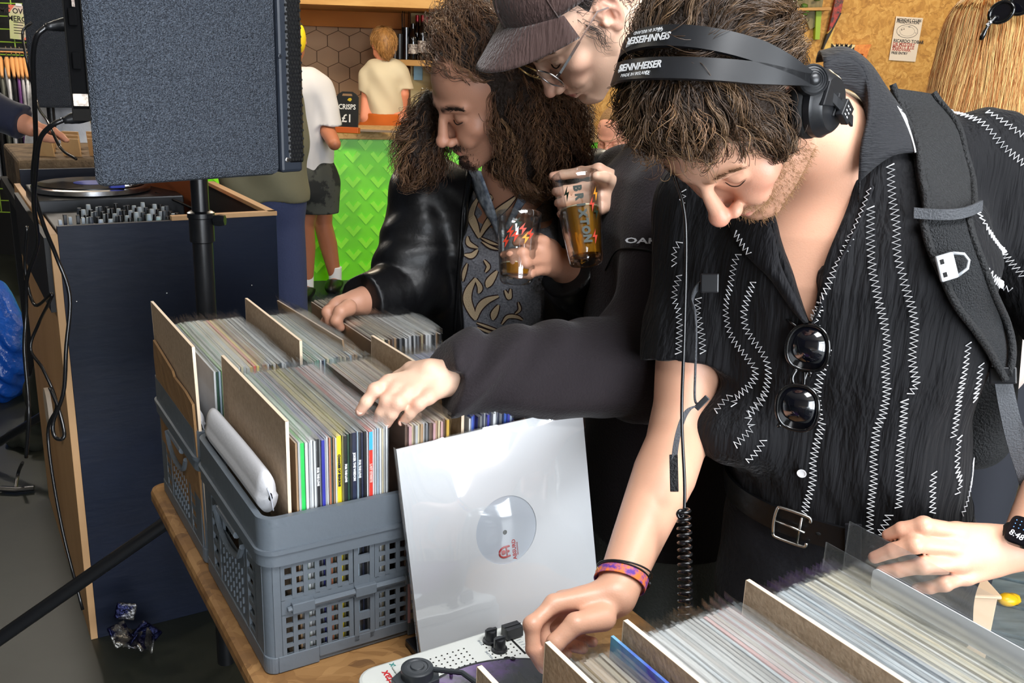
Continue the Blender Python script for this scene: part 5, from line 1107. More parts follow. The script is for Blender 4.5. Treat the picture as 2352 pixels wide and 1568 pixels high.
M_ply = mat('warm_plywood', S(206, 160, 92), .6, noise=(3, S(186, 136, 70), .6, (1, 1, 6)))
pf = P(660, 20, 7.4)
sf_ = thing('bar_canopy', 'plywood canopy above the bar recess with a dark orange lower edge', 'canopy', (-2, 7.6, 2.1))
z0 = onY(760, 33, 7.3)[2]; z1 = onY(760, 12, 7.3)[2]
mb = MB(); mb.box((-3.2, 7.25, z1), (-.52, 8.34, z1+.35)); mb.build('canopy_board', M_ply, sf_); mb = MB(); mb.box((-3.2, 8.20, z0-.06), (-.70, 8.34, z1)); mb.build('canopy_edge', mat('orange_stain', S(190, 112, 34), .6), sf_)
cx0 = onY(932, 90, 7.75)[0]; cx1 = onY(1012, 90, 7.75)[0]
cx0 += .0
sh = thing('bar_shelving', 'pale plywood upright and shelf beside the tiled bar recess', 'shelf', (cx0, 7.9, 0))
mb = MB(); mb.box((cx1-.03, 7.75, 0), (cx1+.02, 8.34, z1)); mb.build('upright', M_ply, sh); mb = MB(); mb.box((cx0, 8.1, 0), (cx1, 8.335, z1)); mb.build('back_panel', mat('pale_plywood', S(200, 180, 130), .6, noise=(3, S(186, 160, 104), .5, (1, 1, 5))), sh)
sz = onY(930, 137, 7.7)[2]; mb = MB(); mb.box((onY(898, 137, 7.7)[0], 7.74, sz-.045), (cx1-.03, 8.10, sz)); mb.build('shelf_board', M_ply, sh, bev=.003)
M_wine = mat('dark_wine_bottle', S(14, 10, 10), .12, spec=.8); M_foil = mat('red_foil', S(150, 20, 32), .3, .4); M_label = mat('cream_label', S(222, 210, 196), .6, noise=(60, S(120, 104, 96), .3))
def bottle(x, y, h, label, foil):
    o = thing('wine_bottle', label, 'bottle', (x, y, sz+.001), 'bottles on the bar shelf'); Mb = M4(np.eye(3), A3([x, y, sz+.001])); k = h/.3
    mb = MB(Mb); mb.lathe([(0, 0), (.036, 0), (.038, .004), (.038, .18*k), (.034, .20*k), (.016, .235*k), (.0145, .295*k), (0, .295*k)], 20); mb.build('glass_body', M_wine, o, 40)
    mb = MB(Mb); mb.lathe([(.0155, .235*k), (.0155, h), (0, h)], 16); mb.build('foil_cap', M_foil if foil else M_wine, o, 40)
    mb = MB(Mb); mb.lathe([(.0386, .05*k), (.0386, .13*k)], 20); mb.build('label', M_label, o, 40)
for i, (px, h, f_) in enumerate(((948, .27, 0), (958, .335, 1), (970, .335, 1), (980, .325, 1), (989, .33, 1))):
    q = onY(px, 128, 7.80+.04*(i % 2)); bottle(q[0], q[1]+.0, h, ['short dark bottle at the left of the wine bottles on the shelf', 'red-topped wine bottle second from left on the bar shelf', 'red-topped wine bottle at the middle of the shelf', 'red-topped wine bottle second from right on the shelf', 'red-topped wine bottle at the right end of the shelf'][i], f_)
for px, h, lb in ((906, .16, 'small dark tumbler at the left end of the bar shelf'), (917, .19, 'dark beaker second from the left on the bar shelf')):
    q = onY(px, 128, 7.82); mb = MB(M4(np.eye(3), A3([q[0], q[1], sz+.001]))); mb.lathe([(0, 0), (.033, 0), (.04, h), (.036, h), (.03, .006), (0, .006)], 16); tag(mb.build('tumbler', mat('smoked_plastic', S(30, 27, 25), .3), None, 40), lb, 'cup', 'cups on the bar shelf')
q = onY(932, 128, 7.82); mb = MB(M4(np.eye(3), A3([q[0], q[1], sz+.001]))); mb.lathe([(0, 0), (.035, 0), (.037, .24), (.033, .24), (.031, .006), (0, .006)], 16)
for a in range(5): mb.tube([(.02*math.cos(a), .02*math.sin(a), .01), (.035*math.cos(a), .035*math.sin(a), .34+.02*(a % 3))], .003, 5)
tag(mb.build('utensil_pot', M_wine, None, 40), 'dark pot of bar tools standing between tumblers and wine bottles', 'pot')
q = onY(945, 165, 7.58); mb = MB(); mb.box((q[0]-.035, 8.06, q[2]-.07), (q[0]+.035, 8.10, q[2]+.07)); tag(mb.build('wall_notice', mat('pale_blue_paper', S(150, 190, 205), .7), None), 'small pale blue notice under the bar shelf', 'notice')
# chalkboard sign
q = W(0, 0, 0)*0+A3(onz(797, 306, 1.086)); Rs = frame(A3([-.12, -1, .12]), A3([1, -.1, 0])); sg_ = thing('chalkboard_sign', 'small chalkboard price sign on the bar counter reading CRISPS', 'sign', q)
Ms = M4(Rs, q+A3([0, 0, .02])); hs = .25; ws = .076
mb = MB(Ms); mb.prism([(-ws, 0), (ws, 0), (ws, hs*.86), (ws*.75, hs*.95), (ws*.45, hs), (-ws*.45, hs), (-ws*.75, hs*.95), (-ws, hs*.86)], -.006, .006); bd = mb.build('board', mat('chalk_black', S(22, 24, 26), .7), sg_, bev=.002)
mb = MB(Ms); mb.prism([(-.035, .222), (.035, .222), (.03, .236), (-.03, .236)], .0055, .0068); mb.build('hand_slot', mat('slot_tan', S(150, 116, 84), .6), bd)
mb = MB(Ms); mb.box((-ws*1.1, -.02, -.03), (ws*1.1, .02, .03)); mb.build('base_block', mat('orange_wood', S(206, 96, 36), .5), sg_, bev=.003)
M_chalk = mat('chalk_white', S(240, 240, 238), .8)
text_mesh('chalk_lettering', 'CRISPS', .046, Ms@M4(np.eye(3), A3([0, .150, .0066])), M_chalk, bd, .0003, sx=.86, bold=.001); text_mesh('chalk_lettering', '\u00a31', .072, Ms@M4(np.eye(3), A3([0, .075, .0066])), M_chalk, bd, .0003, bold=.0012)
mb = MB(Ms); mb.prism([(.0, .195), (.02, .186), (.032, .198), (.026, .21), (.01, .208)], .006, .0068); mb.build('doodle', mat('chalk_yellow', S(210, 180, 40), .7), bd)
q = onz(768, 303, 1.086); mb = MB(); mb.box((q[0]-.05, q[1]-.04, 1.0855), (q[0]+.03, q[1]+.04, 1.125)); tag(mb.build('card_box', mat('orange_wood'), None, bev=.003), 'small orange box left of the chalkboard sign on the bar', 'box')
q = onz(890, 302, 1.086); mb = MB(); mb.box((q[0]-.22, q[1]-.08, 1.0855), (q[0]+.22, q[1]+.08, 1.090)); tag(mb.build('bar_mat', mat('grey_cork', S(140, 126, 116), .8), None), 'flat grey mat lying on the bar counter', 'mat')
# ---------------------------------------------------------------- strand-board wall at the right: poster, arrow sign, shelf
wq = lambda x, y: onY(x, y, 8.49)
M_paper = mat('poster_paper', S(226, 212, 196), .7); M_ink = mat('poster_ink', S(44, 40, 40), .7); M_inkr = mat('poster_red_ink', S(170, 70, 60), .7)
a = wq(2080, 90); po = thing('poster', 'tall narrow white poster with an oval drawing pinned on the strand-board wall', 'poster', a)
Rp = frame([0, -1, 0], [math.cos(-.03), 0, math.sin(-.03)]); Mp = M4(Rp, a+A3([0, -.004, 0])); pw, ph = .115, .205
pw = abs(wq(2112, 90)[0]-wq(2050, 90)[0])/2; ph = abs(wq(2080, 38)[2]-wq(2080, 139)[2])/2
mb = MB(Mp); mb.box((-pw, -ph, 0), (pw, ph, .002)); sheet = mb.build('sheet', M_paper, po)
mb = MB(Mp)
for a_, b_, rr_ in ((pw*.78, ph*.30, .002), (pw*.55, ph*.22, .001)): mb.tube([(a_*math.cos(t), ph*.36+b_*math.sin(t), .0025) for t in np.linspace(0, 6.283, 41)[:-1]], rr_*.8, 4, True)
for x, y, w_, h_ in ((-.45, .38, .02, .07), (-.3, .42, .02, .06), (.02, .55, .12, .03), (.6, .30, .05, .02), (-.6, .16, .05, .02)): mb.box((pw*x, ph*y, .002), (pw*x+pw*w_+.004, ph*y+ph*h_, .003))
mb.build('oval_drawing', M_ink, sheet)
for txt, y, m_, s_ in (('MONDAY CLUBS', .86, M_ink, .030), ('PRESENTATION', .76, M_ink, .030), ('RICARDO TOBAR', -.10, M_ink, .036), ('DR MYSTERY', -.25, M_inkr, .036), ('MONTY B LE', -.38, M_inkr, .036), ('AARDVARK', -.50, M_inkr, .034), ('FREE ENTRY', -.66, M_ink, .028)):
    o = text_mesh('poster_lettering', txt, s_, Mp@M4(np.eye(3), A3([-pw*.9, ph*y, .0022])), m_, sheet, .0003, 'LEFT', sx=.9, bold=.001)
def flat(name, px, m, parent=None, th=.03, Y=8.49):
    p = [onY(x, y, Y) for x, y in px]; c = sum(p)/len(p); mb = MB(); mb.prism([(q[0], q[2]) for q in p], 0, th, M4(np.stack([A3([1, 0, 0]), A3([0, 0, 1]), A3([0, -1, 0])], 1), A3([0, Y, 0]))); return mb.build(name, m, parent)
ls = thing('lightning_sign', 'jagged lightning-bolt wall sign with red top and orange ends on the strand-board wall', 'sign', wq(1960, 100))
w3 = lambda L: [(1552+x*.3401, y*.3401) for x, y in L]
flat('red_arm', w3([(1075, -40), (1130, -40), (1105, 80), (1060, 170), (1020, 215)]), mat('red_floral', S(172, 40, 28), .5, noise=(40, S(60, 20, 16), .4)), ls, .05); flat('yellow_arm', w3([(1020, 215), (1100, 90), (1040, 260), (1060, 302), (1050, 360), (975, 360), (985, 330)]), mat('yellow_pattern', S(226, 186, 84), .5, noise=(30, S(200, 150, 60), .5)), ls, .045)
flat('chevron_panel', w3([(1050, 303), (1200, 303), (1185, 358), (1042, 360)]), mat('cream_panel', S(232, 214, 160), .5), ls, .05); flat('orange_arm', w3([(1200, 303), (1310, 300), (1290, 345), (1250, 470), (1225, 500), (1215, 480), (1255, 365), (1185, 360)]), mat('orange_panel', S(214, 116, 40), .5, noise=(30, S(235, 150, 60), .4)), ls, .05)
mb = MB(); 
for i in range(4):
    for j in range(2):
        a = onY(*w3([(1075+i*30+j*15, 318+j*22)])[0], 8.435); mb.prism([(a[0]-.03, a[2]+.03), (a[0], a[2]), (a[0]+.03, a[2]+.03), (a[0]+.03, a[2]), (a[0], a[2]-.03), (a[0]-.03, a[2])], 0, .006, M4(np.stack([A3([1, 0, 0]), A3([0, 0, 1]), A3([0, -1, 0])], 1), A3([0, 8.44, 0])))
mb.build('chevron_marks', M_ink, ls)
flat('dark_edge', w3([(1010, 235), (1040, 200), (1100, 85), (1106, 92), (1045, 212), (1000, 300), (985, 335), (980, 330)]), M_ink, ls, .052)
wsf = thing('wall_shelf', 'grey wooden wall panel and shelf with lime green bracket at the strand-board wall', 'shelf', wq(1850, 40))
flat('grey_panel', w3([(700, -60), (1000, -60), (960, 170), (900, 200), (850, 70)]), mat('weathered_grey_wood', S(140, 128, 92), .7, noise=(6, S(110, 104, 70), .6, (6, 1, 1))), wsf, .03); flat('shelf_board', w3([(780, 60), (1010, 55), (1010, 75), (780, 78)]), M_ply, wsf, .16); flat('green_bracket', w3([(935, 78), (972, 78), (958, 268), (928, 268)]), mat('lime_paint', S(150, 180, 20), .5), wsf, .06)
def plant(px, py, n, label, s_=.05):
    c = onY(px, py, 8.40); mb = MB(); g = np.random.default_rng(int(px))
    for i in range(n):
        a = c+g.normal(size=3)*A3([s_*1.3, .03, s_*.8]); mb.ball(a, (.035, .010, .022), 6, frame(g.normal(size=3)))
    o = mb.build('leafy_plant', mat('leaf_green', S(50, 84, 30), .5, noise=(8, S(84, 120, 40), .5)), None, 180); tag(o, label, 'plant')
plant(1836, 8, 26, 'small green trailing plant on the wall shelf by the red lightning sign'); plant(2262, 6, 16, 'small green plant above the blonde head on the strand-board wall', .035)
a = onY(1995, 190, 8.4); gp = thing('dotted_panel', 'small white panel with black squares at the foot of the wall', 'panel', a); flat('panel_sheet', w3([(1250, 527), (1355, 527), (1350, 600), (1262, 600)]), mat('white_gloss', S(212, 216, 204), .4), gp, .04)
mb = MB()
for x, y, s_ in ((1288, 540, 20), (1322, 556, 14), (1295, 575, 12), (1330, 580, 16)):
    p = onY(*w3([(x, y)])[0], 8.44); k = s_*.00125; mb.box((p[0]-k, 8.435, p[2]-k), (p[0]+k, 8.455, p[2]+k))
mb.build('black_squares', M_ink, gp)
# ---------------------------------------------------------------- left background: merch grid, clothes rail, second speaker
M_lime = mat('lime_wire', S(150, 190, 60), .5); M_dk = mat('dark_cloth', S(18, 18, 20), .9)
gY = 6.9; gr = thing('grid_panel', 'lime green wire display grid against the dark wall at the left', 'grid', onY(20, 60, gY))
x0, x1 = onY(-160, 60, gY)[0], onY(120, 60, gY)[0]; zt = onY(20, -140, gY)[2]; mb = MB()
for x in np.arange(x0, x1, .115): mb.tube([(x, gY, .4), (x, gY, zt)], .0045, 5)
mb.build('wires_upright', M_lime, gr); mb = MB()
for z in np.arange(.4, zt, .085): mb.tube([(x0, gY, z), (x1, gY, z)], .0045, 5)
mb.build('wires_level', M_lime, gr)
struct(MB().box((-4.5, 7.3, 0), (-3.2, 7.36, 3.3)).build('wall_dark_screen', M_dkwall))
mc = onY(46, 52, gY-.03); cd = thing('merch_card', 'pink and green printed merch price card clipped on the wire grid', 'card', mc); Rm = frame([0, -1, 0], [1, 0, -.06]); Mm = M4(Rm, mc); w_ = abs(onY(70, 50, gY)[0]-onY(22, 50, gY)[0])/2; h_ = abs(onY(46, 14, gY)[2]-onY(46, 92, gY)[2])/2
mb = MB(Mm); mb.box((-w_, -h_, 0), (w_, h_, .003)); cs = mb.build('card_sheet', mat('pink_card', S(226, 200, 196), .6, noise=(7, S(200, 206, 150), .5)), cd)
text_mesh('card_lettering', 'MC OVERAL\nMERCH', .05, Mm@M4(np.eye(3), A3([0, h_*.42, .0035])), M_ink, cs, .0003, bold=.001)
mb = MB(Mm)
for i in range(5): mb.box((-w_*.6, -h_*.02-i*.018, .003), (w_*(.4-.1*(i % 2)), -h_*.02-i*.018+.005, .0036))
mb.build('small_print', M_ink, cs)
mb = MB(Mm); mb.prism([(-w_, h_*.5), (-w_*.4, h_), (-w_, h_)], .003, .0035); mb.prism([(w_, -h_), (w_*.2, -h_), (w_, -h_*.5)], .003, .0035); mb.build('corner_shapes', mat('coral_print', S(226, 120, 100), .6), cs)
mb = MB(Mm); mb.box((-.02, h_*.96, .003), (.02, h_*1.12, .01)); mb.build('clip', M_white_trim, cd)
rY = 6.0; rz = onY(40, 116, rY)[2]; rl = thing('clothes_rail', 'chrome clothes rail crowded with hanging garments below the wire grid', 'rail', (onY(-80, 116, rY)[0], rY, 0)); M_chr = mat('chrome', (.8, .8, .82), .12, 1)
xa, xb = onY(-330, 116, rY)[0], onY(130, 116, rY)[0]
mb = MB(); mb.tube([(xa, rY, rz), (xb, rY, rz)], .016, 10); mb.build('top_bar', M_chr, rl, 60); mb = MB()
for x in (xa, xb): mb.tube([(x, rY, 0), (x, rY, rz)], .014, 8)
mb.build('uprights', M_chr, rl, 60)
M_hang = mat('hanger_wood', S(206, 150, 92), .5); cols_ = [('white', (222, 222, 226)), ('black', (24, 24, 28)), ('grey green', (96, 98, 90)), ('white', (226, 226, 230)), ('black', (22, 21, 26)), ('purple', (112, 66, 128)), ('pale grey', (176, 174, 178)), ('white', (214, 214, 218)), ('black', (26, 24, 28))]
for i, px in enumerate((-30, -14, 1, 16, 28, 38, 47, 57, 66)):
    x = onY(px, 140, rY)[0]; cn, cc = cols_[i]; g_o = thing('hanging_garment', f'{cn} garment on a wooden hanger, ' + ['far left of the rail', 'second from the left of the rail', 'third from the left of the rail', 'fourth along the rail beside the grey green one', 'fifth along the rail beside the purple one', 'the only purple one on the rail', 'next to the purple one on the rail', 'second from the right of the rail', 'far right of the rail'][i], 'garment', (x, rY, rz), 'garments on the rail')
    c = math.cos(.5); Rg_ = eul(-62, 0); Mg = M4(Rg_, A3([x, rY, rz])); mb = MB(Mg); mb.tube([(0, 0, .02), (.012, 0, .012), (.012, 0, -.005), (0, 0, -.02), (0, 0, -.06)], .003, 5); mb.build('hook', M_chr, g_o); mb = MB(Mg); mb.tube(smooth_path([(-.21, 0, -.15), (-.1, 0, -.095), (0, 0, -.06), (.1, 0, -.095), (.21, 0, -.15)], 14), [.008, .012, .014, .015, .016, .016, .017, .016, .016, .015, .014, .012, .01, .008], 6, flat=1.6); mb.build('hanger', M_hang, g_o, 180)
    mb = MB(Mg); G = []
    for t, (hw, z) in enumerate(((.03, -.085), (.12, -.115), (.22, -.17), (.25, -.24), (.235, -.45), (.245, -.75))):
        th = (.012, .016, .018, .018, .019, .02)[t]; G.append([(hw*math.cos(a), th*math.sin(a)*(1+.25*math.sin(a*5+t)), z-.02*abs(math.sin(a*2))) for a in np.linspace(0, 2*math.pi, 25)[:-1]])
    mb.grid(G, closed=True); mb.build('cloth', mat('garment_'+cn.replace(' ', '_'), S(*cc), .85, bump=(25, .5, 3)), g_o, 180, solid=.004)
# second speaker and its stand
M_cab = mat('speaker_paint', S(44, 50, 60), .5, bump=(330, .9, 1)); M_cab2 = mat('speaker_baffle', S(40, 46, 56), .45)
sp2 = thing('loudspeaker', 'dark loudspeaker half hidden behind the near speaker at the left', 'speaker', P(140, 248, 4.3)); a = P(75, 247, 4.3); zb = a[2]; b = P(230, 252, 3.15)
nrm = unit(A3([a[0], a[1], 0])); d_ = A3([nrm[1], -nrm[0], 0]); R2 = np.stack([d_, nrm, A3([0, 0, 1])], 1); M2 = M4(R2, A3([a[0], a[1], zb]))
mb = MB(M2); mb.prism([(0, 0), (.40, 0), (.40, .38), (.05, .30)], 0, .66); mb.build('cabinet', M_cab, sp2, bev=.012); mb = MB(M2); mb.box((.40, .01, .02), (.42, .37, .64)); mb.build('grille', M_cab2, sp2, bev=.006); mb = MB(M2); mb.box((.38, -.002, .1), (.385, 0, .55)); mb.build('panel_groove', M_dk, sp2)
st2 = thing('speaker_stand', 'thin black speaker stand carrying the speaker farther back', 'stand', A3([*(M2[:3, :3]@A3([.075, .18, 0])+M2[:3, 3])[:2], 0])); pc = A3(st2.location); mb = MB(); mb.tube([pc+A3([0, 0, .1]), A3([pc[0], pc[1], zb])], .018, 10); mb.build('pole', M_hp, st2, 60)
for k in range(3):
    a_ = k*2.094+.3; mb = MB(); mb.tube([pc+A3([0, 0, .75]), pc+A3([.36*math.cos(a_), .36*math.sin(a_), .012])], .012, 8); mb.build('leg', M_hp, st2, 60)
# person at the left edge flicking through singles
M_navy = mat('navy_jersey', S(22, 28, 52), .85, sheen=.2); sq = SDF(); handq = P(118, 306, 2.92); elq = P(-60, 235, 2.9); shq = P(-190, 60, 3.05); bdq = P(-330, 420, 3.15)
MH = M4(eul(60, 20), P(-330, -120, 3.0)); head_ops(sq, MH); nb = P(-330, 20, 3.1); nb_q = nb; sq.chain([MH[:3, 3]+A3([0, .03, -.03]), nb], [.055, .065], .03); sq.chain([nb, A3([nb[0], nb[1], .95])], [.1, .12], .04); w_q = P(72, 292, 2.9); sq.chain([shq, elq, w_q], [.05, .042, .028], .02)
fq = [[P(100+4*i, 294+5*i, 2.9+.02*i), P(124+3*i, 300+4*i, 2.89+.02*i), P(142+2*i, 312+3*i, 2.89+.02*i), P(152+i, 322, 2.89+.02*i)] for i in range(4)]; hand_ops(sq, w_q, fq, [P(88, 305, 2.87), P(104, 316, 2.85), P(118, 320, 2.85), P(128, 322, 2.85)])
pq = sdf_object('person', sq, .006, mat('skin_far', S(216, 150, 120), .5, attr=None), None); tag(pq, 'person in navy long sleeve at the left edge, hand in the small record box', 'person')
sq2 = SDF(); sq2.chain([nb-A3([0, 0, .06]), A3([nb[0], nb[1], .85])], [.15, .17], .04); sq2.chain([shq, elq, elq+(w_q-elq)*.92], [.075, .068, .052], .05, caps=[(elq+(w_q-elq)*.85, w_q-elq)]); sq2.fold(lambda p: .006*np.sin(p[:, 0]*40+p[:, 2]*25)*np.sin(p[:, 2]*30)); sdf_object('jumper', sq2, .01, M_navy, pq)
sq3 = SDF(); 
for k in (-.09, .09): sq3.chain([(nb[0]+k, nb[1], .9), (nb[0]+k, nb[1], .08)], [.1, .07], .03)
sdf_object('trousers', sq3, .012, mat('dark_jeans'), pq)
# box of singles with wooden dividers on a low table
bxA = onz(30, 385, 1.12); M_raw = mat('raw_pine', S(200, 160, 110), .6, noise=(5, S(180, 136, 88), .5, (1, 6, 1)))
Rbx = np.stack([E2, E1, A3([0, 0, 1])], 1); bc_ = A3([-1.72, 3.62, 1.07])
rb = thing('singles_box', 'brown fabric-sided box of records with pale wooden dividers behind the DJ booth', 'box', bc_); Mbx = M4(Rbx, bc_)
mb = MB(Mbx); mb.box((-.17, -.30, 0), (.30, .34, .135)); mb.build('box_body', mat('brown_burlap', S(132, 110, 84), .9, noise=(18, S(92, 74, 54), .6), bump=(60, .8, 4)), rb, bev=.01)
for i in range(4):
    for j in range(3):
        x = -.07+.085*i+.02*j; y = -.18+.16*j-.02*i; mb = MB(Mbx); mb.box((x-.085, y-.004, .08), (x+.06, y+.004, .235+.01*(i % 2)), R=eul(-24, -8)@np.eye(3)) if False else mb.box((-.034, -.003, -.05), (.034, .003, .05), R=eul(-40, 8), c=(x, y, .148)); o = mb.build('divider', M_raw, rb)
tb = thing('side_table', 'low dark table under the box of singles behind the booth', 'table', A3([bc_[0], bc_[1], 0])); mb = MB(Mbx); mb.box((-.19, -.33, -.04), (.33, .40, -.001)); mb.build('tabletop', M_dk, tb)
for x in (-.15, .29):
    for y in (-.29, .36): mb = MB(Mbx); mb.box((x-.02, y-.02, -1.06), (x+.02, y+.02, -.04)); mb.build('leg', M_dk, tb)
q = P(135, 290, 4.6); wt_ = MB(); wt_.grid([[q+A3([.13*math.cos(t)*(.8+.2*k), .05*math.sin(t)*(1+.3*math.sin(5*t)), .26-.13*k]) for t in np.linspace(0, 6.283, 21)[:-1]] for k in range(6)], closed=True); tag(wt_.build('hanging_shirt', mat('garment_white', S(226, 226, 230), .85), None, 180, solid=.004), 'white hanging tee below the farther speaker', 'garment')
# blue carrier bag and bits on the floor at the left
bgq = onz(20, 930, 0); bb_ = SDF(); bb_.ell(bgq+A3([-.10, .1, .22]), (.20, .17, .25), .02); bb_.ell(bgq+A3([-.12, .1, .42]), (.12, .10, .16), .06); bb_.chain([bgq+A3([-.16, .08, .5]), bgq+A3([-.14, .08, .66]), bgq+A3([-.08, .08, .66]), bgq+A3([-.05, .08, .5])], .028, .02); bb_.half(A3([0, 0, .002]), (0, 0, -1)); bb_.fold(lambda p: .014*np.sin(p[:, 0]*38+p[:, 2]*16)*np.sin(p[:, 2]*24-p[:, 1]*30)+.006*np.sin(p[:, 0]*90+p[:, 2]*60))
tag(sdf_object('carrier_bag', bb_, .009, mat('blue_polythene', S(24, 92, 200), .25, spec=.6, bump=(30, .8, 4)), None), 'bright blue plastic carrier bag on the floor beside the booth', 'bag')
fq_ = onz(298, 1520, 0); fo = SDF(); g = np.random.default_rng(3); fo.M = M4(eul(20, 0), fq_+A3([0, 0.02, .07]))
for i in range(9): fo.box(g.normal(size=3)*A3([.024, .022, .026]), A3([.028, .003, .024])*(.7+.6*g.random()), .004, R=eul(*g.uniform(-90, 90, 3)), r=.003)
fo.M = np.eye(4); fo.half((0, 0, .002), (0, 0, -1)); tag(sdf_object('crumpled_foil', fo, .004, mat('crumpled_foil', (.34, .33, .30), .32, .8, noise=(14, S(14, 18, 50), .3), bump=(40, 1, 4)), None), 'crumpled silver and blue foil wrapper on the floor under the table', 'litter')
hv_ = onz(95, 1030, 0); hq = SDF(); hq.ell(hv_+A3([0, .1, .16]), (.09, .10, .18), .02); hq.ell(hv_+A3([-.04, .06, .03]), (.12, .10, .05), .03); hq.half((0, 0, .002), (0, 0, -1)); hq.fold(lambda p: .008*np.sin(p[:, 0]*50+p[:, 2]*40)); tag(sdf_object('duffel_bag', hq, .008, mat('olive_canvas', S(36, 38, 28), .9), None), 'small dark olive bag slumped against the booth side', 'bag')
lq = [onz(-60, 1040, .02), onz(40, 1000, .3), onz(120, 960, .55)]; 
fl = [onz(0, 1122, .015), onz(38, 1124, .015), onz(78, 1120, .015)]; mb = MB(); mb.tube(fl, .016, 8, flat=.6); mb.tube(smooth_path([onz(36, 1120, .02), onz(42, 1085, .05), onz(52, 1062, .12)], 10), .006, 6); tag(mb.build('adaptor_lead', M_hp, None, 60), 'black plug and short lead lying on the floor at the left', 'cable')
lg = thing('tripod_leg_stand', 'black splayed stand leg resting on the floor at the left edge', 'stand', onz(-40, 1030, 0)); mb = MB(); mb.tube([onz(-60, 1052, .02), onz(120, 940, .28)], .016, 8); mb.build('leg', M_hp, lg, 60); mb = MB(); mb.tube([onz(-60, 1052, .0), onz(-66, 1056, .03)], .022, 8); mb.build('rubber_foot', M_hpc, lg, 60)
# ---------------------------------------------------------------- near loudspeaker on its stand
zb = 1.35; A_ = onz(237, 431, zb); B_ = onz(701, 398, zb); d_ = unit(B_-A_); nr = A3([-d_[1], d_[0], 0]); RS = np.stack([d_, nr, A3([0, 0, 1])], 1); MS = M4(RS, A_); LS = np.linalg.norm(B_-A_); HS_ = .68
a2 = RS.T@(onz(176, 372, zb+.045)-A_)
spk = thing('loudspeaker', 'large textured black loudspeaker on a tripod stand in the left foreground', 'speaker', A_+RS@A3([.2, .2, 0]))
fx = LS*.865
mb = MB(MS)
pl_ = [(0, 0), (fx, 0), (fx, .40), (.14, .34), (-.005, a2[1])]
mb.prism(pl_, 0, HS_); mb.build('cabinet', mat('speaker_texture', S(42, 47, 56), .45, spec=.6, bump=(480, .8, 1), noise=(330, S(84, 92, 104), .45)), spk, bev=.014)
mb = MB(MS); mb.box((fx+.002, .0006, .004), (LS-.004, .398, HS_-.004)); baf = mb.build('front_baffle', M_cab2, spk, bev=.006)
mb = MB(MS); mb.prism([(LS-.040, -.001), (LS-.004, -.002), (LS, .003), (LS, .397), (LS-.004, .402), (LS-.040, .401)], .022, HS_-.018); gr_ = mb.build('grille', mat('grille_black', S(20, 21, 24), .4, .2), spk, bev=.006)
mb = MB(MS)
for j in range(78):
    for i in range(5):
        z = .03+j*.0083; x = LS-.0365+i*.0069+(.0034 if j % 2 else 0); y = -.0012-(x-LS+.04)*.028
        if z < HS_-.02: mb.prism([(x+.0031*math.cos(a), z+.0031*math.sin(a)) for a in np.arange(6)*1.0472], -.0012, .0006, M4(np.stack([A3([1, .0, 0]), A3([0, 0, 1]), A3([0, -1, 0])], 1), A3([0, y, 0])))
mb.build('grille_holes', mat('hole_black'), gr_)['kind'] = 'stuff'
def screw(px, py, silver):
    p = bvh(baf).ray_cast(Vector(CAM), Vector(unit(ray(px, py))))[0]; p = A3(p) if p else P(px, py, 1.75); R = np.stack([d_, A3([0, 0, 1]), -nr], 1); mb = MB(M4(R, p)); mb.lathe([(0, .0015), (.0035, .0018), (.0048, .001), (.005, 0)], 20); o = mb.build('screw', mat('screw_steel', (.55, .53, .5), .3, 1) if silver else M_cab2, spk, 40)
    mb = MB(M4(R, p)); mb.box((-.0028, -.0006, .0016), (.0028, .0006, .0021)); mb.box((-.0006, -.0028, .0016), (.0006, .0028, .0021)); mb.build('screw_slot', mat('hole_black'), o)
screw(643, 129, 0); screw(660, 367, 1)
# recessed rear panel with connectors (rear face runs from A_ toward a2)
rv = unit(A3([a2[0], a2[1], 0])); Lr = np.linalg.norm(a2[:2]); rn = A3([-rv[1], rv[0], 0]); rn = rn if rn[0] < 0 else -rn; MR = MS@M4(np.stack([rv, A3([0, 0, 1]), rn], 1), A3([0, 0, 0]))
mb = MB(MR); mb.box((Lr*.28, .13, -.001), (Lr*.95, HS_-.05, .003)); rp = mb.build('rear_panel', mat('rear_panel_black', S(12, 12, 13), .9, spec=.05), spk, bev=.003); mb = MB(MR)
for a_, b_ in (((.24, .125), (.30, .64)), ((.93, .125), (.99, .64)), ((.24, .115), (.99, .135)), ((.24, .63), (.99, .645))): mb.box((Lr*a_[0], a_[1], 0), (Lr*b_[0], b_[1], .009))
mb.build('panel_rim', mat('rear_rim', S(26, 25, 24), .9, spec=.08), rp, bev=.002)
for y in (.2, .27, .41, .5, .55): mb = MB(MR); mb.box((Lr*.45, y, .003), (Lr*.8, y+.028, .010)); mb.build('socket', mat('rear_panel_black'), rp, bev=.002)
mb = MB(MR); mb.box((Lr*.5, .30, .0102), (Lr*.62, .335, .0112)); mb.box((Lr*.3, .14, .004), (Lr*.9, .16, .0095)); mb.build('rating_label', M_label, rp)
pX, pY = A3(P(458, 432, 2.06))[:2]; std = thing('speaker_stand', 'black tripod speaker stand with one long leg reaching toward the camera', 'stand', (pX, pY, 0))
mb = MB(); mb.tube([(pX, pY, 1.0), (pX, pY, zb+.02)], .0185, 20); mb.build('pole', mat('black_tube', S(22, 23, 26), .3, spec=.6), std, 60)
zc = onY(450, 500, pY)[2]; zc2 = onY(450, 556, pY)[2]; mb = MB(M4(np.eye(3), A3([pX, pY, 0]))); mb.lathe([(.021, zc2), (.0265, zc2+.003), (.0265, zc-.03), (.0265, zc+.0), (.029, zc+.002), (.029, zc+.012), (.022, zc+.016)], 28); mb.build('collar', mat('black_tube'), std, 40)
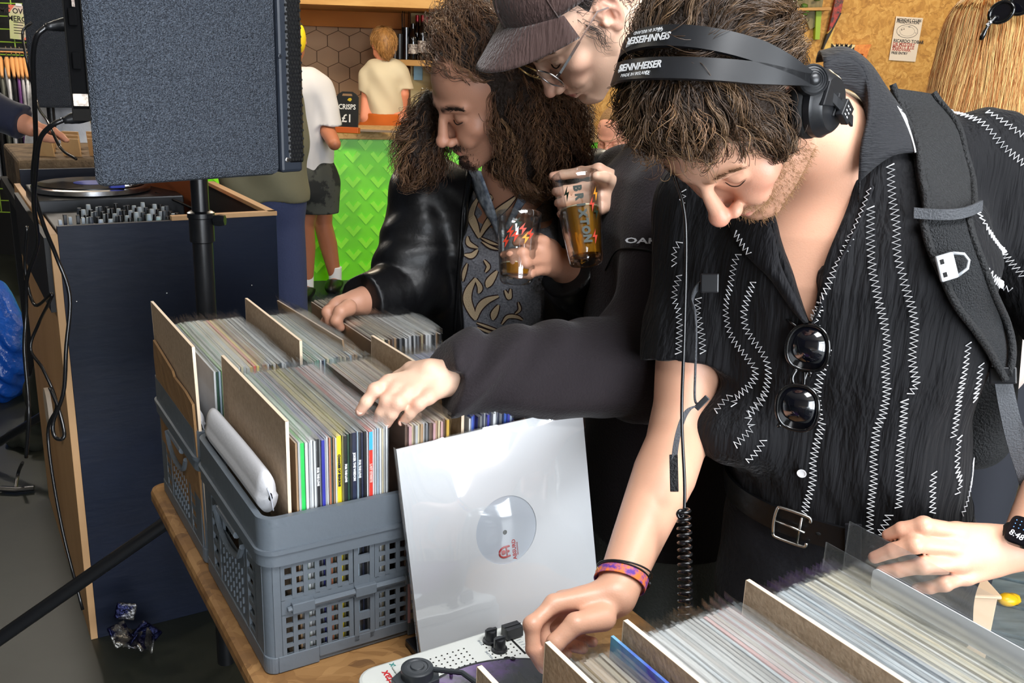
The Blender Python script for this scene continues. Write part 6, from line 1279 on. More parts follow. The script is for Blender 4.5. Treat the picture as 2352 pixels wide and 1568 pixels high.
k_ = A3([pX, pY, zc-.005])+cR*.04; mb = MB(); mb.tube([A3([pX, pY, zc-.005]), k_], .006, 8); mb.lathe([(0, -.012), (.012, -.012), (.014, 0), (.012, .012), (0, .012)], 6, M4(frame(cR), k_)); mb.build('knob', M_hp, std, 40)
mb = MB(); mb.tube([(pX, pY, .12), (pX, pY, zc2+.01)], .0215, 20); mb.build('lower_tube', mat('black_tube'), std, 60)
mb = MB(M4(np.eye(3), A3([pX, pY, 0]))); mb.lathe([(.022, .55), (.034, .55), (.034, .60), (.022, .60)], 20); mb.build('leg_hub', M_hp, std, 40)
f1 = onz(150, 1568, .10); dleg = unit(A3([f1[0]-pX, f1[1]-pY, 0])); 
for k in range(3):
    a_ = k*2.094; dd_ = A3([dleg[0]*math.cos(a_)-dleg[1]*math.sin(a_), dleg[0]*math.sin(a_)+dleg[1]*math.cos(a_), 0]); top = A3([pX, pY, .575])+dd_*.03; foot = A3([pX, pY, .02])+dd_*.82
    mb = MB(); mb.tube([top, foot], .0165, 10); lg_ = mb.build('leg', mat('black_tube'), std, 60); mb = MB(); mb.tube([foot+(top-foot)*.05, foot-(top-foot)*.012], .022, 10); mb.build('rubber_foot', M_hpc, lg_, 60)
# cables
def cable(label, pts, r=.0045, n=80, plug=None):
    o = thing('audio_cable', label, 'cable', pts[-1]); mb = MB(); mb.tube(smooth_path(pts, n), r, 8); mb.build('lead', M_cable, o, 180)
    if plug is not None:
        a, b = plug; mb = MB(); t = lin_path([a, b], 9); mb.tube(t, [.011, .012, .012, .012, .0115, .010, .009, .007, .006], 12); mb.build('plug', M_hp, o, 180)
    return o
c1_ = [P(x, y, d) for x, y, d in ((106, 62, 1.62), (84, 85, 1.62), (76, 140, 1.66), (80, 250, 1.75), (82, 330, 1.85), (76, 420, 1.95), (98, 510, 2.02), (130, 590, 2.08), (160, 680, 2.1), (152, 800, 2.1), (146, 900, 2.12), (122, 970, 2.14), (128, 1005, 2.14), (148, 1000, 2.14), (135, 940, 2.15), (115, 890, 2.16))]
cable('black cable arching from the speaker plug and looping down the booth side', c1_, plug=(P(182, 52, 1.66), P(106, 62, 1.62)))
c2_ = [P(x, y, d) for x, y, d in ((146, 275, 1.68), (116, 290, 1.68), (90, 325, 1.72), (82, 400, 1.82), (78, 470, 1.92), (86, 560, 2.1), (62, 640, 2.2), (60, 720, 2.25), (56, 800, 2.25), (64, 900, 2.25), (66, 960, 2.25), (60, 1050, 2.3))]
cable('lower black cable curving out of the speaker socket beside the booth', c2_, plug=(P(206, 262, 1.70), P(146, 277, 1.68)))
cable('thin black cable tangled against the raw wooden booth side', [P(x, y, d) for x, y, d in ((62, 520, 2.25), (58, 620, 2.3), (80, 700, 2.3), (120, 675, 2.2), (90, 740, 2.3), (70, 800, 2.32), (100, 850, 2.3), (130, 930, 2.3), (110, 1000, 2.35), (140, 1200, 2.35), (190, 1400, 2.35))], .004)
cable('slim cable hanging behind the near speaker across the record box', [P(x, y, d) for x, y, d in ((72, 52, 2.9), (52, 75, 2.9), (62, 140, 2.9), (86, 240, 2.95), (110, 280, 2.6), (140, 340, 2.55), (175, 365, 2.5))], .004)
# ---------------------------------------------------------------- DJ booth
M_navyp = mat('navy_stained_plywood', S(13, 24, 46), .5, spec=.3, noise=(2.2, S(10, 17, 34), .8, (1, 1, 2.5)), bump=(16, .07, 5, (1, 1, 4))); M_plyraw = mat('raw_plywood_edge', S(206, 164, 118), .6, noise=(3, S(190, 146, 100), .5, (1, 1, .4)))
b0, b1, d0, d1, HBt = -.09, .477, 1.43, 2.10, 1.16
bo = thing('dj_booth', 'navy stained plywood DJ booth with a raw wooden side and equipment well', 'booth', W(d0, .2, 0)); MT = M4(np.stack([E2, E1, A3([0, 0, 1])], 1), A3([TO[0], TO[1], 0]))
mb = MB(MT); mb.box((b0+.018, d0, 0), (b1, d0+.018, HBt)); fr_ = mb.build('front_panel', M_navyp, bo, bev=.001)
mb = MB(MT); mb.box((b0, d0+.001, 0), (b0+.018, d1+.35, HBt-.02)); mb.build('side_panel', M_plyraw, bo, bev=.001)
mb = MB(MT); mb.box((b1-.018, d0+.018, 0), (b1, d1, HBt)); mb.build('side_panel', mat('black_paint', S(14, 14, 16), .6), bo, bev=.001); mb = MB(MT); mb.box((b0+.018, d1+.3, .3), (b1, d1+.318, 1.19)); mb.build('back_panel', M_navyp, bo)
mb = MB(MT); mb.box((b1-.022, d0, HBt), (b1+.002, d1, HBt+.012)); mb.box((.20, d0-.002, HBt), (b1+.002, d0+.02, HBt+.012)); mb.build('wooden_lip', M_plyraw, bo, bev=.001)
mb = MB(MT); mb.box((b0+.018, d0+.018, HBt-.16), (b1-.018, d1+.3, HBt-.14)); mb.build('well_floor', mat('black_paint'), bo); mb = MB(MT); mb.box((b0-.012, d0+.02, HBt-.22), (b0, d1+.2, HBt-.03)); mb.build('side_rail', mat('black_paint'), bo)
mb = MB()
for px, py in ((176, 692), (383, 673), (578, 655)):
    p, n = cast(bvh(fr_), px, py, .0005, 2.3); mb.ball(p, .0028, 8)
mb.build('panel_screws', M_met, fr_, 180)
# mixer on the booth
mz = HBt-.015; mx = thing('dj_mixer', 'black DJ mixer crowded with small knobs on the booth top', 'mixer', W(d0+.16, .10, mz)); MX = MT@M4(np.eye(3), A3([0, 0, 0]))
mb = MB(MX); mb.box((b0+.02, d0+.022, mz-.12), (.245, d0+.33, mz)); mxb = mb.build('body', mat('mixer_black', S(24, 25, 28), .45), mx, bev=.003)
M_kn = mat('knob_grey', S(70, 76, 84), .4); M_kn2 = mat('knob_white', S(190, 200, 208), .4); g = np.random.default_rng(11)
for i in range(10):
    for j in range(6):
        x = .012+i*.0235; y = d0+.045+j*.042; k = (i*3+j) % 5; h_ = .020+.008*((i+j) % 3 == 0)
        mb = MB(MX); mb.lathe([(.0075, mz), (.0065, mz+h_*.5), (.0055, mz+h_), (0, mz+h_)], 10, M4(np.eye(3), A3([x, y, 0]))); ko = mb.build('knob', M_kn2 if k in (1, 3) else (M_hp if k else M_kn), mx, 40)
for i in range(5):
    x = -.058+i*.014; mb = MB(MX); mb.box((x-.004, d0+.05+.02*(i % 3), mz), (x+.004, d0+.065+.02*(i % 3), mz+.022+.01*(i % 2))); mb.build('fader', M_hp if i % 2 else M_kn2, mx, bev=.001)
M_blue = mat('blue_indicator', (.1, .2, .9), .4, emit=((.25, .35, 1), 2.5)); M_gled = mat('green_indicator', (.1, .8, .3), .4, emit=((.2, 1, .4), 1.5)); mb = MB(MX)
for x, y in ((-.05, .03), (.02, .028), (.15, .027), (.09, .15)): mb.box((x, d0+y, mz), (x+.012, d0+y+.006, mz+.002))
mb.build('indicator_lights', M_blue, mx); mb = MB(MX); mb.box((.11, d0+.028, mz), (.13, d0+.036, mz+.002)); mb.box((.16, d0+.03, mz), (.19, d0+.036, mz+.002)); mb.build('meter_lights', M_gled, mx)
# turntable on the booth
dk = thing('dj_turntable', 'silver-rimmed DJ turntable with its tonearm behind the mixer on the booth', 'turntable', W(d0+.52, .10, mz)); MK = MT@M4(np.eye(3), A3([.085, d0+.53, mz+.03]))
mb = MB(MK); mb.box((-.165, -.18, -.08), (.225, .18, .0)); mb.build('plinth', mat('deck_grey', S(46, 48, 52), .35, .3), dk, bev=.004); mb = MB(MK); mb.lathe([(.160, .001), (.165, .004), (.165, .016), (.158, .019), (0, .019)], 48); mb.build('platter', M_met, dk, 30); mb = MB(MK); mb.lathe([(.148, .0195), (.148, .0225), (0, .0225)], 48); rec_ = mb.build('record', mat('vinyl_black', S(12, 12, 13), .25, spec=.7), dk, 30); mb = MB(MK); mb.lathe([(.05, .0226), (.05, .0232), (0, .0232)], 32); mb.build('record_label', mat('label_blue', S(50, 70, 170), .5), rec_, 30)
mb = MB(MK); mb.tube(smooth_path([(.19, .12, .05), (.18, .0, .052), (.15, -.09, .05), (.09, -.13, .03), (.04, -.12, .028)], 24), .006, 8); mb.lathe([(0, 0), (.034, 0), (.034, .03), (.022, .034), (.022, .055), (0, .055)], 20, M4(np.eye(3), A3([.19, .12, 0]))); mb.build('tonearm', M_chr, dk, 40); mb = MB(MK); mb.box((.03, -.145, .022), (.07, -.11, .036)); mb.build('headshell', mat('blue_plastic', S(40, 60, 180), .4), dk, bev=.002); mb = MB(MK); mb.tube([(.19, .14, .052), (.19, .20, .052)], .016, 12); mb.build('counterweight', M_kn2, dk, 40)
lp = thing('leaning_record_sleeve', 'orange brown record sleeve leaning inside the booth well beside the stand pole', 'record', W(d0+.45, .30, HBt-.1)); MLp = MT@M4(eul(18, 0)@np.array(Matrix.Rotation(-.38, 3, 'Y')), A3([.315, d0+.62, HBt-.135]))
mb = MB(MLp); mb.box((-.003, -.29, 0), (.003, .02, .30)); mb.build('sleeve', mat('terracotta_card', S(170, 92, 52), .6), lp)
mb = MB(); mb.tube(smooth_path([MT[:3, :3]@A3(q)+MT[:3, 3] for q in ((.245, d0+.42, mz+.03), (.30, d0+.30, mz+.01), (.36, d0+.12, mz-.02), (.30, d0+.06, mz))], 24), .004, 6); tag(mb.build('booth_cable', M_cable, None, 180), 'black cable lying across the booth well behind the pole', 'cable')
mb = MB(); q0_ = W(1.70, -.108, .60); Rr_ = np.stack([E1, A3([0, 0, 1]), -E2], 1); mb.tube([q0_-E2*.0, q0_-E2*.012], .06, 24); tag(mb.build('tape_roll', mat('pale_tape', S(190, 176, 160), .7), None, 40), 'pale round roll of tape on the raw booth side', 'tape')
# ---------------------------------------------------------------- table, crates, records
M_tbl = osb_mat('worn_board', (S(92, 62, 34), S(140, 100, 56), S(174, 132, 82)))
MTT = M4(np.stack([E2, E1, A3([0, 0, 1])], 1), A3([TO[0], TO[1], 0]))
tab_ = thing('trestle_table', 'long table with worn wooden board top and green metal trestle legs', 'table', W(-.2, .3, 0))
def rrect(x0, y0, x1, y1, r, n=6):
    o = []
    for cx, cy, a0 in ((x1-r, y0+r, -90), (x1-r, y1-r, 0), (x0+r, y1-r, 90), (x0+r, y0+r, 180)):
        o += [(cx+r*math.cos(math.radians(a0+90*i/n)), cy+r*math.sin(math.radians(a0+90*i/n))) for i in range(n+1)]
    return o
mb = MB(MTT); mb.prism(rrect(-.024, -1.0, .56, .715, .03), TZ-.034, TZ-.0005); mb.build('tabletop', M_tbl, tab_, bev=.010)
M_tgreen = mat('green_painted_steel', S(44, 92, 40), .5)
for y in (.12, -.75):
    for x in (.03, .51):
        mb = MB(MTT); mb.box((x-.016, y-.016, 0), (x+.016, y+.016, TZ-.034)); mb.build('leg', M_tgreen, tab_, bev=.002)
    mb = MB(MTT); mb.box((.03, y-.012, .35), (.53, y+.012, .38)); mb.box((.03, y-.02, TZ-.06), (.53, y+.02, TZ-.034)); mb.build('cross_rail', M_tgreen, tab_, bev=.002)
mb = MB(MTT); mb.tube([(.05, .10, .30), (.3, -.35, TZ-.05)], .014, 6); mb.tube([(.5, .10, .30), (.3, -.35, TZ-.05)], .014, 6); mb.build('diagonal_brace', M_tgreen, tab_)
M_crate = mat('grey_crate_plastic', S(98, 106, 114), .42, spec=.5, bump=(70, .06, 3)); M_crated = mat('dark_crate_plastic', S(58, 62, 66), .5)
HC_ = .238
def bars(mb, x0, x1, z0, z1, nx, nz, y0, y1, bw, bz=None, ax=0):
    """grid of square holes: bars between x0..x1, z0..z1"""
    bz = bz or bw; px = (x1-x0+bw)/nx; pz = (z1-z0+bz)/nz
    for i in range(nx+1): mb_box(mb, x0-bw+i*px, x0+i*px, z0-bz, z1+bz, y0, y1, ax)
    for j in range(nz+1): mb_box(mb, x0-bw, x1+bw, z0-bz+j*pz, z0+j*pz, y0+.0004, y1-.0004, ax)
def mb_box(mb, xa, xb, za, zb, ya, yb, ax):
    if ax == 0: mb.box((xa, ya, za), (xb, yb, zb))
    else: mb.box((ya, xa, za), (yb, xb, zb))
def crate(label, a0, b0, wb=.287, da=.338, group=None):
    o = thing('folding_crate', label, 'crate', W(a0+da/2, b0+wb/2, TZ)); Mc = MTT@M4(np.eye(3), A3([b0, a0, TZ+.0008]))
    t = .004
    mb = MB(Mc); mb.prism(rrect(.004, .004, wb-.004, da-.004, .018), 0, .006)
    for y in (.0, da-t): mb.box((.016, y, .0), (.075, y+t, .026)); mb.box((.075, y, .008), (wb-.075, y+t, .026)); mb.box((wb-.075, y, 0), (wb-.016, y+t, .026))
    for x in (0, wb-t): mb.box((x, .016, 0), (x+t, da-.016, .026))
    for cx, cy, a_ in ((.016, .016, 180), (wb-.016, .016, 270), (wb-.016, da-.016, 0), (.016, da-.016, 90)):
        ar = [math.radians(a_+15*i) for i in range(7)]; mb.prism([(cx+.016*math.cos(q), cy+.016*math.sin(q)) for q in ar]+[(cx+.012*math.cos(q), cy+.012*math.sin(q)) for q in ar[::-1]], 0, .026)
    mb.build('base_tray', M_crate, o, bev=.0015)
    for cx, cy, a_ in ((.018, .018, 180), (wb-.018, .018, 270), (wb-.018, da-.018, 0), (.018, da-.018, 90)):
        ar = [math.radians(a_+15*i) for i in range(7)]; mb = MB(Mc); mb.prism([(cx+.0165*math.cos(q), cy+.0165*math.sin(q)) for q in ar]+[(cx+.012*math.cos(q), cy+.012*math.sin(q)) for q in ar[::-1]], .02, .19); mb.build('corner_post', M_crate, o, smooth=40)
    # rim: band with rounded corners, a stepped lip below
    def band(z0, z1, off, th):
        n = 7; P0 = rrect(-off, -off, wb+off, da+off, .022+off, n); P1 = rrect(-off+th, -off+th, wb+off-th, da+off-th, .022+off-th, n); m = len(P0)
        V = [(x, y, z) for z in (z0, z1) for x, y in P0]+[(x, y, z) for z in (z0, z1) for x, y in P1]; F = []
        for i in range(m):
            j = (i+1) % m; F += [(i, j, m+j, m+i), (3*m+i, 3*m+j, 2*m+j, 2*m+i), (m+i, m+j, 3*m+j, 3*m+i), (i, 2*m+i, 2*m+j, j)]
        return V, F
    mb = MB(Mc)
    for z0, z1, off, th in ((.190, HC_, .003, .009), (.186, .192, .007, .012), (.168, .188, .0045, .009)): mb.add(*band(z0, z1, off, th))
    mb.build('rim', M_crate, o, smooth=35)
    for nm, y0, y1 in (('front_wall', .001, .005), ('back_wall', da-.005, da-.001)):
        mb = MB(Mc); cw = .022; mb.box((.012, y0, .02), (cw+.001, y1, .19)); mb.box((wb-cw-.001, y0, .02), (wb-.012, y1, .19))
        mid = wb/2
        for z0, z1 in ((.026, .084), (.116, .176)):
            for xa, xb in ((.0285, .1205), (wb-.1205, wb-.0285)): bars(mb, xa, xb, z0, z1, 6, 4, y0, y1, .0065, .0055)
            bars(mb, mid-.0085, mid+.0085, z0+.002, z1-.002, 1, 2, y0-.001, y1, .007, .012)
        mb.box((cw, y0, .012), (wb-cw, y1, .022)); mb.box((cw, y0, .088), (wb-cw, y1, .112)); mb.box((cw, y0, .180), (wb-cw, y1, .192)); wl = mb.build(nm, M_crate, o)
        mb = MB(Mc); s_ = -1 if nm == 'front_wall' else 1; yy = y0-.003 if s_ < 0 else y1+.003
        mb.tube([(.03, yy, .098), (.045, yy, .099), (wb-.045, yy, .099), (wb-.03, yy, .098)], [.004, .0045, .0045, .004], 8)
        for x in (.036, .128, .205): mb.box((x, min(yy-.005, y0), .091), (x+.032, max(yy+.005, y1), .1065))
        mb.build('hinge_bar', M_crate, wl, bev=.0012)
    for nm, x0, x1 in (('side_wall', .001, .005), ('side_wall', wb-.005, wb-.001)):
        mb = MB(Mc); mb.box((x0, .016, .02), (x1, .05, .19)); mb.box((x0, da-.05, .02), (x1, da-.016, .19))
        for y in (.052, da-.092): bars(mb, y+.006, y+.034, .034, .164, 1, 6, x0, x1, .012, .010, 1)
        mb.box((x0+.0015, .10, .026), (x1-.0005, da-.10, .125)); mb.box((x0, .10, .155), (x1, da-.10, .172)); mb.box((x0, .10, .12), (x1, .125, .16)); mb.box((x0, da-.125, .12), (x1, da-.10, .16)); wl = mb.build(nm, M_crate, o)
        mb = MB(Mc); xx = x0-.003 if x0 < .1 else x1+.003; mb.tube(smooth_path([(xx, .095, .155), (xx, .12, .128), (xx, da/2, .118), (xx, da-.12, .128), (xx, da-.095, .155)], 20), .0045, 6); mb.tube([(xx, .12, .162), (xx, da-.12, .162)], .006, 8)
        for j in range(5):
            for i in range(7): mb.box((x0-.0008, .115+i*.017, .036+j*.016), (x1+.0008, .117+i*.017, .046+j*.016))
        mb.build('handle', M_crate, wl)
    return o
crate('grey folding crate at the front table edge below the brown divider and white leaning sleeve', 0, -.002)
crate('grey folding crate behind the near one, beside the dark booth', .342, -.002)
crate('grey folding crate hidden behind the white leaning sleeve', 0, .288, .205)
crate('grey folding crate at the far end beside the person in leather', .342, .288, .205)
crate('grey crate at the lower right, holding the pale records below the belt', -.905, .290)
crate('grey folding crate at the near end of the table, mostly below the frame', -.905, .0)
# records
M_clear = clear_mat('record_plastic', (.992, .995, .995), .012, .12, .006, fres=.13); M_clearflap = clear_mat('record_plastic_flap', (.97, .975, .98), .03, .12, .03, fres=.25)
PAL = {'white': (228, 230, 232), 'pale grey': (186, 188, 190), 'pale blue': (176, 196, 212), 'black': (20, 21, 24), 'dark navy': (26, 36, 66), 'cream': (222, 206, 166), 'tan': (176, 142, 106), 'brown': (96, 70, 54), 'red': (226, 52, 34), 'yellow': (246, 220, 20), 'bright green': (34, 210, 90), 'blue': (42, 46, 168), 'teal': (34, 96, 92), 'orange brown': (188, 110, 74), 'dark green': (26, 70, 50), 'pink': (206, 160, 164), 'grey': (120, 122, 126), 'mustard': (206, 164, 52), 'olive': (112, 108, 72), 'bright blue': (40, 90, 190), 'mint': (130, 180, 160), 'light green': (130, 184, 96)}
_rec = {}
def rec_mesh(c, th):
    key = (c, round(th*10000))
    if key in _rec: return _rec[key]
    mb = MB(); L_ = .3125; mb.box((-th/2, 0, 0), (th/2, L_, L_)); 
    m = mat('sleeve_'+c.replace(' ', '_'), S(*PAL[c]), .45, noise=(7, tuple(min(1, v*.72+.02) for v in S(*PAL[c])), .5)); m2 = None
    me = bpy.data.meshes.new('sleeve'); me.from_pydata(mb.v, [], mb.f); me.materials.append(m); lt = tuple(v*.62+.38*w_ for v, w_ in zip(S(*PAL[c]), S(236, 232, 222))); me.materials.append(mat('edge_'+c.replace(' ', '_'), lt, .6, noise=(40, tuple(v*.7 for v in lt), .6, (1, .15, 1)))); me.update()
    for p_ in me.polygons:
        if p_.normal.z > .9 or p_.normal.y > .9: p_.material_index = 1
    mb = MB(); o_ = th/2+.0004; g = np.random.default_rng(int(th*1e5)+len(_rec)); n = 9; fl = .016
    ys = np.linspace(-.003, L_+.004, n); G1 = [[(-o_+(.0011*math.sin(y*22+k) if k > 1 else 0), y, z+(0 if z < .31 else .003*math.sin(y*35+th*9000))) for y in ys] for k, z in enumerate((0, .30, L_+fl*.5, L_+fl))]
    G2 = [[(o_+(.0012*math.sin(y*17+2) if z > .31 else 0), y, z+(0 if z < .31 else .004*math.cos(y*29+th*7000))) for y in ys] for z in (0, .30, L_+.004, L_+fl*.8)]
    mb.grid(G1); mb.grid(G2); mb.add([(-o_, -.003, 0), (o_, -.003, 0), (o_, -.003, L_+.006), (-o_, -.003, L_+.006)], [(0, 1, 2, 3)])
    mp_ = bpy.data.meshes.new('plastic_sleeve'); mp_.from_pydata(mb.v, [], mb.f); mp_.materials.append(M_clear); mp_.update()
    _rec[key] = (me, mp_); return _rec[key]
def record(c, th, a, b, z, label, group, lean=0, yaw=0, plastic=True):
    me, mp_ = rec_mesh(c, th); o = bpy.data.objects.new('record', me); COLL.objects.link(o); o.location = W(a, b, z); o.rotation_euler = (0, lean, TA+yaw); tag(o, label, 'record', group)
    if plastic: p = bpy.data.objects.new('plastic_sleeve', mp_); COLL.objects.link(p); p.parent = o
    return o
def run(seq, a, b0, z, where, group, rg, gap=.0018, lean=0.0, jit=.004):
    b = b0; cnt = {}
    for s_ in seq: cnt[s_[0]] = cnt.get(s_[0], 0)+1
    out = []
    for i, s_ in enumerate(seq):
        c, th = s_[0], s_[1]; b += th/2
        lab = s_[2] if len(s_) > 2 else (f'{c} record {where}' if cnt[c] > 1 else f'the only {c} record {where}')
        o = record(c, th, a+rg.uniform(-jit, jit), b, z+rg.uniform(-.002, .002), lab, group, lean+rg.uniform(-.0012, .0012), rg.uniform(-.0012, .0012)); out.append((o, b)); b += th/2+gap
    return out
rg = random.Random(21); ZR = TZ+.022
seq1 = [('tan', .003), ('pale grey', .0035), ('bright green', .0065), ('white', .0045), ('pale grey', .003), ('white', .0035), ('white', .003), ('black', .0042), ('grey', .0022), ('blue', .005), ('pale grey', .0022), ('white', .0022), ('orange brown', .003), ('teal', .0022), ('tan', .0022), ('white', .002), ('yellow', .0075), ('olive', .003), ('black', .0045), ('dark green', .0032), ('black', .003), ('dark navy', .007), ('pale blue', .002), ('black', .0046), ('dark navy', .003), ('black', .0036), ('white', .002), ('red', .0064), ('white', .003), ('pale grey', .0028), ('pale blue', .003), ('white', .0032), ('cream', .0026), ('pale grey', .0030), ('white', .003)]
seq1 = [(c, round(t*.86, 4)) for c, t in seq1]
r1 = run(seq1, .012, .050, ZR, 'in the near crate with its spine facing out', 'records in the near crate', rg, gap=.0008, jit=.0015)
# spine lettering that can be read in the photograph
def spine_text(o, th, txt, z, size, m):
    R = np.stack([A3([0, 0, -1.]), A3([1., 0, 0]), A3([0, -1., 0])], 1); t_ = text_mesh('spine_lettering', txt, size, M4(R, A3([0, -.0004, z])), m, None, .0002, bold=.0003); t_.parent = o
def spine_block(o, th, z0, z1, m):
    mb = MB(); mb.box((-th/2*.98, -.0005, z0), (th/2*.98, .001, z1)); q = mb.build('spine_block', m); q.parent = o
for (o, b), s_ in zip(r1, seq1):
    if s_[0] == 'dark navy' and s_[1] > .0045: spine_text(o, s_[1], 'JOKER THE WISDOM', .262, .0045, M_white_thread)
    if s_[0] == 'red': spine_block(o, s_[1], .285, .312, mat('cyan_print', S(60, 176, 214), .5)); spine_text(o, s_[1], 'LAST STREETS', .250, .0045, mat('pale_pink', S(240, 190, 180), .6))
    if s_[0] == 'yellow': spine_text(o, s_[1], 'CHANGES OF SEASONS', .262, .0045, mat('black_ink2', S(30, 28, 20), .6))
    if s_[0] == 'bright green': spine_block(o, s_[1], 0.03, .05, M_white_trim)
    if s_[0] == 'black' and s_[1] > .0034: spine_text(o, s_[1], 'FOR THE LOVE', .258, .004, M_white_thread)
def rand_seq(n, pool, rg, t0=.0026, t1=.0048): return [(rg.choice(pool), round(rg.uniform(t0, t1), 4)) for _ in range(n)]
run([('brown', .004)]+rand_seq(14, ['white', 'pale grey', 'cream', 'tan', 'grey', 'black', 'pink', 'tan', 'brown', 'mustard'], rg), .0, .205, ZR+.002, 'under the reaching hand in the near crate', 'records under the reaching hand', rg, gap=.0008)
run(rand_seq(25, ['pale grey', 'white', 'bright blue', 'blue', 'black', 'pale blue', 'dark navy', 'grey', 'cream'], rg), .006, .308, ZR-.004, 'right of the tall divider behind the white sleeve', 'records behind the white sleeve', rg, gap=.0008)
A2 = .352
run([('white', .003), ('dark green', .004), ('pale blue', .003)]+[('light green', .0035)]+rand_seq(3, ['white', 'pale grey'], rg)+[('mint', .003)]+rand_seq(6, ['white', 'pale grey', 'cream'], rg)+[('mustard', .005), ('red', .004), ('yellow', .004)]+rand_seq(11, ['black', 'dark navy', 'pale blue', 'grey', 'white', 'black'], rg), A2, .030, ZR, 'in the far crate left of its middle divider', 'records in the far crate, left half', rg, gap=.0007)
run(rand_seq(4, ['white', 'pale grey', 'mint'], rg)+[('mint', .004)]+rand_seq(17, ['white', 'pale blue', 'black', 'dark navy', 'tan', 'grey', 'cream', 'brown', 'pale grey'], rg), A2-.012, .182, ZR, 'in the far crate right of its middle divider', 'records in the far crate, right half', rg, gap=.0009)
run([('tan', .003), ('brown', .003)]+rand_seq(29, ['cream', 'tan', 'white', 'pale grey', 'black', 'grey', 'tan', 'cream', 'brown'], rg), A2+.012, .318, ZR+.014, 'beside the hand of the person in the leather jacket', 'records flicked by the person in leather', rg, gap=.0008, lean=-.03)
flip = record('tan', .003, A2+.02, .300, ZR+.025, 'clear-sleeved record with a red splash being flicked at the far crate', None, -.14, .05); flip.name = 'record'
mb = MB(); mb.prism(rrect(.10, .16, .21, .21, .02), -.0004, .0004, M4(np.stack([A3([0, 1, 0]), A3([0, 0, 1]), A3([1, 0, 0])], 1), A3([-.0023, 0, 0]))); q_ = mb.build('red_splash', mat('red_splash_print', S(206, 70, 40), .5)); q_.parent = flip
AB = -.8685
run(rand_seq(10, ['olive', 'brown', 'mustard', 'black', 'tan'], rg, .003, .0046), AB, .088, ZR-.004, 'in the near bin between the two closest dividers', 'records between the two closest dividers', rg, gap=.0016)
run(rand_seq(10, ['white', 'pale blue', 'pale grey', 'white'], rg, .003, .0045)+[('brown', .004)]+rand_seq(14, ['white', 'pale grey', 'tan', 'red', 'black', 'brown', 'pale blue', 'grey', 'dark green'], rg, .003, .0045), AB, .162, ZR, 'in the near bin left of the tall board divider', 'records left of the tall board divider', rg, gap=.0012)
run([('pale blue', .004), ('white', .004), ('white', .0035), ('pale blue', .004), ('white', .003), ('pale blue', .0035), ('pale blue', .004), ('dark navy', .004), ('pale blue', .003), ('dark navy', .005), ('cream', .004), ('cream', .0045), ('cream', .004), ('white', .003), ('olive', .004), ('cream', .004), ('pale grey', .003), ('olive', .004)], AB-.004, .318, ZR, 'in the near bin right of the tall board divider', 'records right of the tall board divider', rg, gap=.0024)
# small loose records against the first divider, tall clear sleeves at the hip
run(rand_seq(3, ['black', 'tan', 'pale grey'], rg, .003, .004), AB, .050, ZR-.012, 'left of the first small divider by the turntable', 'records by the turntable', rg, gap=.003)
for k, (b, dz, ww, lb) in enumerate(((.420, .018, 0, 'tall empty clear sleeve with a white title strip beside the hip hand'), (.452, .034, 1, 'outermost tall clear sleeve with a white title strip nearest the hip hand'))):
    mb = MB(MTT@M4(np.eye(3), A3([b, AB-.006, ZR]))); mb.box((-.0006, -.004, 0), (.0006, .322, .330+dz)); o = mb.build('clear_record_sleeve', M_clearflap); tag(o, lb, 'sleeve'); mb = MB(MTT@M4(np.eye(3), A3([b-.0012, AB-.006, ZR]))); mb.prism(rrect(.14-.10*k, .272+dz, .285, .296+dz, .006), -.0006, .0006, M4(np.stack([A3([0, 1, 0]), A3([0, 0, 1]), A3([1, 0, 0])], 1), A3([0, 0, 0]))); mb.build('title_strip', mat('strip_white', S(226, 230, 234), .5), o)
# board dividers
M_mdf = mat('brown_hardboard', S(186, 162, 136), .6, noise=(120, S(170, 146, 120), .5), bump=(200, .1, 2)); M_mdfe = mat('pale_board_edge', S(236, 214, 186), .6)
def divider(a, b, h, z, L_, label, lean=0, yaw=0):
    o = thing('record_divider', label, 'divider', W(a, b, z)); M_ = M4(np.array(Matrix.Rotation(TA+yaw, 3, 'Z') @ Matrix.Rotation(lean, 3, 'Y')), W(a, b, z)); mb = MB(M_); mb.box((-.0022, .0006, 0), (.0022, L_-.0006, h-.0006)); bd_ = mb.build('board', M_mdf, o); mb = MB(M_); mb.box((-.0023, 0, 0), (.0023, .0006, h)); mb.box((-.0023, L_-.0006, 0), (.0023, L_, h)); mb.box((-.0023, 0, h-.0006), (.0023, L_, h)); mb.build('cut_edge', M_mdfe, o); return o
divider(.012, .0405, .358, ZR-.012, .318, 'brown board divider standing tall at the front of the near crate')
divider(.008, .2995, .362, ZR-.012, .318, 'brown board divider under the reaching arm in the near crate', 0, .02)
divider(.348, .008, .372, ZR-.012, .318, 'brown board divider at the left end of the far crate', -.02)
divider(.345, .1735, .362, ZR-.012, .318, 'brown board divider in the middle of the far crate')
divider(AB-.004, .020, .350, ZR-.012, .318, 'small brown divider nearest the camera left of the gripping hand', 0, .02); divider(AB-.004, .079, .352, ZR-.012, .318, 'brown divider gripped by the hand with the wristband'); divider(AB-.010, .157, .353, ZR-.012, .318, 'brown divider right of the hand, in front of the pale records'); divider(AB-.010, .3035, .353, ZR-.012, .318, 'largest brown board divider at the lower right, below the belt')
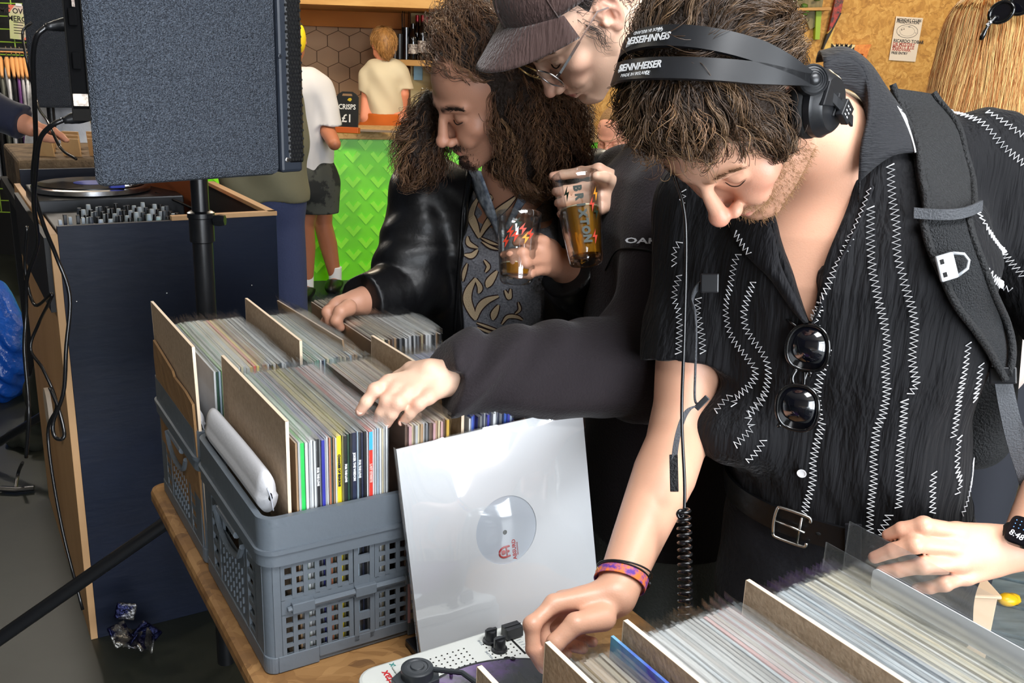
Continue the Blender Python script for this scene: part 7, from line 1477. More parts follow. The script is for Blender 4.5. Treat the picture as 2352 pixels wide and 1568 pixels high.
# foam rolls, cardboard flap
def roll(a0, a1, b, z, r, label):
    o = thing('foam_roll', label, 'roll', W(a0, b, z)); G = []
    prof = [(r*1.0*math.cos(t)*(1.25 if math.sin(t) < 0 else 1)*.62, r*1.5*math.sin(t)) for t in np.linspace(0, 2*math.pi, 33)[:-1]]
    mb = MB(MTT@M4(np.eye(3), A3([b, 0, z])));
    for i, a in enumerate(np.linspace(a0, a1, 24)):
        s_ = .2 if i in (0, 23) else (.95 if i in (1, 22) else 1); G.append([(x*s_+.0008*math.sin(a*14), a, zz*s_+.0006*math.sin(a*11)) for k, (x, zz) in enumerate(prof)])
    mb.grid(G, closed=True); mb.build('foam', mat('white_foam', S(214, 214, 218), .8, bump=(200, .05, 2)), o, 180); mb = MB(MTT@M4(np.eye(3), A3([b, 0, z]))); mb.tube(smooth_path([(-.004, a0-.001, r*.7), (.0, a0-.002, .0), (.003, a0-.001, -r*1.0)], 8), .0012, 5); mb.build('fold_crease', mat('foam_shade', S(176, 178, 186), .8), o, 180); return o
roll(.018, .322, .0165, TZ+.262, .020, 'white foam roll along the left side of the near crate'); roll(.362, .655, .0100, TZ+.245, .013, 'white foam roll along the left side of the far crate')
cb_o = thing('cardboard_flap', 'brown corrugated cardboard flap tucked beside the far crate divider', 'cardboard', W(.36, .012, TZ+.2)); MC_ = MTT@M4(np.array(Matrix.Rotation(-.03, 3, 'Y')), A3([.0035, .352, TZ+.03])); mb = MB(MC_); mb.prism([(0, 0), (.30, 0), (.30, .25), (.29, .285), (.14, .27), (.13, .262), (.05, .262), (0, .255)], -.002, .002, M4(np.stack([A3([0, 1, 0]), A3([0, 0, 1]), A3([1, 0, 0])], 1), A3([0, 0, 0]))); mb.build('sheet', mat('corrugated_brown', S(142, 106, 66), .8, bump=(30, .3, 2)), cb_o)
# white label sleeve leaning on the near crate
p0, p1 = W(-.068, .199, TZ+.001), W(-.010, .185, TZ+.309); vz = unit(p1-p0); vx = E2; vx = unit(vx-vz*(vx@vz)); vn = np.cross(vx, vz); Rw_ = np.stack([vx, vz, vn], 1)
lw = thing('record_sleeve', 'white record sleeve with a round label hole leaning against the near crate', 'record', p0); Mw = M4(Rw_, p0); mb = MB(Mw)
hole = [(.160+.052*math.cos(t), .155+.052*math.sin(t)) for t in np.linspace(0, 2*math.pi, 49)[:-1]]
sq_ = []
for t in np.linspace(0, 2*math.pi, 49)[:-1]:
    c, s_ = math.cos(t), math.sin(t); k = .1565/max(abs(c), abs(s_)); sq_.append((.157+k*c, .1575+k*s_))
V = [(x, y, .0024) for x, y in hole]+[(x, y, .0024) for x, y in sq_]+[(x, y, -.0016) for x, y in hole]+[(x, y, -.0016) for x, y in sq_]; F = []
for i in range(48): j = (i+1) % 48; F += [(i, 48+i, 48+j, j), (48+i, 144+i, 144+j, 48+j), (i, j, 96+j, 96+i)]
mb.add(V, F); mb.build('sleeve_front', mat('white_card', S(244, 247, 250), .4), lw); mb = MB(Mw); mb.box((.0005, .0005, -.0035), (.3135, .3135, -.0016)); mb.build('sleeve_back', mat('white_card'), lw)
mb = MB(Mw); mb.lathe([(.004, .0004), (.150, .0004), (.150, -.0014), (.004, -.0014)], 48, M4(np.eye(3), A3([.157, .156, .0005]))); dsc = mb.build('record_label', mat('pale_label', S(214, 222, 232), .5), lw)
mb = MB(Mw); mb.lathe([(0, .0006), (.0036, .0006)], 20, M4(np.eye(3), A3([.157, .152, .0006]))); mb.build('spindle_hole', mat('hole_black'), dsc)
M_redl = mat('red_label_print', S(196, 40, 44), .5); Ml = Mw@M4(np.stack([A3([0, 1, 0]), A3([-1, 0, 0]), A3([0, 0, 1])], 1), A3([.163, .122, .0012]))
text_mesh('label_lettering', 'ABSURD', .0085, Ml@M4(np.eye(3), A3([0, -.007, 0])), M_redl, dsc, .0001, sx=1.0, bold=.0002); text_mesh('label_lettering', 'RECORDINGS', .0032, Ml@M4(np.eye(3), A3([0, -.0125, 0])), M_redl, dsc, .0001)
mb = MB(Ml)
arch = [(-.0085, 0), (-.0085, .013), (-.006, .0175), (-.002, .0195), (.002, .0195), (.006, .0175), (.0085, .013), (.0085, 0), (.0062, 0), (.0062, .0125), (.004, .0155), (.0, .017), (-.004, .0155), (-.0062, .0125), (-.0062, 0)]
mb.tube([(x, y, .0002) for x, y in smooth_path([(-.0075, .001), (-.0075, .012), (-.004, .0178), (0, .0188), (.004, .0178), (.0075, .012), (.0075, .001)], 24)], .0015, 5); mb.tube([(-.0075, .0065, .0002), (.0075, .0065, .0002)], .0013, 5); mb.prism(rrect(-.0035, .0085, .0035, .0155, .0025), 0, .0005); mb.ball((0, .0035, .0003), (.0022, .0022, .0004), 10); mb.build('label_emblem', M_redl, dsc, 180)
M_wrap = clear_mat('glossy_wrap', (.99, .995, 1), .11, .06, .0, wrinkle=.12, fres=.40, wscale=4.0)
g = np.random.default_rng(5); nn_ = 34; G = [[(.3165*u-.001, .318*v-.001, .0042+.012*max(0, math.sin(math.pi*u)*math.sin(math.pi*v))**.8+.0012*math.sin(u*6+v*4)*math.sin(v*5+1)+.0007*math.sin(u*17+v*11+2)*math.sin(v*15-u*8)+(.003*math.sin(u*14) if v > .97 else 0)) for u in np.linspace(0, 1, nn_)] for v in np.linspace(0, 1, nn_)]
mb = MB(Mw); mb.grid(G); mb.box((-.0012, 0, -.004), (-.0008, .317, .0042)); mb.build('clear_wrap', M_wrap, lw, 180)
# portable turntable
tt = thing('portable_turntable', 'white portable turntable with black knobs in front of the leaning white sleeve', 'turntable', W(-.28, .2, TZ)); MV = MTT@M4(np.eye(3), A3([.073, -.458, TZ])); tw, td, thh = .285, .352, .052
M_ivory = mat('ivory_plastic', S(214, 216, 210), .38); mb = MB(MV); mb.prism(rrect(0, 0, tw, td, .032), .004, thh-.014); mb.prism(rrect(.004, .004, tw-.004, td-.004, .030), thh-.014, thh); bd_ = mb.build('casing', M_ivory, tt, bev=.005)
pc_ = (.135, .125); mb = MB(MV); mb.lathe([(.0, thh+.0002), (.158, thh+.0002), (.158, thh+.006), (0, thh+.006)], 56, M4(np.eye(3), A3([*pc_, 0]))); mb.build('platter', mat('mixer_black'), tt, 30)
vr = thing('playing_record', 'black record with painted purple reflections lying on the portable turntable', 'record', W(-.333, .208, TZ+thh+.006)); mb = MB(MV); mb.lathe([(0, thh+.0065), (.151, thh+.0065), (.151, thh+.0085), (0, thh+.0085)], 64, M4(np.eye(3), A3([*pc_, 0]))); mb.build('vinyl', mat('vinyl_painted_reflection', S(20, 18, 24), .2, spec=.8, noise=(9, S(84, 50, 110), .3)), vr, 30); mb = MB(MV); mb.lathe([(.05, thh+.0087), (0, thh+.0089)], 40, M4(np.eye(3), A3([*pc_, 0]))); mb.build('record_label', mat('pale_label'), vr, 30)  # purple noise stands for reflections, painted into the black vinyl colour
mb = MB(MV); mb.lathe([(.1595, thh+.0015), (.152, thh+.002)], 56, M4(np.eye(3), A3([*pc_, 0]))); mb.build('platter_ring', mat('blue_ring', S(90, 116, 190), .4), tt, 40)
def onV(px, py, dz=0): q = np.linalg.inv(MV)@np.r_[onz(px, py, TZ+thh), 1]; return q[0], q[1]
mb = MB(MV)
for i in range(13):
    for j in range(6):
        x = .108+i*.0085+(.02 if i > 6 else 0); y = td-.012-.016-j*.0085-(.004 if i > 6 else 0)
        if x < .23: mb.lathe([(.0013, thh+.0006), (0, thh+.0006)], 6, M4(np.eye(3), A3([x, y, 0])))
mb.build('speaker_holes', mat('hole_grey', S(120, 122, 118), .8), bd_)['kind'] = 'stuff'
mb = MB(MV)
for x in (.052, .078): mb.prism([(x, td-.085), (x+.020, td-.085), (x+.022, td-.022), (x+.002, td-.022)], thh, thh+.003)
mb.build('raised_panel', M_ivory, bd_, bev=.002)
for px, py in ((1127, 1472), (1147, 1492)):
    x, y = onV(px, py); mb = MB(MV); mb.lathe([(.0115, thh), (.011, thh+.003), (.0085, thh+.004), (.008, thh+.016), (.0070, thh+.0175), (0, thh+.0175)], 24, M4(np.eye(3), A3([x, y, 0]))); mb.box((x-.0085, y-.002, thh+.010), (x+.0085, y+.002, thh+.0195)); mb.build('knob', M_hp, tt, 40)
x, y = onV(1188, 1482); mb = MB(MV); mb.box((x-.0015, y-.022, thh), (x+.0015, y+.03, thh+.0006)); sl = mb.build('fader_slot', mat('hole_black'), bd_); x2, y2 = onV(1176, 1462); mb = MB(MV); mb.box((x2-.013, y2-.009, thh+.003), (x2+.013, y2+.009, thh+.018)); mb.box((x2-.0135, y2-.001, thh+.018), (x2+.0135, y2+.001, thh+.019)); mb.build('fader_cap', M_hp, tt, bev=.002)
mb = MB(MV)
for i in range(7): mb.box((x+.005, y-.02+i*.006, thh), (x+.012, y-.0195+i*.006, thh+.0004))
mb.build('fader_scale', mat('print_grey', S(120, 130, 140), .7), bd_)
x, y = onV(1172, 1520); mb = MB(MV); mb.prism(rrect(x-.004, y-.013, x+.004, y+.013, .003), thh-.001, thh+.0006); mb.build('switch_slot', mat('hole_black'), bd_); mb = MB(MV); mb.lathe([(.004, thh), (.0035, thh+.010), (0, thh+.011)], 12, M4(np.eye(3), A3([x, y-.006, 0]))); mb.build('switch', M_hp, tt, 40)
x, y = onV(1036, 1560); mb = MB(MV); mb.lathe([(.006, thh), (.003, thh+.004), (.002, thh+.016), (0, thh+.0165)], 14, M4(np.eye(3), A3([x, y, 0]))); mb.build('arm_rest', M_hp, tt, 40)
x, y = onV(958, 1572); mb = MB(MV); mb.prism([(x-.03, y-.012), (x-.012, y-.022), (x+.022, y-.02), (x+.03, y), (x+.02, y+.018), (x-.014, y+.02), (x-.032, y+.01)], thh, thh+.014); mb.lathe([(.021, thh+.014), (.021, thh+.026), (.018, thh+.028), (.014, thh+.028), (.0135, thh+.027), (.009, thh+.027), (.0085, thh+.029), (0, thh+.029)], 32, M4(np.eye(3), A3([x, y, 0]))); mb.tube([(x+.018, y-.004, thh+.02), (x+.05, y-.03, thh+.02), (x+.07, y-.11, thh+.018)], .0035, 8); mb.build('tonearm', mat('dark_grey_plastic', S(52, 56, 60), .4), tt, 40, bev=.001)
Rt = np.stack([A3([0, 1, 0]), A3([-1, 0, 0]), A3([0, 0, 1])], 1)
for txt, px, py, s_, m_ in (('vestax', 884, 1546, .0175, M_redl), ('handy trax', 905, 1534, .0135, mat('teal_print', S(70, 140, 134), .6)), ('PORTABLE', 926, 1530, .0045, mat('print_grey'))):
    x, y = onV(px, py); text_mesh('brand_lettering', txt, s_, MV@M4(Rt, A3([x, y-.018, thh+.0003])), m_, bd_, .0002, bold=.0003)
for txt, px, py in (('TONE', 1104, 1476), ('VOLUME', 1124, 1504), ('PITCH', 1150, 1474), ('SPEAKER', 1146, 1530), ('ON OFF', 1152, 1538)):
    x, y = onV(px, py); text_mesh('control_lettering', txt, .005, MV@M4(Rt, A3([x, y, thh+.0003])), mat('print_grey'), bd_, .0001)
mb = MB(); mb.tube(smooth_path([W(-.118, .09, TZ+.02), W(-.10, .07, TZ+.006), W(-.085, .03, TZ+.004), W(-.10, -.02, TZ+.006)], 20), .0026, 6); tag(mb.build('power_cable', M_cable, None, 180), 'thin black cable leaving the white turntable over the table edge', 'cable')
mb = MB(MTT); mb.box((.196, -.062, TZ+.0006), (.225, -.02, TZ+.012)); tag(mb.build('black_wedge', M_hp, None, bev=.002), 'small black block at the lower left corner of the leaning white sleeve', 'block')
# psychedelic picture record beyond the gripping hand
o = thing('record_cover', 'record cover with blue and violet swirls standing behind the gripping hand', 'record', W(-.62, .125, TZ+.02)); Mo = MTT@M4(np.array(Matrix.Rotation(math.pi/2+.12, 3, 'Y')), A3([.1465, -.8685, ZR])); mb = MB(MTT@M4(np.eye(3), A3([.148, -.868, ZR+.012]))); mb.box((-.0015, 0, 0), (.0015, .3125, .3125)); mb.build('cover', mat('violet_swirl', S(70, 60, 190), .35, noise=(14, S(120, 200, 210), .6)), o)
# ---------------------------------------------------------------- people in the background
M_skf = mat('skin_tan', S(176, 110, 78), .5); M_skp = mat('skin_pink', S(232, 150, 116), .5)
# man in white tee and camouflage shorts at the bar
fL, fR = onz(703, 686, 0), onz(768, 668, 0); sw = SDF(); hipc = A3([*(onz(722, 690, 0)[:2]), .92]); hipc[0] = onY(722, 440, fL[1])[0]
for ft, px in ((fL, 700), (fR, 742)):
    k = onY(px, 515, ft[1]); an_ = ft+A3([.0, .04, .09]); h = onY(715 if ft is fL else 735, 420, ft[1]); sw.chain([h, k, k*.62+an_*.38+A3([0, .015, 0]), an_], [.095, .062, .062, .040], .03); sw.ell(ft+A3([0, -.02, .045]), (.045, .11, .04), .02)
shq_ = onY(690, 205, fL[1]); nk = onY(672, 150, fL[1]); sw.chain([onY(712, 420, fL[1]), onY(690, 240, fL[1])], [.14, .14], .04); sw.chain([onY(735, 205, fL[1]), onY(752, 300, fL[1]-.1), onY(768, 330, fL[1]-.25)], [.06, .05, .04], .03); sw.chain([nk, onY(675, 95, fL[1])], [.055, .055], .03)
MW_ = M4(eul(190, 6), onY(672, 98, fL[1])); head_ops(sw, MW_)
pw_ = sdf_object('person', sw, .008, M_skf, None); tag(pw_, 'person in white tee and camouflage shorts standing at the bar with back turned', 'person')
s2 = SDF(); Y_ = fL[1]; s2.chain([onY(676, 205, Y_), onY(700, 200, Y_), onY(722, 205, Y_)], [.10, .13, .10], .05); s2.chain([onY(706, 220, Y_), onY(706, 320, Y_), onY(708, 400, Y_)], [.155, .165, .165], .05); s2.chain([onY(735, 200, Y_), onY(752, 255, Y_-.06), onY(760, 300, Y_-.1)], [.082, .078, .085], .04, caps=[(onY(758, 290, Y_-.1), A3([0, 0, -1]))]); s2.half(onY(706, 402, Y_), (0, 0, -1)); s2.fold(lambda p: .008*np.sin(p[:, 2]*22+p[:, 0]*30)*np.sin(p[:, 0]*24)); sdf_object('tee_shirt', s2, .01, mat('white_cotton', S(206, 204, 206), .85), pw_)
s3 = SDF(); s3.chain([onY(712, 395, Y_), onY(712, 430, Y_)], [.165, .165], .05)
for px in (704, 738): s3.chain([onY(px+6, 420, Y_), onY(px, 482, Y_)], [.105, .115], .05)
s3.half(onY(720, 487, Y_), (0, 0, -1)); sdf_object('shorts', s3, .01, mat('camouflage_cloth', S(70, 72, 66), .85, noise=(9, S(28, 30, 30), .12)), pw_)
for ft, lb in ((fL, 'left'), (fR, 'right')):
    s4 = SDF(); s4.chain([ft+A3([0, .04, .16]), ft+A3([0, .04, .07])], [.046, .044], .01, caps=[(ft+A3([0, .04, .165]), A3([0, 0, 1]))]); sdf_object('sock', s4, .006, mat('white_sock', S(236, 236, 238), .8), pw_)
    s4 = SDF(); s4.ell(ft+A3([0, -.03, .045]), (.055, .135, .05), .01); s4.ell(ft+A3([0, .04, .06]), (.052, .06, .05), .03); s4.half((0, 0, .001), (0, 0, -1)); s4.half(ft+A3([0, .02, .075]), (0, .35, 1)); sdf_object('shoe', s4, .006, mat('black_shoe'), pw_)
    mb = MB(); mb.box((ft[0]-.03, ft[1]-.168, .028), (ft[0]+.03, ft[1]-.145, .05)); 
s5 = SDF(); s5.M = MW_; s5.ell((-.05, .06, .02), (.035, .05, .085), 0); s5.M = np.eye(4); sdf_object('yellow_scarf', s5, .008, mat('yellow_cloth', S(226, 196, 20), .7), pw_)
# person in olive jacket and blue trousers behind the stand pole
Y2 = 4.0; s6 = SDF(); pc2 = onY(620, 560, Y2); s6.chain([onY(625, 500, Y2), A3([onY(650, 600, Y2)[0], Y2, .09])], [.10, .07], .03); s6.chain([onY(590, 500, Y2), A3([onY(600, 600, Y2)[0], Y2+.05, .09])], [.10, .07], .03); s6.chain([onY(610, 480, Y2), onY(610, 230, Y2)], [.12, .14], .04); MO = M4(eul(200, 8), onY(610, 60, Y2)); head_ops(s6, MO); s6.chain([MO[:3, 3]-A3([0, 0, .05]), onY(610, 180, Y2)], [.055, .07], .04)
po_ = sdf_object('person', s6, .01, M_skp, None); tag(po_, 'person in olive jacket and blue trousers mostly hidden behind the near speaker', 'person')
s7 = SDF(); s7.chain([onY(608, 250, Y2), onY(612, 430, Y2)], [.17, .175], .05); s7.chain([onY(540, 260, Y2), onY(545, 420, Y2-.1)], [.08, .07], .04); s7.half(onY(612, 455, Y2), (0, 0, -1)); s7.fold(lambda p: .008*np.sin(p[:, 2]*25+p[:, 0]*30)); jk = sdf_object('jacket', s7, .01, mat('olive_cotton', S(104, 100, 78), .85), po_)
s8 = SDF()
s8.chain([onY(612, 405, Y2), onY(612, 450, Y2)], [.155, .16], .04)
for a_, b_ in ((632, 652), (592, 604)): s8.chain([onY(a_, 440, Y2), onY(b_, 600, Y2), A3([onY(b_+6, 600, Y2)[0], Y2, .06])], [.115, .095, .085], .04)
s8.half((0, 0, .03), (0, 0, -1)); sdf_object('trousers', s8, .01, mat('dark_blue_denim', S(46, 54, 86), .85, bump=(120, .2, 3)), po_)
for b_ in (652, 604): x = onY(b_+6, 600, Y2)[0]; so = SDF(); so.ell((x, Y2-.05, .04), (.05, .13, .045), .01); so.half((0, 0, .001), (0, 0, -1)); sdf_object('shoe', so, .01, mat('black_shoe'), po_)
def crop_hair(Mh, m, parent):
    h = SDF(); h.M = Mh; h.ell((0, .024, .052), (.083, .103, .090), 0); h.ell((0, -.13, -.03), (.11, .1, .105), .01, 's'); h.ell((0, .02, -.085), (.12, .12, .06), .02, 's')
    for q in (1, -1): h.ell((q*.09, -.02, -.01), (.03, .04, .04), .01, 's')
    h.M = np.eye(4); return sdf_object('hair', h, .007, m, parent)
M_dhair = mat('short_dark_hair', S(34, 26, 22), .6, bump=(160, .8, 3)); crop_hair(MO, M_dhair, po_); crop_hair(MW_, M_dhair, pw_); crop_hair(MH, M_dhair, pq)
for k in (-.09, .09): so = SDF(); so.ell((nb_q[0]+k, nb_q[1]-.05, .045), (.05, .13, .045), .01); so.ell((nb_q[0]+k, nb_q[1]+.02, .07), (.05, .06, .06), .03); so.half((0, 0, .001), (0, 0, -1)); sdf_object('shoe', so, .01, mat('black_shoe'), pq)
# bar worker, cream tee and orange trousers
Y3 = 7.56; q_ = lambda x, y, dy=0: onY(x, y, Y3+dy); s9 = SDF(); s9.chain([q_(884, 290), q_(884, 180)], [.12, .12], .04); s9.chain([q_(884, 170), q_(880, 120)], [.055, .05], .03); s9.chain([q_(850, 172), q_(842, 225), q_(838, 268, -.05)], [.055, .042, .035], .02); s9.chain([q_(915, 172), q_(926, 215), q_(922, 255, .05)], [.055, .045, .036], .02); 
for k in (-.09, .09): c = q_(884, 280); s9.chain([c+A3([k, 0, 0]), A3([c[0]+k, c[1], .08])], [.10, .06], .03)
MS_ = M4(eul(205, -4), q_(879, 104)); head_ops(s9, MS_); pb_ = sdf_object('person', s9, .009, M_skp, None); tag(pb_, 'person in cream tee and orange trousers working behind the bar, back turned', 'person')
s10 = SDF(); s10.chain([q_(856, 168), q_(912, 168)], [.085, .085], .05); s10.chain([q_(884, 180), q_(884, 262)], [.15, .13], .05); s10.chain([q_(850, 170), q_(842, 215)], [.075, .072], .03, caps=[(q_(841, 213), A3([-.2, 0, -1]))]); s10.chain([q_(916, 170), q_(928, 210)], [.075, .07], .03, caps=[(q_(927, 207), A3([.2, 0, -1]))]); s10.half(q_(884, 264), (0, 0, -1)); s10.fold(lambda p: .008*np.sin(p[:, 2]*24+p[:, 0]*34)); sdf_object('tee_shirt', s10, .01, mat('cream_cotton', S(222, 208, 176), .85), pb_)
s11 = SDF(); c = q_(884, 275); s11.chain([q_(884, 262), q_(884, 300)], [.145, .16], .04)
for k in (-.09, .09): s11.chain([c+A3([k, 0, -.1]), A3([c[0]+k, c[1], .1])], [.13, .10], .03)
s11.half(q_(884, 260), (0, 0, 1)); sdf_object('trousers', s11, .012, mat('orange_cloth', S(196, 96, 22), .85), pb_)
s12 = SDF(); s12.M = MS_; s12.ell((0, .025, .05), (.088, .11, .09), 0); s12.ell((0, .10, .0), (.06, .05, .09), .04); s12.M = np.eye(4); s12.ell(q_(874, 80), (.055, .05, .05), .03); hb12 = sdf_object('hair', s12, .008, mat('strawberry_blond', S(176, 128, 70), .5, noise=(25, S(120, 80, 40), .6)), pb_)
v12, f12 = s12.mesh(.01); ps_ = groom(s12, surf_pts(v12, f12, 500, None, 2), lambda p: A3([0, 0, -1.])+.4*np.sin(p*60), 8, .07, lambda u: .004+.01*u, (.004, 20)); strands('hair_strands', ps_, .0016, M_hair, hb12, 3, .3, A3(S(190, 140, 80))*(.6+.8*RNG.random((len(ps_), 1))))
mb = MB(); mb.tube([q_(897, 108)+A3([.035*math.cos(t), -.06, .045*math.sin(t)]) for t in np.linspace(0, 6.283, 21)[:-1]], .008, 6, True); mb.build('hair_tie', mat('red_scrunchie', S(190, 30, 30), .6), pb_, 180)
# child with short fair hair
MBY = M4(eul(-34, 24), P(1418, 316, 4.25)); s13 = SDF(); head_ops(s13, MBY); nb_ = P(1425, 420, 4.35); s13.chain([MBY[:3, 3]-A3([0, -.03, .04]), nb_], [.05, .06], .03); s13.chain([nb_, A3([nb_[0], nb_[1], .5])], [.12, .14], .05); pby = sdf_object('person', s13, .005, mat('skin_boy', S(234, 160, 128), .5, attr='Col'), None, colf=lambda V: face_col(V, MBY, S(234, 160, 128), blush=.3)); tag(pby, 'young person with short fair hair seen between the fleece and the leather jacket', 'person')
s14 = SDF(); s14.M = MBY; s14.ell((0, .022, .05), (.082, .101, .091), 0); s14.ell((0, -.13, -.03), (.1, .1, .105), .01, 's'); s14.ell((0, .02, -.08), (.12, .12, .06), .02, 's')
for q in (1, -1): s14.ell((q*.09, -.02, -.01), (.03, .04, .04), .01, 's')
s14.M = np.eye(4); hbb = sdf_object('hair', s14, .005, mat('fair_crop', S(150, 108, 58), .6, bump=(200, .7, 3)), pby)
s15 = SDF(); s15.chain([nb_-A3([0, 0, .09]), A3([nb_[0], nb_[1], .45])], [.15, .17], .05); s15.chain([nb_+A3([.15, 0, -.1]), nb_+A3([-.15, 0, -.1])], .07, .05); sdf_object('top', s15, .01, mat('grey_cotton', S(90, 90, 96), .85), pby)
s16 = SDF()
for k in (-.09, .09): s16.chain([A3([nb_[0]+k, nb_[1], .5]), A3([nb_[0]+k, nb_[1], .06])], [.1, .07], .03)
sdf_object('trousers', s16, .012, mat('dark_jeans'), pby)
# person with long blond hair and sunglasses on the head
MBL = M4(eul(150, 8), P(2262, 118, 2.35)); hL = lambda x, y, z: MBL[:3, :3]@A3([x, y, z])+MBL[:3, 3]; s17 = SDF(); head_ops(s17, MBL); nbl = P(2290, 400, 2.42); s17.chain([hL(0, .02, -.04), nbl], [.05, .06], .03); s17.chain([nbl+A3([-.16, 0, -.06]), nbl, nbl+A3([.16, 0, -.06])], [.05, .06, .05], .03); s17.chain([nbl, A3([nbl[0], nbl[1], .95])], [.10, .14], .05); pbl = sdf_object('person', s17, .006, M_skp, None); tag(pbl, 'person with long straight blond hair at the upper right, seen from behind', 'person')
s18 = SDF(); s18.M = MBL; s18.ell((0, .02, .05), (.09, .112, .094), 0); s18.ell((0, .04, -.07), (.098, .10, .13), .05); s18.ell((0, .05, -.19), (.105, .085, .11), .05); s18.ell((0, -.14, -.06), (.06, .10, .14), .02, 's'); s18.M = np.eye(4); hbl = sdf_object('hair', s18, .006, mat('blond_base', S(190, 116, 52), .5, noise=(30, S(130, 76, 30), .6)), pbl)
v18, f18 = s18.mesh(.008)
def flowL(p): q = (p-MBL[:3, 3])@MBL[:3, :3]; o = np.stack([q[:, 0]*2.5, .3+0*q[:, 0], -1+0*q[:, 0]], 1); o[:, 2] -= .5; o = o+.10*np.sin(p*50); return o@MBL[:3, :3].T
ok18 = lambda c: ((c-MBL[:3, 3])@MBL[:3, :3])[:, 2] > -.16
pl_ = groom(s18, surf_pts(v18, f18, 5200, ok18, 4), flowL, 14, .20, lambda u: .002+.006*u, (.002, 5), .8, .03, 6); tone = RNG.random((len(pl_), 1)); strands('hair_strands', pl_, .0007, M_hair, hbl, 3, .35, A3(S(176, 98, 34))*(1-tone**1.6)+A3(S(255, 222, 146))*tone**1.6)
s19 = SDF(); s19.chain([nbl+A3([-.17, 0, -.12]), nbl+A3([.17, 0, -.12])], .085, .05); s19.chain([nbl-A3([0, 0, .15]), A3([nbl[0], nbl[1], .9])], [.17, .17], .05); sdf_object('top', s19, .012, mat('pale_top', S(216, 200, 190), .85), pbl)
s20 = SDF()
for k in (-.09, .09): s20.chain([A3([nbl[0]+k, nbl[1], .95]), A3([nbl[0]+k, nbl[1], .06])], [.13, .08], .03)
sdf_object('trousers', s20, .012, mat('dark_jeans'), pbl)
sgl = thing('sunglasses', 'black sunglasses pushed up on the blond hair at the upper right', 'sunglasses', P(2310, 25, 2.2)); ca = P(2300, 28, 2.165); cb2 = P(2352, 6, 2.18); nr_ = unit(CAM-ca+A3([-.6, 0, .15])); xx_ = unit(cb2-ca); Rz = frame(nr_, xx_)
for c in (ca, ca+xx_*.058):
    mb = MB(); mb.tube([c+Rz@A3([.026*math.cos(t), .021*math.sin(t), 0]) for t in np.linspace(0, 6.283, 29)[:-1]], .0045, 6, True); mb.build('rim', M_gl, sgl, 180); mb = MB(); mb.add([c]+[c+Rz@A3([.026*math.cos(t), .021*math.sin(t), 0]) for t in np.linspace(0, 6.283, 29)[:-1]], [(0, i+1, (i+1) % 28+1) for i in range(28)]); mb.build('lens', M_lens, sgl, 180)
mb = MB(); tmp_ = smooth_path([P(2288, 36, 2.165), P(2270, 58, 2.17), P(2252, 92, 2.185)], 12); mb.tube(tmp_, [.004]*8+[.005, .006, .006, .004], 8); mb.build('temple', M_gl, sgl, 180); mb = MB(); c = tmp_[4]; mb.ball(c+unit(CAM-c)*.005, (.006, .004, .006), 6); mb.ball(c+unit(CAM-c)*.005+A3([-.006, 0, -.006]), (.004, .004, .006), 6); mb.build('silver_trim', M_met, sgl, 180)
# furniture glimpsed at the lower right, below the hip hand
q = P(2228, 1400, 1.75); wp = MB(); wp.box((q[0]-.03, q[1]-.03, 0), (q[0]+.03, q[1]+.03, P(2228, 1338, 1.75)[2])); wp.box((q[0]-.045, q[1]-.035, P(2228, 1345, 1.75)[2]), (q[0]+.035, q[1]+.035, P(2228, 1335, 1.75)[2])); tag(wp.build('wooden_post', mat('pale_post', S(214, 184, 152), .6), None, bev=.004), 'pale square wooden post seen through the clear sleeve below the hip hand', 'post')
q = P(2320, 1420, 2.6); pt_ = thing('picnic_table', 'grey slatted wooden table at the lower right behind the hip hand', 'table', A3([q[0]+.4, q[1], 0])); M_gw = mat('grey_wood', S(104, 118, 122), .7, noise=(5, S(80, 92, 96), .5, (1, 8, 1)))
for i in range(5): mb = MB(M4(eul(-24, 0), A3([q[0]+.25, q[1], q[2]]))); mb.box((-.5, -.4+i*.16, 0), (.7, -.26+i*.16, .03)); mb.build('slat', M_gw, pt_)
for dx in (-.3, .5): mb = MB(M4(eul(-24, 0), A3([q[0]+.25, q[1], 0]))); mb.box((dx-.03, -.35, 0), (dx+.03, -.29, q[2])); mb.box((dx-.03, .29, 0), (dx+.03, .35, q[2])); mb.build('leg', M_gw, pt_)
q = P(2312, 1388, 2.2); zt_ = P(2320, 1420, 2.6)[2]+.031; q2 = onz(2312, 1390, zt_); mb = MB(); mb.ball(q2+A3([0, 0, .018]), (.030, .022, .018), 10); mb.ball(q2+A3([.02, .01, .015]), (.022, .02, .016), 8); tag(mb.build('crisp_packet', mat('yellow_foil', S(230, 176, 20), .35), None, 180), 'small crumpled yellow packet on the grey slatted table', 'packet')
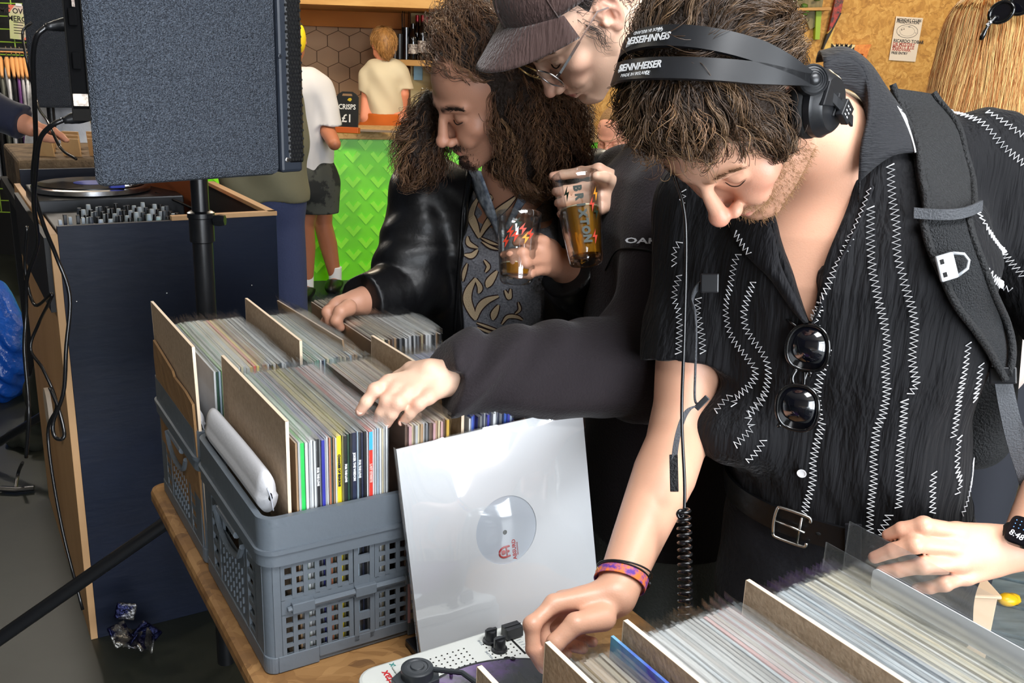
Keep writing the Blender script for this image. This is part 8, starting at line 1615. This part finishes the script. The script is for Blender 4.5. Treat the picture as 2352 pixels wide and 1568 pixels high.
# ---------------------------------------------------------------- light
w = bpy.data.worlds.new('daylight'); SC.world = w; w.use_nodes = True; bg = w.node_tree.nodes['Background']; bg.inputs[0].default_value = (.72, .84, 1, 1); bg.inputs[1].default_value = 1.0
def area(name, loc, look, sx, sy, e, col):
    l = bpy.data.lights.new(name, 'AREA'); l.shape = 'RECTANGLE'; l.size = sx; l.size_y = sy; l.energy = e; l.color = col; o = bpy.data.objects.new(name, l); COLL.objects.link(o); o.location = loc; o.rotation_euler = Vector(A3(look)-A3(loc)).to_track_quat('-Z', 'Y').to_euler(); return o
area('window_daylight', (2.9, -2.58, 1.55), (.6, 1.2, 1.0), 4.8, 2.9, 450, (.90, .95, 1))
area('added_top_fill', (.7, .4, 3.25), (.35, 1.1, 0), 1.8, 1.4, 140, (.95, .97, 1))  # added overhead fill to brighten record tops, not a fitting of the room
def lamp(name, loc, e, col, r=.12):
    l = bpy.data.lights.new(name, 'POINT'); l.energy = e; l.color = col; l.shadow_soft_size = r; o = bpy.data.objects.new(name, l); COLL.objects.link(o); o.location = loc
lamp('ceiling_or_fill_lamp', (-3.0, 2.3, 2.9), 30, (1, .9, .74)); lamp('bar_lamp', (-1.9, 7.4, 2.1), 60, (1, .72, .42)); lamp('bar_lamp', (-.9, 5.6, 2.9), 75, (1, .86, .66)); lamp('ceiling_or_fill_lamp', (3.2, 6.6, 2.9), 80, (1, .84, .58)); lamp('ceiling_or_fill_lamp', (.8, 4.2, 3.0), 60, (1, .88, .7)); lamp('ceiling_or_fill_lamp', (-2.9, 5.2, 2.9), 90, (1, .92, .82))  # first and last lamps are added fill for the dark left side
SC.view_settings.view_transform = 'Standard'; SC.view_settings.look = 'None'; SC.view_settings.exposure = 0.08; SC.view_settings.gamma = 1.0; SC.view_settings.use_curve_mapping = False
SC.cycles.transparent_max_bounces = 36; SC.cycles.max_bounces = 7; SC.cycles.diffuse_bounces = 3; SC.cycles.glossy_bounces = 3; SC.cycles.transmission_bounces = 4; SC.cycles.use_adaptive_sampling = True; SC.cycles.adaptive_threshold = .05; SC.cycles.adaptive_min_samples = 12; SC.cycles.caustics_reflective = False; SC.cycles.caustics_refractive = False; SC.cycles.sample_clamp_indirect = 4.0
